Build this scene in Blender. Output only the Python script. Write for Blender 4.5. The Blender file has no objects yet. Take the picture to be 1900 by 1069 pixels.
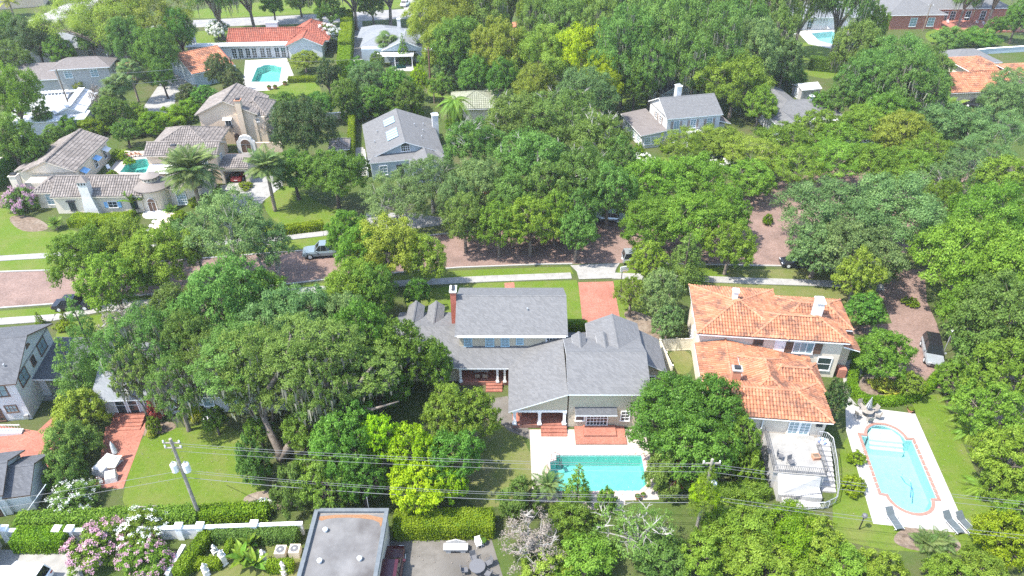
import bpy, bmesh, math, random
import numpy as np
from mathutils import Vector, Matrix

# ------------------------------------------------------------------ camera, sky, sun, exposure
SC = bpy.context.scene
COL = SC.collection
FPX, CAMH, PITCH = 1357.0, 52.0, math.radians(35)
cam = bpy.data.cameras.new('camera'); camo = bpy.data.objects.new('camera', cam); COL.objects.link(camo)
camo.location = (0, 0, CAMH); camo.rotation_euler = (math.radians(90) - PITCH, 0, 0)
cam.sensor_width = 36; cam.lens = 36 * FPX / 1900; cam.clip_end = 3000; cam.clip_start = 1
SC.camera = camo
SUN_EL, SUN_AZ = math.radians(60), math.atan2(-0.36, -0.93)      # direction towards the sun, math angle from +x
wd = bpy.data.worlds.new('World'); SC.world = wd; wd.use_nodes = True
_nt = wd.node_tree
_sky = _nt.nodes.new('ShaderNodeTexSky'); _sky.sky_type = 'NISHITA'; _sky.sun_disc = False
_sky.sun_elevation = SUN_EL; _sky.sun_rotation = math.pi / 2 - SUN_AZ; _sky.dust_density = 1.0; _sky.air_density = 1.0
_nt.links.new(_sky.outputs[0], _nt.nodes['Background'].inputs[0]); _nt.nodes['Background'].inputs[1].default_value = 0.15
sl = bpy.data.lights.new('sun', 'SUN'); sl.energy = 2.9; sl.angle = math.radians(0.6); sl.color = (1.0, 0.955, 0.88)
so = bpy.data.objects.new('sun', sl); COL.objects.link(so)
_d = Vector((math.cos(SUN_AZ) * math.cos(SUN_EL), math.sin(SUN_AZ) * math.cos(SUN_EL), math.sin(SUN_EL)))
so.rotation_euler = _d.to_track_quat('Z', 'Y').to_euler(); so.location = _d * 200
SC.view_settings.view_transform = 'Standard'; SC.view_settings.look = 'None'
SC.view_settings.gamma = 1; SC.view_settings.use_curve_mapping = False; SC.view_settings.exposure = 1.8
SC.render.engine = 'CYCLES'
SC.cycles.max_bounces = 6; SC.cycles.diffuse_bounces = 4; SC.cycles.transmission_bounces = 4; SC.cycles.transparent_max_bounces = 8
SC.cycles.use_denoising = False

# ------------------------------------------------------------------ place on the ground from the picture's own pixels (1900 wide)
def G(px, py, z=0.0):
    u = (px - 950) / FPX; v = (py - 534.5) / FPX
    c, s = math.cos(PITCH), math.sin(PITCH)
    r = (u, c - v * s, -s - v * c); t = (z - CAMH) / r[2]
    return Vector((r[0] * t, r[1] * t, z))
def depth(p):
    return p[1] * math.cos(PITCH) - (p[2] - CAMH) * math.sin(PITCH)
def mpp(p): return depth(p) / FPX

# ------------------------------------------------------------------ materials
MATS = {}
def newmat(name):
    m = bpy.data.materials.new(name); m.use_nodes = True; MATS[name] = m
    nt = m.node_tree; b = nt.nodes['Principled BSDF']; return m, nt, b
def rgb(c): return (c[0], c[1], c[2], 1)
def mat(name, c1, c2=None, scale=4.0, rough=0.8, bump=0.0, bscale=40.0, spec=0.3, metal=0.0, c3=None, scale3=0.3, amt3=0.5, coord='Object', rnd=0.0):
    if name in MATS: return MATS[name]
    m, nt, b = newmat(name); N = nt.nodes.new; Lk = nt.links.new
    b.inputs['Roughness'].default_value = rough; b.inputs['Specular IOR Level'].default_value = spec; b.inputs['Metallic'].default_value = metal
    tc = N('ShaderNodeTexCoord').outputs['Object'] if coord == 'Object' else N('ShaderNodeNewGeometry').outputs['Position']
    col = None
    if c2 is not None:
        n = N('ShaderNodeTexNoise'); n.inputs['Scale'].default_value = scale; n.inputs['Detail'].default_value = 6; n.inputs['Roughness'].default_value = 0.65
        Lk(tc, n.inputs['Vector'])
        r = N('ShaderNodeValToRGB'); r.color_ramp.elements[0].position = 0.34; r.color_ramp.elements[1].position = 0.66
        r.color_ramp.elements[0].color = rgb(c1); r.color_ramp.elements[1].color = rgb(c2)
        Lk(n.outputs['Fac'], r.inputs[0]); col = r.outputs[0]
    if c3 is not None:
        n3 = N('ShaderNodeTexNoise'); n3.inputs['Scale'].default_value = scale3; n3.inputs['Detail'].default_value = 5; Lk(tc, n3.inputs['Vector'])
        r3 = N('ShaderNodeValToRGB'); r3.color_ramp.elements[0].position = 0.48; r3.color_ramp.elements[1].position = 0.66
        r3.color_ramp.elements[0].color = (0, 0, 0, 1); r3.color_ramp.elements[1].color = (amt3,) * 3 + (1,)
        Lk(n3.outputs['Fac'], r3.inputs[0])
        mx = N('ShaderNodeMix'); mx.data_type = 'RGBA'; Lk(r3.outputs[0], mx.inputs[0])
        if col is None: mx.inputs[6].default_value = rgb(c1)
        else: Lk(col, mx.inputs[6])
        mx.inputs[7].default_value = rgb(c3); col = mx.outputs[2]
    if rnd:
        oi = N('ShaderNodeObjectInfo'); mr = N('ShaderNodeMapRange'); mr.inputs[3].default_value = 1 - rnd; mr.inputs[4].default_value = 1 + rnd
        Lk(oi.outputs['Random'], mr.inputs[0]); hs = N('ShaderNodeHueSaturation'); Lk(mr.outputs[0], hs.inputs['Value'])
        if col is None: hs.inputs['Color'].default_value = rgb(c1)
        else: Lk(col, hs.inputs['Color'])
        col = hs.outputs[0]
    if col is None: b.inputs['Base Color'].default_value = rgb(c1)
    else: Lk(col, b.inputs['Base Color'])
    if bump:
        nb = N('ShaderNodeTexNoise'); nb.inputs['Scale'].default_value = bscale; nb.inputs['Detail'].default_value = 4; Lk(tc, nb.inputs['Vector'])
        bp = N('ShaderNodeBump'); bp.inputs['Strength'].default_value = bump; bp.inputs['Distance'].default_value = 0.05
        Lk(nb.outputs['Fac'], bp.inputs['Height']); Lk(bp.outputs[0], b.inputs['Normal'])
    return m

def brickmat(name, c1, c2, mortar, bw, bh, c3=None, rough=0.85):
    """paving of small bricks laid on the ground plane"""
    m, nt, b = newmat(name); N = nt.nodes.new; Lk = nt.links.new
    g = N('ShaderNodeNewGeometry'); t = N('ShaderNodeTexBrick'); Lk(g.outputs['Position'], t.inputs['Vector'])
    t.inputs['Scale'].default_value = 1.0; t.inputs['Brick Width'].default_value = bw; t.inputs['Row Height'].default_value = bh
    t.inputs['Mortar Size'].default_value = 0.012; t.inputs['Color1'].default_value = rgb(c1); t.inputs['Color2'].default_value = rgb(c2); t.inputs['Mortar'].default_value = rgb(mortar)
    n = N('ShaderNodeTexNoise'); n.inputs['Scale'].default_value = 0.35; n.inputs['Detail'].default_value = 7; n.inputs['Roughness'].default_value = 0.7; Lk(g.outputs['Position'], n.inputs['Vector'])
    mr = N('ShaderNodeMapRange'); mr.inputs[1].default_value = 0.3; mr.inputs[2].default_value = 0.7; mr.inputs[3].default_value = 0.75; mr.inputs[4].default_value = 1.25; Lk(n.outputs['Fac'], mr.inputs[0])
    n2 = N('ShaderNodeTexNoise'); n2.inputs['Scale'].default_value = 6; n2.inputs['Detail'].default_value = 3; Lk(g.outputs['Position'], n2.inputs['Vector'])
    mr2 = N('ShaderNodeMapRange'); mr2.inputs[1].default_value = 0.3; mr2.inputs[2].default_value = 0.7; mr2.inputs[3].default_value = 0.8; mr2.inputs[4].default_value = 1.2; Lk(n2.outputs['Fac'], mr2.inputs[0])
    mu = N('ShaderNodeMath'); mu.operation = 'MULTIPLY'; Lk(mr.outputs[0], mu.inputs[0]); Lk(mr2.outputs[0], mu.inputs[1])
    hs = N('ShaderNodeHueSaturation'); Lk(mu.outputs[0], hs.inputs['Value']); Lk(t.outputs['Color'], hs.inputs['Color'])
    Lk(hs.outputs[0], b.inputs['Base Color']); b.inputs['Roughness'].default_value = rough; b.inputs['Specular IOR Level'].default_value = 0.2
    return m

def shinglemat(name, c1, c2, course=0.11, streak=0.25):
    """asphalt shingle: courses follow height, each tab a slightly different grey, pale and dark weathering"""
    m, nt, b = newmat(name); N = nt.nodes.new; Lk = nt.links.new
    tc = N('ShaderNodeTexCoord')
    sx = N('ShaderNodeSeparateXYZ'); Lk(tc.outputs['Object'], sx.inputs[0])
    def math_(op, a, v=None):
        q = N('ShaderNodeMath'); q.operation = op
        Lk(a, q.inputs[0])
        if v is not None:
            if isinstance(v, (int, float)): q.inputs[1].default_value = v
            else: Lk(v, q.inputs[1])
        return q.outputs[0]
    row = math_('FLOOR', math_('DIVIDE', sx.outputs['Z'], course))
    u = math_('FLOOR', math_('DIVIDE', math_('ADD', math_('ADD', sx.outputs['X'], sx.outputs['Y']), math_('MULTIPLY', row, 1.37)), 0.2))
    cb = N('ShaderNodeCombineXYZ'); Lk(u, cb.inputs[0]); Lk(row, cb.inputs[1])
    wn = N('ShaderNodeTexWhiteNoise'); Lk(cb.outputs[0], wn.inputs['Vector'])
    n = N('ShaderNodeTexNoise'); n.inputs['Scale'].default_value = 1.1; n.inputs['Detail'].default_value = 9; n.inputs['Roughness'].default_value = 0.8; Lk(tc.outputs['Object'], n.inputs['Vector'])
    mixf = math_('ADD', math_('MULTIPLY', wn.outputs['Value'], 0.42), math_('MULTIPLY', n.outputs['Fac'], 0.22))
    r = N('ShaderNodeValToRGB'); r.color_ramp.elements[0].position = 0.05; r.color_ramp.elements[1].position = 0.62
    r.color_ramp.elements[0].color = rgb(c1); r.color_ramp.elements[1].color = rgb(c2); Lk(mixf, r.inputs[0])
    Lk(r.outputs[0], b.inputs['Base Color']); b.inputs['Roughness'].default_value = 0.9; b.inputs['Specular IOR Level'].default_value = 0.25
    fr = math_('FRACT', math_('DIVIDE', sx.outputs['Z'], course))
    bp = N('ShaderNodeBump'); bp.inputs['Strength'].default_value = 0.5; bp.inputs['Distance'].default_value = 0.02
    Lk(math_('ADD', math_('MULTIPLY', fr, -1.0), wn.outputs['Value']), bp.inputs['Height']); Lk(bp.outputs[0], b.inputs['Normal'])
    return m

def tilemat(name, base, dark, pale, lichen, dirt=0.45):
    """fired clay tile: every tile its own shade, black lichen in blotches"""
    m, nt, b = newmat(name); N = nt.nodes.new; Lk = nt.links.new
    g = N('ShaderNodeNewGeometry'); tc = N('ShaderNodeTexCoord')
    r = N('ShaderNodeValToRGB'); e = r.color_ramp.elements; e[0].color = rgb(dark); e[1].color = rgb(pale); e[0].position = 0.0; e[1].position = 1.0
    q = e.new(0.5); q.color = rgb(base); Lk(g.outputs['Random Per Island'], r.inputs[0])
    mp = N('ShaderNodeMapping'); mp.inputs['Scale'].default_value = (1, 1, 0.45); Lk(tc.outputs['Object'], mp.inputs[0])
    n = N('ShaderNodeTexNoise'); n.inputs['Scale'].default_value = 0.7; n.inputs['Detail'].default_value = 8; n.inputs['Roughness'].default_value = 0.78; Lk(mp.outputs[0], n.inputs['Vector'])
    r2 = N('ShaderNodeValToRGB'); r2.color_ramp.elements[0].position = 0.47; r2.color_ramp.elements[1].position = 0.6
    r2.color_ramp.elements[0].color = (0, 0, 0, 1); r2.color_ramp.elements[1].color = (dirt,) * 3 + (1,); Lk(n.outputs['Fac'], r2.inputs[0])
    mx = N('ShaderNodeMix'); mx.data_type = 'RGBA'; Lk(r2.outputs[0], mx.inputs[0]); Lk(r.outputs[0], mx.inputs[6]); mx.inputs[7].default_value = rgb(lichen)
    Lk(mx.outputs[2], b.inputs['Base Color']); b.inputs['Roughness'].default_value = 0.8; b.inputs['Specular IOR Level'].default_value = 0.25
    return m

def leafmat(name, dark, mid, light, trans=0.45, gloss=0.12, var=0.16, hue=0.02):
    m, nt, b = newmat(name); N = nt.nodes.new; Lk = nt.links.new
    g = N('ShaderNodeNewGeometry'); at = N('ShaderNodeAttribute'); at.attribute_name = 'tint'; oi = N('ShaderNodeObjectInfo')
    r = N('ShaderNodeValToRGB'); e = r.color_ramp.elements; e[0].color = rgb(dark); e[1].color = rgb(light); e[0].position = 0.08; e[1].position = 0.95
    q = e.new(0.5); q.color = rgb(mid)
    ad = N('ShaderNodeMath'); ad.operation = 'MULTIPLY_ADD'; Lk(g.outputs['Random Per Island'], ad.inputs[0]); ad.inputs[1].default_value = 0.45
    sc = N('ShaderNodeMath'); sc.operation = 'MULTIPLY'; Lk(at.outputs['Fac'], sc.inputs[0]); sc.inputs[1].default_value = 0.55
    Lk(sc.outputs[0], ad.inputs[2]); Lk(ad.outputs[0], r.inputs[0])
    hs = N('ShaderNodeHueSaturation'); Lk(r.outputs[0], hs.inputs['Color'])
    mr = N('ShaderNodeMapRange'); mr.inputs[3].default_value = 1 - var; mr.inputs[4].default_value = 1 + var; Lk(oi.outputs['Random'], mr.inputs[0]); Lk(mr.outputs[0], hs.inputs['Value'])
    m7 = N('ShaderNodeMath'); m7.operation = 'MULTIPLY'; m7.inputs[1].default_value = 7.31; Lk(oi.outputs['Random'], m7.inputs[0])
    fr = N('ShaderNodeMath'); fr.operation = 'FRACT'; Lk(m7.outputs[0], fr.inputs[0])
    mh = N('ShaderNodeMapRange'); mh.inputs[3].default_value = 0.5 - hue; mh.inputs[4].default_value = 0.5 + hue; Lk(fr.outputs[0], mh.inputs[0]); Lk(mh.outputs[0], hs.inputs['Hue'])
    Lk(hs.outputs[0], b.inputs['Base Color']); b.inputs['Roughness'].default_value = 0.42; b.inputs['Specular IOR Level'].default_value = gloss
    tr = N('ShaderNodeBsdfTranslucent'); Lk(hs.outputs[0], tr.inputs['Color'])
    ms = N('ShaderNodeMixShader'); ms.inputs[0].default_value = trans
    out = nt.nodes['Material Output']; Lk(b.outputs[0], ms.inputs[1]); Lk(tr.outputs[0], ms.inputs[2]); Lk(ms.outputs[0], out.inputs[0])
    return m

def watermat(name, tint, refl=1.0):
    m, nt, b = newmat(name); N = nt.nodes.new; Lk = nt.links.new
    nt.nodes.remove(b)
    t = N('ShaderNodeBsdfTransparent'); t.inputs[0].default_value = rgb(tint)
    gl = N('ShaderNodeBsdfGlossy'); gl.inputs['Roughness'].default_value = 0.04
    n = N('ShaderNodeTexNoise'); n.inputs['Scale'].default_value = 2.2; n.inputs['Detail'].default_value = 3; g = N('ShaderNodeNewGeometry'); Lk(g.outputs['Position'], n.inputs['Vector'])
    bp = N('ShaderNodeBump'); bp.inputs['Strength'].default_value = 0.35; bp.inputs['Distance'].default_value = 0.08; Lk(n.outputs['Fac'], bp.inputs['Height'])
    Lk(bp.outputs[0], gl.inputs['Normal'])
    f = N('ShaderNodeFresnel'); f.inputs[0].default_value = 1.33; Lk(bp.outputs[0], f.inputs['Normal'])
    ms = N('ShaderNodeMixShader'); Lk(f.outputs[0], ms.inputs[0]); Lk(t.outputs[0], ms.inputs[1]); Lk(gl.outputs[0], ms.inputs[2])
    Lk(ms.outputs[0], nt.nodes['Material Output'].inputs[0]); return m

def glassmat(name, c, rough=0.05):
    m, nt, b = newmat(name); b.inputs['Base Color'].default_value = rgb(c); b.inputs['Roughness'].default_value = rough; b.inputs['Specular IOR Level'].default_value = 0.8
    return m

def grassmat(name, a, b2, dry, dryamt=0.35, sc=0.25):
    """turf: fine blade-scale speckle, mower-width drift, dry patches"""
    m, nt, b = newmat(name); N = nt.nodes.new; Lk = nt.links.new
    g = N('ShaderNodeNewGeometry')
    n = N('ShaderNodeTexNoise'); n.inputs['Scale'].default_value = 3.0; n.inputs['Detail'].default_value = 9; n.inputs['Roughness'].default_value = 0.8; Lk(g.outputs['Position'], n.inputs['Vector'])
    r = N('ShaderNodeValToRGB'); r.color_ramp.elements[0].position = 0.32; r.color_ramp.elements[1].position = 0.68
    r.color_ramp.elements[0].color = rgb(a); r.color_ramp.elements[1].color = rgb(b2); Lk(n.outputs['Fac'], r.inputs[0])
    n2 = N('ShaderNodeTexNoise'); n2.inputs['Scale'].default_value = sc; n2.inputs['Detail'].default_value = 10; n2.inputs['Roughness'].default_value = 0.72; Lk(g.outputs['Position'], n2.inputs['Vector'])
    r2 = N('ShaderNodeValToRGB'); r2.color_ramp.elements[0].position = 0.44; r2.color_ramp.elements[1].position = 0.72
    r2.color_ramp.elements[0].color = (0, 0, 0, 1); r2.color_ramp.elements[1].color = (dryamt,) * 3 + (1,); Lk(n2.outputs['Fac'], r2.inputs[0])
    mx = N('ShaderNodeMix'); mx.data_type = 'RGBA'; Lk(r2.outputs[0], mx.inputs[0]); Lk(r.outputs[0], mx.inputs[6]); mx.inputs[7].default_value = rgb(dry)
    Lk(mx.outputs[2], b.inputs['Base Color']); b.inputs['Roughness'].default_value = 0.9; b.inputs['Specular IOR Level'].default_value = 0.1
    n3 = N('ShaderNodeTexNoise'); n3.inputs['Scale'].default_value = 14; n3.inputs['Detail'].default_value = 3; Lk(g.outputs['Position'], n3.inputs['Vector'])
    bp = N('ShaderNodeBump'); bp.inputs['Strength'].default_value = 0.7; bp.inputs['Distance'].default_value = 0.08; Lk(n3.outputs['Fac'], bp.inputs['Height']); Lk(bp.outputs[0], b.inputs['Normal'])
    return m

grassmat('lawn_grass', (0.069, 0.115, 0.013), (0.110, 0.170, 0.017), (0.175, 0.156, 0.064), 0.6)
grassmat('dry_grass', (0.086, 0.112, 0.026), (0.129, 0.146, 0.039), (0.189, 0.155, 0.086), 0.7, 0.3)
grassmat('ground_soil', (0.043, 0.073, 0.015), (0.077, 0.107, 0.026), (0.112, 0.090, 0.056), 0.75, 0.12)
mat('mulch', (0.11, 0.08, 0.055), (0.22, 0.17, 0.13), 2.5, 0.95, 0.6, 18, 0.1, c3=(0.3, 0.27, 0.22), amt3=0.4, coord='World')
brickmat('road_brick', (0.185, 0.118, 0.095), (0.235, 0.158, 0.132), (0.15, 0.112, 0.094), 0.22, 0.1)
brickmat('patio_brick', (0.293, 0.103, 0.067), (0.339, 0.132, 0.091), (0.246, 0.129, 0.099), 0.22, 0.1)
brickmat('asphalt_road', (0.222, 0.215, 0.207), (0.252, 0.244, 0.237), (0.222, 0.222, 0.215), 2.0, 2.0)
mat('concrete', (0.246, 0.240, 0.223), (0.322, 0.310, 0.287), 1.2, 0.9, 0.2, 30, 0.2, c3=(0.176, 0.170, 0.158), scale3=0.8, amt3=0.35, coord='World')
mat('pool_deck', (0.363, 0.348, 0.320), (0.420, 0.403, 0.375), 0.9, 0.85, 0.15, 40, 0.2, c3=(0.304, 0.281, 0.253), scale3=0.5, amt3=0.3, coord='World')
mat('tan_deck', (0.393, 0.342, 0.291), (0.451, 0.400, 0.350), 0.9, 0.85, 0.15, 40, 0.2, c3=(0.305, 0.262, 0.226), scale3=0.5, amt3=0.4, coord='World')
mat('old_concrete', (0.110, 0.101, 0.087), (0.174, 0.161, 0.142), 0.7, 0.9, 0.3, 20, 0.2, c3=(0.060, 0.055, 0.050), scale3=0.35, amt3=0.6, coord='World')
mat('grey_paving', (0.222, 0.215, 0.207), (0.296, 0.281, 0.266), 2.0, 0.9, 0.2, 30, 0.2, c3=(0.148, 0.141, 0.133), scale3=0.5, amt3=0.5, coord='World')
mat('kerb_stone', (0.305, 0.299, 0.280), (0.369, 0.356, 0.331), 2.0, 0.9)
watermat('pool_water', (0.47, 0.77, 0.73))
watermat('pool_water_pale', (0.57, 0.79, 0.80))
mat('pool_plaster', (0.36, 0.56, 0.54), (0.46, 0.66, 0.63), 3.0, 0.8, 0.0, coord='World')
mat('pool_plaster_pale', (0.46, 0.6, 0.6), (0.55, 0.68, 0.67), 3.0, 0.8, 0.0, coord='World')
mat('coping_brick', (0.27, 0.14, 0.11), (0.34, 0.19, 0.15), 6, 0.85, coord='World', rnd=0.12)
mat('coping_pink', (0.5, 0.33, 0.3), (0.58, 0.42, 0.38), 6, 0.85, coord='World', rnd=0.08)
shinglemat('shingle_grey', (0.112, 0.112, 0.112), (0.158, 0.157, 0.156))
shinglemat('shingle_dark', (0.075, 0.078, 0.085), (0.115, 0.118, 0.125))
shinglemat('shingle_taupe', (0.127, 0.112, 0.105), (0.178, 0.159, 0.150))
shinglemat('shingle_pale', (0.158, 0.170, 0.181), (0.217, 0.229, 0.240))
tilemat('tile_orange', (0.40, 0.168, 0.09), (0.35, 0.138, 0.07), (0.45, 0.21, 0.12), (0.085, 0.058, 0.046), 0.75)
tilemat('tile_cap', (0.44, 0.19, 0.105), (0.41, 0.17, 0.09), (0.47, 0.22, 0.13), (0.15, 0.09, 0.06), 0.5)
tilemat('tile_red', (0.293, 0.087, 0.055), (0.246, 0.071, 0.047), (0.328, 0.117, 0.076), (0.117, 0.059, 0.047), 0.4)
tilemat('tile_grey', (0.2, 0.174, 0.154), (0.16, 0.139, 0.123), (0.245, 0.214, 0.19), (0.1, 0.086, 0.076), 0.4)
tilemat('tile_olive', (0.229, 0.236, 0.165), (0.197, 0.204, 0.140), (0.267, 0.273, 0.204), (0.159, 0.159, 0.114), 0.3)
tilemat('tile_white', (0.523, 0.530, 0.538), (0.459, 0.475, 0.483), (0.569, 0.578, 0.585), (0.396, 0.396, 0.396), 0.3)
mat('wall_cream', (0.451, 0.394, 0.287), (0.492, 0.435, 0.328), 1.5, 0.85, 0.02, 20)
mat('wall_white', (0.538, 0.538, 0.530), (0.602, 0.602, 0.593), 1.2, 0.85, 0.02, 20, c3=(0.435, 0.427, 0.404), amt3=0.3)
mat('wall_stucco', (0.58, 0.45, 0.32), (0.64, 0.51, 0.38), 1.2, 0.9, 0.02, 14, c3=(0.48, 0.36, 0.25), amt3=0.35)
mat('wall_offwhite', (0.6, 0.52, 0.42), (0.68, 0.6, 0.49), 1.2, 0.9, 0.02, 14, c3=(0.46, 0.39, 0.3), amt3=0.35)
mat('wall_grey', (0.36, 0.35, 0.34), (0.42, 0.41, 0.4), 1.2, 0.9, 0.02, 20)
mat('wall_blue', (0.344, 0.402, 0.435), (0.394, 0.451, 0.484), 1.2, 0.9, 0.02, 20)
mat('wall_brick', (0.34, 0.13, 0.09), (0.42, 0.18, 0.13), 5, 0.9, 0.2, 14)
mat('chimney_brick', (0.36, 0.10, 0.07), (0.45, 0.15, 0.1), 6, 0.9, 0.3, 16)
mat('wall_tower', (0.4, 0.4, 0.39), (0.48, 0.47, 0.46), 0.8, 0.9, 0.02, 14, c3=(0.3, 0.29, 0.28), amt3=0.5)
mat('white_paint', (0.78, 0.78, 0.77), (0.84, 0.84, 0.83), 3, 0.6)
mat('cream_vinyl', (0.68, 0.63, 0.5), (0.72, 0.67, 0.55), 1.0, 0.6)
mat('dark_trim', (0.05, 0.05, 0.055), None, rough=0.6)
mat('brown_trim', (0.13, 0.08, 0.055), None, rough=0.6)
mat('blue_trim', (0.35, 0.52, 0.6), None, rough=0.6)
mat('shutter_blue', (0.2, 0.4, 0.62), None, rough=0.6)
mat('shutter_tan', (0.33, 0.27, 0.23), None, rough=0.7)
mat('wood', (0.2, 0.13, 0.08), (0.28, 0.19, 0.12), 5, 0.8)
mat('weathered_wood', (0.2, 0.18, 0.15), (0.32, 0.29, 0.25), 4, 0.9, 0.3, 12)
mat('pole_wood', (0.17, 0.13, 0.1), (0.26, 0.21, 0.16), 3, 0.9, 0.3, 12)
mat('pole_wood_brown', (0.13, 0.07, 0.045), (0.2, 0.12, 0.08), 3, 0.9, 0.3, 12)
mat('metal_grey', (0.42, 0.43, 0.44), (0.5, 0.5, 0.5), 2, 0.45, metal=0.5)
mat('metal_light', (0.62, 0.64, 0.65), (0.68, 0.7, 0.7), 2, 0.4)
mat('black_metal', (0.03, 0.03, 0.032), None, rough=0.5)
mat('iron_rail', (0.12, 0.12, 0.125), None, rough=0.5)
mat('cable', (0.17, 0.175, 0.18), None, rough=0.5)
mat('cable_dark', (0.12, 0.12, 0.12), None, rough=0.6)
mat('membrane', (0.12, 0.117, 0.115), (0.175, 0.17, 0.165), 0.5, 0.85, 0.05, 20, c3=(0.06, 0.053, 0.05), scale3=0.3, amt3=0.75, coord='World')
mat('membrane_light', (0.552, 0.552, 0.543), (0.626, 0.626, 0.607), 0.6, 0.8)
mat('parapet_grey', (0.1, 0.115, 0.125), (0.14, 0.155, 0.165), 2, 0.8)
mat('terracotta', (0.42, 0.19, 0.11), (0.5, 0.25, 0.16), 5, 0.85)
mat('fabric_grey', (0.07, 0.09, 0.095), (0.1, 0.12, 0.13), 6, 0.9)
mat('fabric_cover', (0.48, 0.48, 0.47), (0.58, 0.57, 0.56), 2.5, 0.8, 0.5, 5)
mat('fabric_blue', (0.08, 0.15, 0.5), (0.3, 0.38, 0.7), 6, 0.7)
mat('stone_white', (0.6, 0.58, 0.55), (0.7, 0.68, 0.65), 4, 0.9, 0.3, 20)
mat('stone_grey', (0.32, 0.31, 0.29), (0.42, 0.4, 0.38), 4, 0.9, 0.4, 14)
mat('stone_path', (0.62, 0.48, 0.37), (0.72, 0.6, 0.48), 3, 0.9, 0.2, 20, rnd=0.12)
mat('bark', (0.13, 0.105, 0.085), (0.24, 0.2, 0.165), 3, 0.95, 0.6, 8)
mat('bark_pale', (0.24, 0.225, 0.2), (0.34, 0.32, 0.29), 3, 0.9, 0.3, 8)
mat('bark_dark', (0.07, 0.055, 0.045), (0.12, 0.095, 0.08), 3, 0.95, 0.6, 8)
mat('palm_bark', (0.2, 0.15, 0.11), (0.33, 0.26, 0.2), 5, 0.95, 0.6, 10)
mat('rubber', (0.02, 0.02, 0.02), None, rough=0.8)
mat('car_silver', (0.42, 0.45, 0.47), None, rough=0.25, spec=0.6, metal=0.5)
mat('car_pale', (0.2, 0.25, 0.275), None, rough=0.25, spec=0.6, metal=0.2)
mat('car_white', (0.78, 0.79, 0.79), None, rough=0.22, spec=0.6)
mat('car_black', (0.015, 0.015, 0.017), None, rough=0.2, spec=0.6)
mat('car_red', (0.4, 0.03, 0.03), None, rough=0.25, spec=0.6)
mat('car_maroon', (0.05, 0.008, 0.014), None, rough=0.25, spec=0.6)
mat('yellow_vinyl', (0.62, 0.68, 0.05), None, rough=0.6)
mat('leaf_litter', (0.2, 0.1, 0.05), (0.28, 0.16, 0.085), 7, 0.95, coord='World')
glassmat('glass_dark', (0.03, 0.045, 0.05)); glassmat('glass_blue', (0.2, 0.29, 0.32)); glassmat('glass_car', (0.015, 0.018, 0.02), 0.03)
glassmat('solar_glass', (0.25, 0.36, 0.45), 0.1); glassmat('lens_red', (0.35, 0.02, 0.02), 0.2); glassmat('lens_clear', (0.6, 0.62, 0.63), 0.15)
leafmat('leaf_oak', (0.085, 0.155, 0.028), (0.155, 0.265, 0.05), (0.24, 0.36, 0.085))
leafmat('leaf_fresh', (0.1, 0.182, 0.018), (0.18, 0.3, 0.032), (0.285, 0.41, 0.058))
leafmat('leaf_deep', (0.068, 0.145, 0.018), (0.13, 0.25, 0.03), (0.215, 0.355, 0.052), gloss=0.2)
leafmat('leaf_yellow', (0.21, 0.34, 0.01), (0.34, 0.5, 0.016), (0.47, 0.61, 0.03))
leafmat('leaf_olive', (0.15, 0.215, 0.025), (0.25, 0.34, 0.04), (0.37, 0.46, 0.08))
leafmat('leaf_blue', (0.085, 0.155, 0.048), (0.16, 0.265, 0.08), (0.26, 0.37, 0.125))
leafmat('leaf_magnolia', (0.049, 0.085, 0.022), (0.091, 0.152, 0.037), (0.195, 0.183, 0.073), gloss=0.25)
leafmat('leaf_dry', (0.19, 0.16, 0.125), (0.25, 0.215, 0.175), (0.31, 0.275, 0.23), trans=0.1, gloss=0.1)
leafmat('leaf_palm', (0.061, 0.104, 0.024), (0.110, 0.171, 0.043), (0.195, 0.256, 0.085), trans=0.2)
leafmat('leaf_palm_bright', (0.091, 0.171, 0.015), (0.159, 0.268, 0.030), (0.244, 0.366, 0.061), trans=0.25)
leafmat('leaf_hedge', (0.1, 0.18, 0.008), (0.19, 0.3, 0.014), (0.29, 0.4, 0.03))
leafmat('leaf_gold', (0.3, 0.34, 0.03), (0.45, 0.48, 0.06), (0.58, 0.58, 0.12))
leafmat('petal_white', (0.6, 0.62, 0.55), (0.72, 0.72, 0.68), (0.82, 0.8, 0.76), trans=0.15)
leafmat('petal_pink', (0.42, 0.2, 0.3), (0.5, 0.29, 0.38), (0.56, 0.38, 0.45), trans=0.15)
leafmat('petal_red', (0.3, 0.06, 0.05), (0.4, 0.1, 0.08), (0.46, 0.16, 0.1), trans=0.15)
leafmat('moss_grey', (0.13, 0.14, 0.10), (0.2, 0.2, 0.15), (0.28, 0.27, 0.2), trans=0.15, gloss=0.05)

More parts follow.
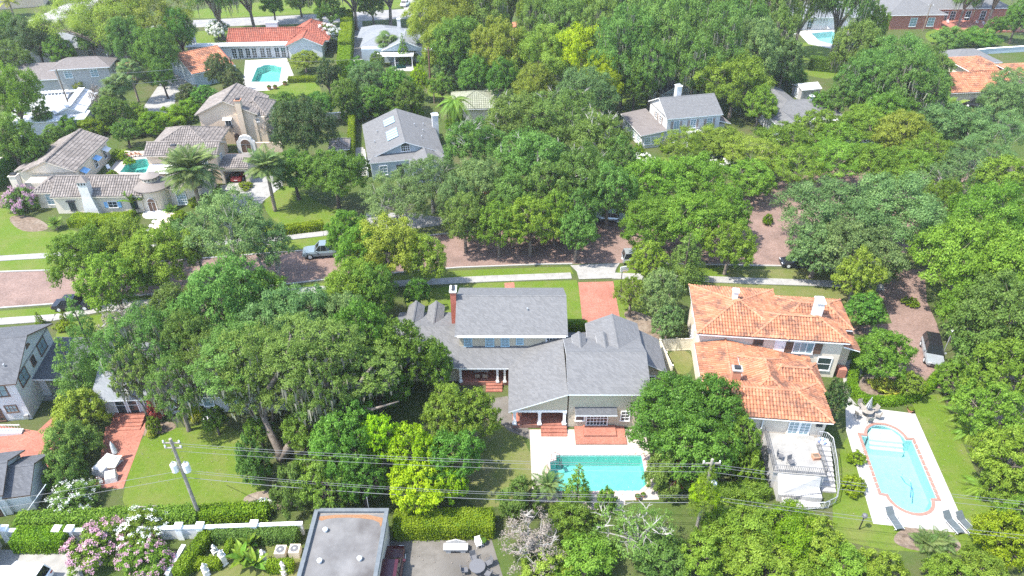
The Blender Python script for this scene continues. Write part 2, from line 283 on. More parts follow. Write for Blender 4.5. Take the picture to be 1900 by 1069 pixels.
# ------------------------------------------------------------------ mesh builder and tags
class MB:
    def __init__(s): s.v = []; s.f = []; s.m = []; s.mi = 0
    def face(s, pts, mi=None):
        i = len(s.v); s.v += [tuple(p) for p in pts]; s.f.append(tuple(range(i, i + len(pts)))); s.m.append(s.mi if mi is None else mi); return s
    def hexa(s, b, t, mi=None):
        """closed solid between two matching rings"""
        i = len(s.v); n = len(b); s.v += [tuple(p) for p in b] + [tuple(p) for p in t]; k = s.mi if mi is None else mi
        s.f.append(tuple(range(i + n - 1, i - 1, -1))); s.m.append(k); s.f.append(tuple(range(i + n, i + 2 * n))); s.m.append(k)
        for a in range(n): c = (a + 1) % n; s.f.append((i + a, i + c, i + n + c, i + n + a)); s.m.append(k)
        return s
    def box(s, x0, x1, y0, y1, z0, z1, mi=None):
        return s.hexa([(x0, y0, z0), (x1, y0, z0), (x1, y1, z0), (x0, y1, z0)], [(x0, y0, z1), (x1, y0, z1), (x1, y1, z1), (x0, y1, z1)], mi)
    def prism(s, poly, z0, z1, mi=None): return s.hexa([(p[0], p[1], z0) for p in poly], [(p[0], p[1], z1) for p in poly], mi)
    def cyl(s, x, y, z0, z1, r0, r1=None, n=10, mi=None, sx=1.0, sy=1.0):
        r1 = r0 if r1 is None else r1
        a = [(math.cos(2 * math.pi * k / n), math.sin(2 * math.pi * k / n)) for k in range(n)]
        return s.hexa([(x + c * r0 * sx, y + d * r0 * sy, z0) for c, d in a], [(x + c * r1 * sx, y + d * r1 * sy, z1) for c, d in a], mi)
    def lathe(s, x, y, prof, n=12, mi=None):
        for (r0, z0), (r1, z1) in zip(prof, prof[1:]): s.cyl(x, y, z0, z1, max(r0, 1e-3), max(r1, 1e-3), n, mi)
        return s
    def tube(s, pts, rad, n=6, mi=None):
        pts = [Vector(p) for p in pts]; rad = rad if isinstance(rad, (list, tuple)) else [rad] * len(pts)
        rings = []
        for i, p in enumerate(pts):
            d = (pts[min(i + 1, len(pts) - 1)] - pts[max(i - 1, 0)])
            d = d.normalized() if d.length > 1e-9 else Vector((0, 0, 1))
            a = d.cross(Vector((0, 0, 1)) if abs(d.z) < 0.9 else Vector((1, 0, 0))).normalized(); b = d.cross(a)
            rings.append([p + a * math.cos(2 * math.pi * k / n) * rad[i] + b * math.sin(2 * math.pi * k / n) * rad[i] for k in range(n)])
        i0 = len(s.v); mi = s.mi if mi is None else mi
        for r in rings: s.v += [tuple(q) for q in r]
        for j in range(len(rings) - 1):
            for k in range(n):
                c = (k + 1) % n; s.f.append((i0 + j * n + k, i0 + j * n + c, i0 + (j + 1) * n + c, i0 + (j + 1) * n + k)); s.m.append(mi)
        s.f.append(tuple(i0 + k for k in range(n))[::-1]); s.m.append(mi)
        s.f.append(tuple(i0 + (len(rings) - 1) * n + k for k in range(n))); s.m.append(mi)
        return s
    def mesh(s, name, mats):
        me = bpy.data.meshes.new(name); me.from_pydata(s.v, [], s.f)
        for m in (mats if isinstance(mats, (list, tuple)) else [mats]): me.materials.append(MATS[m])
        if any(s.m): me.polygons.foreach_set('material_index', s.m)
        me.update(); return me
    def build(s, name, mats, parent=None, smooth=False):
        me = s.mesh(name, mats)
        if smooth: me.polygons.foreach_set('use_smooth', [True] * len(me.polygons))
        return link(name, me, parent)
def link(name, me, parent=None, loc=None, rz=0, sc=None):
    o = bpy.data.objects.new(name, me); COL.objects.link(o)
    if parent: o.parent = parent
    if loc is not None: o.location = loc
    if rz: o.rotation_euler = (0, 0, rz)
    if sc is not None: o.scale = sc if isinstance(sc, (tuple, list)) else (sc, sc, sc)
    return o
def tag(o, label=None, cat=None, group=None, kind=None):
    if label: o['label'] = label
    if cat: o['category'] = cat
    if group: o['group'] = group
    if kind: o['kind'] = kind
    return o
def empty(name, loc, rz=0, label=None, cat=None, group=None, kind=None):
    o = bpy.data.objects.new(name, None); COL.objects.link(o); o.location = loc; o.rotation_euler = (0, 0, rz); o.empty_display_size = 0.2
    return tag(o, label, cat, group, kind)
def bxo(name, m, parent, *d): return MB().box(*d).build(name, m, parent)
def polysheet(name, polys, holes, z, m, kind='structure', parent=None):
    """flat sheet filling outlines minus holes"""
    bm = bmesh.new()
    for ring in [polys] + list(holes):
        vs = [bm.verts.new((p[0], p[1], z)) for p in ring]
        for i in range(len(vs)): bm.edges.new((vs[i], vs[(i + 1) % len(vs)]))
    r = bmesh.ops.triangle_fill(bm, use_beauty=True, use_dissolve=False, edges=bm.edges[:])
    bmesh.ops.recalc_face_normals(bm, faces=bm.faces)
    me = bpy.data.meshes.new(name); bm.to_mesh(me); bm.free()
    if len(me.polygons) and me.polygons[0].normal.z < 0: me.flip_normals()
    me.materials.append(MATS[m]); o = link(name, me, parent)
    if kind: o['kind'] = kind
    return o
def P(*pts): return [tuple(G(x, y)[:2]) for x, y in pts]
def smoothring(pts, k=2):
    for _ in range(k):
        q = []
        for i in range(len(pts)):
            a, b = pts[i], pts[(i + 1) % len(pts)]
            q += [(a[0] * .75 + b[0] * .25, a[1] * .75 + b[1] * .25), (a[0] * .25 + b[0] * .75, a[1] * .25 + b[1] * .75)]
        pts = q
    return pts


def hazemat(name, d, c):
    m, nt, b = newmat(name); nt.nodes.remove(b); v = nt.nodes.new('ShaderNodeVolumePrincipled'); v.inputs['Density'].default_value = d; v.inputs['Color'].default_value = rgb(c); v.inputs['Anisotropy'].default_value = 0.2
    nt.links.new(v.outputs[0], nt.nodes['Material Output'].inputs['Volume']); return m
hazemat('haze', 0.0002, (0.92, 0.96, 1.0))
# ------------------------------------------------------------------ ground, streets, paving, pools
def offset_ring(ring, d):
    """push a counter-clockwise or clockwise ring outward by d"""
    n = len(ring); A = sum(ring[i][0] * ring[(i + 1) % n][1] - ring[(i + 1) % n][0] * ring[i][1] for i in range(n)); sg = 1 if A > 0 else -1
    out = []
    for i in range(n):
        p, a, b = Vector(ring[i]), Vector(ring[i - 1]), Vector(ring[(i + 1) % n])
        e1 = (p - a).normalized(); e2 = (b - p).normalized(); n1 = Vector((e1.y, -e1.x)); n2 = Vector((e2.y, -e2.x)); m = n1 + n2
        m = m / max(m.length_squared, 0.3) * 2 * 0.5 * 2 / 2 if m.length > 1e-6 else n1
        k = d * sg / max(m.normalized().dot(n1), 0.4); out.append(tuple(p + m.normalized() * k))
    return out
def arc(cx, cy, r, a0, a1, n):
    return [(cx + r * math.cos(math.radians(a0 + (a1 - a0) * k / n)), cy + r * math.sin(math.radians(a0 + (a1 - a0) * k / n))) for k in range(n + 1)]
def rot2(pts, o, deg):
    c, s = math.cos(math.radians(deg)), math.sin(math.radians(deg)); return [(o[0] + x * c - y * s, o[1] + x * s + y * c) for x, y in pts]

# the pool outlines, in metres
poolA = [(4.1, 47.0), (12.1, 47.0), (12.1, 43.6), (11.3, 42.8), (4.2, 42.8)] + arc(3.6, 43.5, 0.75, -60, -200, 5) + [(3.1, 44.6), (3.5, 45.3), (3.5, 46.2), (4.1, 46.4)]
_b = [(-2.35, -3.5)] + arc(0, -3.55, 1.8, 180, 360, 14) + [(2.35, -3.5), (2.35, 3.5)] + arc(0, 3.45, 1.75, 0, 180, 14) + [(-2.35, 3.5)]
poolB = rot2(_b, (35.45, 45.75), -7.5)
poolC = P((222, 320), (238, 299), (268, 294), (300, 298), (305, 322))
poolD = P((466, 152), (477, 126), (484, 124), (490, 121), (500, 120), (511, 121), (515, 123), (523, 124), (518, 152))
poolE = P((213, 147), (213, 123), (231, 121), (238, 128), (236, 136), (226, 147))
poolF = P((1505, 62), (1545, 58), (1592, 72), (1594, 86), (1550, 84), (1520, 76))
poolG = P((-30, 322), (-30, 302), (22, 299), (6, 318))
poolI = P((1768, 62), (1772, 54), (1796, 55), (1802, 61), (1790, 64))
poolH = P((735, 128), (736, 119), (752, 119), (754, 127))
POOLS = [poolA, poolB, poolC, poolD, poolE, poolF, poolG, poolI, poolH]
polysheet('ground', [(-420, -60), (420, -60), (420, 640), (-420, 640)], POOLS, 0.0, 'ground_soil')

def pool(ring, label, water, plaster, coping, cw=0.3, zdeck=0.03, depth_=1.5, steps=None):
    c = Vector((sum(p[0] for p in ring) / len(ring), sum(p[1] for p in ring) / len(ring), 0))
    r = [(p[0] - c.x, p[1] - c.y) for p in ring]
    t = empty('swimming_pool', c, 0, label, 'swimming pool', 'backyard swimming pools')
    m = MB(); n = len(r)
    for i in range(n):
        a, b = r[i], r[(i + 1) % n]; m.face([(a[0], a[1], zdeck), (b[0], b[1], zdeck), (b[0], b[1], -depth_), (a[0], a[1], -depth_)])
    m.build('basin_wall', plaster, t)
    fl = polysheet('basin_floor', r, [], -depth_, plaster, None, t)
    w = polysheet('water_surface', r, [], -0.13, water, None, t)
    if coping:
        o = offset_ring(r, cw)
        m = MB()
        for i in range(n):
            j = (i + 1) % n; L = math.dist(r[i], r[j]); k = max(1, int(L / 0.6))
            for q in range(k):
                f0, f1 = q / k + 0.008, (q + 1) / k - 0.008
                A = [tuple(Vector(x).lerp(Vector(y), f)) for x, y, f in ((r[i], r[j], f0), (r[i], r[j], f1), (o[i], o[j], f1), (o[i], o[j], f0))]
                m.prism(A, 0.005, zdeck + 0.05)
        tag(m.build('coping', coping, t), kind='stuff')
    for k, (st, z) in enumerate(steps or []):
        s = [(p[0] - c.x, p[1] - c.y) for p in st]; MB().prism(s, -depth_, z).build('step', 'white_paint', t)
    return t
pool(poolA, 'wide turquoise pool with pink coping behind the cream house with grey roof', 'pool_water', 'pool_plaster', 'coping_pink')
_st = [(rot2([(-1.6 + .1 * k, 3.45)] + arc(0, 3.45, 1.6 - 0.35 * k, 180, 0, 10)[::1], (35.45, 45.75), -7.5), -0.3 - 0.22 * k) for k in range(0)]
_st = [(rot2([(-1.55, 3.3 - .38 * k), (1.55, 3.3 - .38 * k), (1.5, 4.1), (.9, 4.9), (-.9, 4.9), (-1.5, 4.1)], (35.45, 45.75), -7.5), -0.25 - 0.25 * k) for k in range(3)]
pool(poolB, 'pale turquoise roman-ended pool with brick coping on the white deck', 'pool_water_pale', 'pool_plaster_pale', 'coping_brick', 0.26, steps=_st)
pool(poolC, 'turquoise courtyard pool inside the stucco estate with the domed entrance', 'pool_water', 'pool_plaster', None)
pool(poolD, 'turquoise pool with half-round end on white deck by red-roofed ranch house', 'pool_water', 'pool_plaster', None)
pool(poolE, 'small turquoise pool beside the taupe two-storey house', 'pool_water', 'pool_plaster', None)
pool(poolF, 'blue pool seen between tall tree trunks at the upper right', 'pool_water_pale', 'pool_plaster_pale', None)
pool(poolG, 'dark green pool cut by the left edge beside a tall hedge', 'pool_water', 'pool_plaster', None)
pool(poolI, 'sliver of pool in front of the brick house terrace', 'pool_water', 'pool_plaster', None)
pool(poolH, 'tiny corner of pool behind the conical shrub and grey-roofed house', 'pool_water_pale', 'pool_plaster_pale', None)

S = polysheet
# pool surrounds
S('pool_deck', [(1.7, 50.3), (12.9, 50.3), (12.9, 41.9), (9.9, 41.8)] + arc(9.0, 41.7, 0.9, 0, -90, 5) + [(6.4, 40.8), (5.6, 41.6), (1.8, 41.6)], [poolA], 0.02, 'tan_deck')
S('pool_deck', P((1568, 740), (1588, 754), (1698, 768), (1797, 991), (1620, 972), (1570, 800)), [poolB], 0.024, 'pool_deck')
S('pool_deck', P((205, 345), (200, 320), (215, 300), (232, 280), (300, 280), (330, 320), (320, 345)), [poolC], 0.016, 'tan_deck')
S('pool_deck', P((450, 170), (455, 112), (532, 108), (547, 145), (522, 158), (500, 168)), [poolD], 0.016, 'pool_deck')
S('pool_deck', P((205, 160), (208, 116), (240, 114), (250, 130), (246, 152)), [poolE], 0.016, 'patio_brick')
S('pool_deck', P((1480, 60), (1520, 48), (1610, 52), (1620, 92), (1550, 92), (1500, 82)), [poolF], 0.016, 'pool_deck')
S('pool_deck', P((-40, 335), (-40, 292), (45, 292), (15, 335)), [poolG], 0.016, 'tan_deck')
S('pool_deck', P((1725, 52), (1735, 38), (1850, 32), (1845, 60), (1790, 68)), [poolI], 0.016, 'patio_brick')
S('pool_deck', P((725, 132), (728, 112), (765, 112), (768, 132)), [poolH], 0.016, 'pool_deck')

# streets
NORTH = [(-260, 518), (0, 505), (95, 502), (300, 486), (556, 466), (700, 451), (800, 437), (900, 426), (1060, 414), (1180, 402), (1290, 385), (1385, 366), (1440, 340), (1500, 318), (1600, 303), (1750, 297), (2000, 296)]
SOUTH = [(-260, 590), (0, 572), (95, 565), (200, 553), (400, 538), (540, 527), (640, 515), (850, 497), (1000, 491), (1150, 488), (1300, 491), (1450, 494), (1640, 505), (1660, 505), (1700, 440), (1760, 380), (1850, 345), (2000, 335)]
S('brick_street', P(*NORTH) + P(*SOUTH)[::-1], [], 0.004, 'road_brick')
S('brick_street', P((1600, 500), (1640, 560), (1655, 600), (1585, 605), (1580, 620), (1650, 622), (1668, 690), (1680, 720), (1745, 720), (1750, 640), (1738, 600), (1720, 560), (1715, 500)), [], 0.008, 'road_brick')
S('street', P((250, 52), (350, 38), (560, 28), (800, 14), (800, 32), (600, 43), (350, 51)), [], 0.004, 'asphalt_road')
S('driveway', P((738, -20), (768, -20), (772, 20), (752, 24)), [], 0.01, 'concrete')
def strip(name, pts, w, h, m, seg, parent=None, gap=0.012, piece='slab'):
    """a walk or kerb laid in separate lengths"""
    pts = [Vector(p) for p in pts]; t = parent or empty(name, (pts[0].x, pts[0].y, 0), 0, kind='structure'); o = Vector((t.location.x, t.location.y))
    for a, b in zip(pts, pts[1:]):
        d = (b - a); L = d.length; d = d / L; nrm = Vector((-d.y, d.x)) * w / 2; k = max(1, round(L / seg))
        for q in range(k):
            s0, s1 = a + d * (L * q / k + gap / 2) - o, a + d * (L * (q + 1) / k - gap / 2) - o
            MB().prism([s0 - nrm, s1 - nrm, s1 + nrm, s0 + nrm], 0.0, h).build(piece, m, t)
    return t
strip('kerb', P(*NORTH[1:10]), 0.22, 0.12, 'kerb_stone', 3.0, piece='kerb_stone')
strip('kerb', P(*SOUTH[1:7]), 0.22, 0.12, 'kerb_stone', 3.0, piece='kerb_stone')
strip('kerb', P(*[(x, y) for x, y in ((640, 515), (850, 497), (1000, 491), (1062, 490))]), 0.22, 0.12, 'kerb_stone', 3.0, piece='kerb_stone')
strip('kerb', P((1158, 488), (1300, 491), (1450, 494), (1590, 500)), 0.22, 0.12, 'kerb_stone', 3.0, piece='kerb_stone')
strip('sidewalk', P((-60, 603), (0, 597), (100, 590), (230, 566), (450, 548), (750, 526), (900, 518), (1060, 512)), 1.35, 0.07, 'concrete', 1.6)
strip('sidewalk', P((1135, 512), (1300, 518), (1400, 522), (1500, 525), (1600, 530), (1640, 534)), 1.35, 0.07, 'concrete', 1.6)
strip('sidewalk', P((-60, 485), (0, 480), (100, 474), (150, 470), (330, 456), (520, 443), (600, 434), (680, 421)), 1.3, 0.07, 'concrete', 1.6)
S('driveway_apron', P((1058, 493), (1150, 489), (1143, 500), (1138, 517), (1074, 519), (1070, 505)), [], 0.08, 'concrete')
S('driveway_apron', P((190, 556), (238, 550), (236, 574), (205, 580)), [], 0.08, 'concrete')
S('brick_driveway', [(8.3, 75.5), (12.7, 75.7), (12.6, 60.3), (8.1, 60.3)], [], 0.016, 'patio_brick')
S('brick_walk', P((936, 525), (954, 524), (958, 560), (937, 560)), [], 0.016, 'patio_brick')
S('grey_driveway', P((672, 425), (680, 395), (760, 395), (850, 408), (830, 416), (720, 431)), [], 0.012, 'grey_paving')
S('stone_driveway', P((408, 345), (520, 322), (525, 345), (490, 372), (470, 400), (425, 392)), [], 0.012, 'concrete')
S('driveway', P((656, 40), (672, 40), (682, 135), (656, 135)), [], 0.012, 'concrete')
S('alley', P((262, 205), (300, 150), (318, 118), (365, 118), (372, 158), (330, 172), (318, 212)), [], 0.012, 'concrete')
S('driveway', P((40, 45), (120, 8), (240, -10), (120, 35), (60, 60)), [], 0.012, 'concrete')
S('brick_patio', P((196, 792), (272, 772), (268, 800), (228, 907), (172, 905), (186, 850)), [], 0.016, 'patio_brick')
S('brick_driveway', P((-60, 800), (0, 790), (70, 800), (118, 755), (130, 800), (95, 870), (-60, 900)), [], 0.016, 'patio_brick')
S('driveway', P((-40, 1018), (140, 1026), (155, 1069), (160, 1110), (-40, 1110)), [], 0.012, 'concrete')
S('patio', P((722, 1003), (912, 1001), (945, 1110), (718, 1110)), [], 0.012, 'old_concrete')
S('garden_walk', P((1563, 672), (1590, 665), (1600, 690), (1590, 712), (1575, 735), (1590, 752), (1566, 745)), [], 0.03, 'concrete')
S('side_yard', P((880, 745), (942, 735), (946, 765), (985, 800), (983, 815), (945, 800)), [], 0.006, 'old_concrete')
S('driveway', P((1820, 120), (1862, 140), (1840, 156), (1790, 152)), [], 0.012, 'concrete')
S('terrace', P((480, 60), (455, 100), (560, 100), (560, 60)), [], 0.008, 'pool_deck')
# lawns
def lawn(pts, z=0.008, m='lawn_grass', k=2): S('lawn', smoothring(P(*pts), k) if k else P(*pts), [], z, m)
lawn([(-40, 380), (20, 378), (35, 395), (42, 425), (100, 432), (140, 424), (160, 445), (190, 460), (160, 470), (-40, 482)], 0.006)
lawn([(-40, 488), (150, 474), (560, 444), (610, 436), (660, 440), (600, 456), (556, 463), (95, 499), (-40, 505)], 0.007, k=0)
lawn([(485, 372), (530, 335), (610, 390), (670, 395), (670, 432), (600, 428), (545, 432), (500, 405)])
lawn([(-40, 580), (95, 570), (200, 558), (400, 543), (540, 532), (640, 520), (850, 502), (1000, 496), (1058, 495), (1064, 508), (900, 512), (750, 520), (450, 542), (230, 560), (100, 584), (-40, 594)], 0.007, k=0)
lawn([(752, 540), (900, 525), (1070, 520), (1090, 605), (1010, 610), (760, 620)], 0.007, k=0)
lawn([(1138, 520), (1190, 520), (1205, 600), (1152, 600)], 0.007, k=0)
lawn([(1150, 495), (1300, 497), (1350, 497), (1350, 515), (1145, 507)], 0.007, k=0)
lawn([(1350, 500), (1450, 500), (1590, 505), (1600, 522), (1500, 519), (1350, 514)], 0.007, 'dry_grass', 0)
lawn([(1300, 525), (1400, 528), (1630, 540), (1650, 590), (1580, 605), (1300, 545)], 0.007, 'dry_grass', 0)
lawn([(98, 606), (160, 585), (240, 580), (230, 640), (150, 700), (108, 700)])
lawn([(262, 800), (330, 795), (400, 783), (450, 800), (505, 900), (470, 948), (300, 952), (225, 945), (232, 900)])
lawn([(840, 760), (900, 745), (984, 815), (987, 935), (860, 945), (820, 850)], 0.004, 'dry_grass', 1)
lawn([(1690, 740), (1745, 730), (1790, 830), (1850, 960), (1870, 1040), (1780, 1030), (1640, 1020), (1545, 1000), (1545, 935), (1560, 830), (1580, 800), (1620, 970), (1797, 991), (1700, 770)], 0.008, k=0)
lawn([(1238, 650), (1284, 650), (1286, 695), (1236, 695)], 0.008, 'dry_grass')
lawn([(485, 190), (490, 165), (545, 155), (592, 150), (600, 188)], 0.007)
lawn([(340, 22), (440, 8), (640, -10), (770, -10), (755, 18), (560, 26), (350, 37)], 0.006)
lawn([(340, 58), (480, 52), (600, 46), (640, 46), (640, 70), (440, 92), (350, 95)], 0.006)
lawn([(200, 282), (265, 270), (268, 282), (212, 292)], 0.006)
lawn([(1440, 75), (1560, 85), (1600, 100), (1560, 150), (1490, 140), (1430, 110)], 0.006)
lawn([(1715, 60), (1745, 52), (1790, 70), (1760, 85), (1720, 78)], 0.006)
lawn([(1820, 170), (1880, 175), (1890, 200), (1830, 195)], 0.006)
lawn([(1125, 325), (1180, 295), (1260, 290), (1240, 330), (1150, 345)], 0.006)
lawn([(790, 150), (822, 130), (830, 180), (795, 185)], 0.006)
lawn([(1160, 165), (1230, 175), (1190, 215), (1150, 200)], 0.006)
lawn([(380, 1015), (560, 985), (565, 1090), (350, 1110)], 0.004, 'dry_grass')
# planting beds
def bed(pts, z=0.012): S('planting_bed', smoothring(P(*pts), 2), [], z, 'mulch')
bed([(1588, 720), (1605, 690), (1650, 690), (1720, 690), (1720, 730), (1650, 750), (1600, 748)])
bed([(1650, 1000), (1690, 970), (1740, 975), (1790, 1010), (1770, 1030), (1680, 1020)])
bed([(10, 400), (60, 400), (95, 420), (80, 430), (35, 430)])
bed([(265, 790), (320, 780), (330, 795), (300, 805), (262, 812)])
bed([(1150, 580), (1180, 575), (1230, 600), (1225, 640), (1190, 620)])
bed([(440, 925), (500, 905), (560, 940), (480, 950)])
bed([(1745, 740), (1775, 760), (1830, 900), (1900, 1000), (1960, 1000), (1960, 700), (1790, 690)], 0.003)
# ------------------------------------------------------------------ foliage: every leaf a small face
def leaf_arrays(rng, pos, nrm, size, aspect=0.62):
    """four-cornered leaves at pos, roughly facing nrm"""
    n = len(pos); nrm = nrm / np.maximum(np.linalg.norm(nrm, axis=1, keepdims=True), 1e-6)
    rv = rng.normal(size=(n, 3)); a = np.cross(nrm, rv); a /= np.maximum(np.linalg.norm(a, axis=1, keepdims=True), 1e-6); b = np.cross(nrm, a)
    L = (size * rng.uniform(0.65, 1.35, n))[:, None]; W = L * aspect
    droop = nrm * L * rng.uniform(-0.12, 0.2, n)[:, None]
    v = np.stack([pos - a * L * 0.5, pos + b * W * 0.5 + droop, pos + a * L * 0.5, pos - b * W * 0.5 + droop], axis=1)
    return v.reshape(-1, 3)
def quads_mesh(name, v, tint, mats):
    n = len(v) // 4; me = bpy.data.meshes.new(name)
    me.vertices.add(len(v)); me.vertices.foreach_set('co', np.ascontiguousarray(v, dtype=np.float32).ravel())
    me.loops.add(n * 4); me.loops.foreach_set('vertex_index', np.arange(n * 4, dtype=np.int32))
    me.polygons.add(n); me.polygons.foreach_set('loop_start', np.arange(0, n * 4, 4, dtype=np.int32))
    at = me.attributes.new('tint', 'FLOAT', 'POINT'); at.data.foreach_set('value', np.repeat(tint, 4).astype(np.float32))
    for m in mats: me.materials.append(MATS[m])
    me.update(); return me
def unit(rng, n, zmin=-1.0):
    z = rng.uniform(zmin, 1, n); a = rng.uniform(0, 2 * math.pi, n); r = np.sqrt(1 - z * z); return np.stack([r * np.cos(a), r * np.sin(a), z], 1)

LEAFK = {'dome': 2.4, 'airy': 1.15, 'cone': 3.4, 'bush': 3.0, 'sparse': 0.5}
def crown_points(rng, shape, R, H):
    """centres and radii of the leaf clumps"""
    ph = rng.uniform(0, 6.28, 8); C = []; rr = []
    if shape == 'cone':
        n = 46
        for k in range(n):
            h = (k + 0.5) / n; a = k * 2.4 + rng.uniform(-.3, .3); r = R * (1 - h) ** 0.75 * rng.uniform(0.55, 0.85) + 0.05 * R
            C.append((r * math.cos(a), r * math.sin(a), H * (0.08 + 0.88 * h))); rr.append(R * (0.42 * (1 - h) + 0.12) * rng.uniform(.85, 1.15))
        return np.array(C), np.array(rr)
    z0 = {'dome': 0.24, 'airy': 0.3, 'bush': 0.0, 'sparse': 0.25}[shape] * H; zc = z0 + (H - z0) * (0.42 if shape != 'bush' else 0.3); V = H - zc
    rc = R * {'dome': 0.2, 'airy': 0.18, 'bush': 0.27, 'sparse': 0.2}[shape]
    n = {'dome': 92, 'airy': 84, 'bush': 44, 'sparse': 60}[shape]; tries = 0
    while len(C) < n and tries < 4000:
        tries += 1; d = unit(rng, 1, -0.55 if shape != 'bush' else -0.2)[0]; az = math.atan2(d[1], d[0])
        big = 1.6 if R > 5 else 1.0; lob = 1 + big * (0.14 * math.sin(2 * az + ph[0]) + 0.11 * math.sin(3 * az + ph[1] + 2 * d[2]) + 0.10 * math.sin(5 * az + ph[2] - 3 * d[2]))
        f = rng.uniform(0.66 if R < 5 else 0.56, 0.88) if rng.random() < 0.8 else rng.uniform(0.25, 0.65)
        up = V * (1 + 0.14 * math.sin(3 * az + ph[3]) * (1 - d[2])) if d[2] > 0 else (zc - z0)
        p = np.array([d[0] * R * f * lob, d[1] * R * f * lob, zc + d[2] * up * f])
        r = rc * rng.uniform(0.7, 1.3)
        if any(np.linalg.norm((p - q) * (1, 1, 1.25)) < (r + s) * 0.5 for q, s in zip(C, rr)): continue
        C.append(p); rr.append(r)
    return np.array(C), np.array(rr)
def wood_mesh(rng, shape, R, H, C, rr, stems=1):
    m = MB()
    rb = 0.06 * R ** 0.85 + 0.07; zt = H * (0.2 if R > 5 else 0.28)
    if shape == 'cone':
        m.tube([(0, 0, -0.1), (0, 0, H * 0.5), (0, 0, H * 0.95)], [rb, rb * .6, 0.03], 6); return m
    tops = []
    for s in range(stems):
        a = s * 6.28 / max(stems, 1) + rng.uniform(0, 1); off = 0 if stems == 1 else rb * 2.2
        t = Vector((off * 2.4 * math.cos(a) + rng.uniform(-.05, .05) * R, off * 2.4 * math.sin(a) + rng.uniform(-.05, .05) * R, zt))
        k = rb if stems == 1 else rb * 0.62
        m.tube([(off * math.cos(a) * .6, off * math.sin(a) * .6, -0.1), (off * math.cos(a), off * math.sin(a), zt * 0.12), tuple(t * 0.55 + Vector((off * math.cos(a) * .45, off * math.sin(a) * .45, 0))), tuple(t)], [k * 1.5, k * 1.08, k * 0.95, k * 0.85], 8)
        tops.append((t, k))
    nl = min(len(C), 9 if shape != 'bush' else 5); pick = rng.choice(len(C), nl, replace=False); mids = []
    for i in pick:
        t, k = tops[int(rng.integers(len(tops)))]; e = Vector(C[i]); mid = t.lerp(e, 0.5) + Vector((rng.uniform(-.06, .06) * R, rng.uniform(-.06, .06) * R, 0.05 * H)); mid.z = min(mid.z, e.z)
        q1 = t.lerp(mid, 0.5) + Vector((0, 0, 0.02 * H)); m.tube([t - Vector((0, 0, .05)), q1, mid, mid.lerp(e, .5) + Vector((rng.uniform(-.03, .03) * R, rng.uniform(-.03, .03) * R, 0)), e], [k * .62, k * .5, k * .36, k * .22, 0.02], 6)
        mids += [(mid, k * .3), (q1, k * .4), (mid.lerp(e, .5), k * .2)]
    for i in range(len(C)):
        if i in pick: continue
        e = Vector(C[i]); b, k = min(mids, key=lambda q: (q[0] - e).length); w = b.lerp(e, 0.5) + Vector((rng.uniform(-.05, .05) * R, rng.uniform(-.05, .05) * R, 0.01 * H))
        m.tube([b, w, e], [max(k * .6, .025), max(k * .4, .02), 0.012], 4)
    return m
PROTO = {}
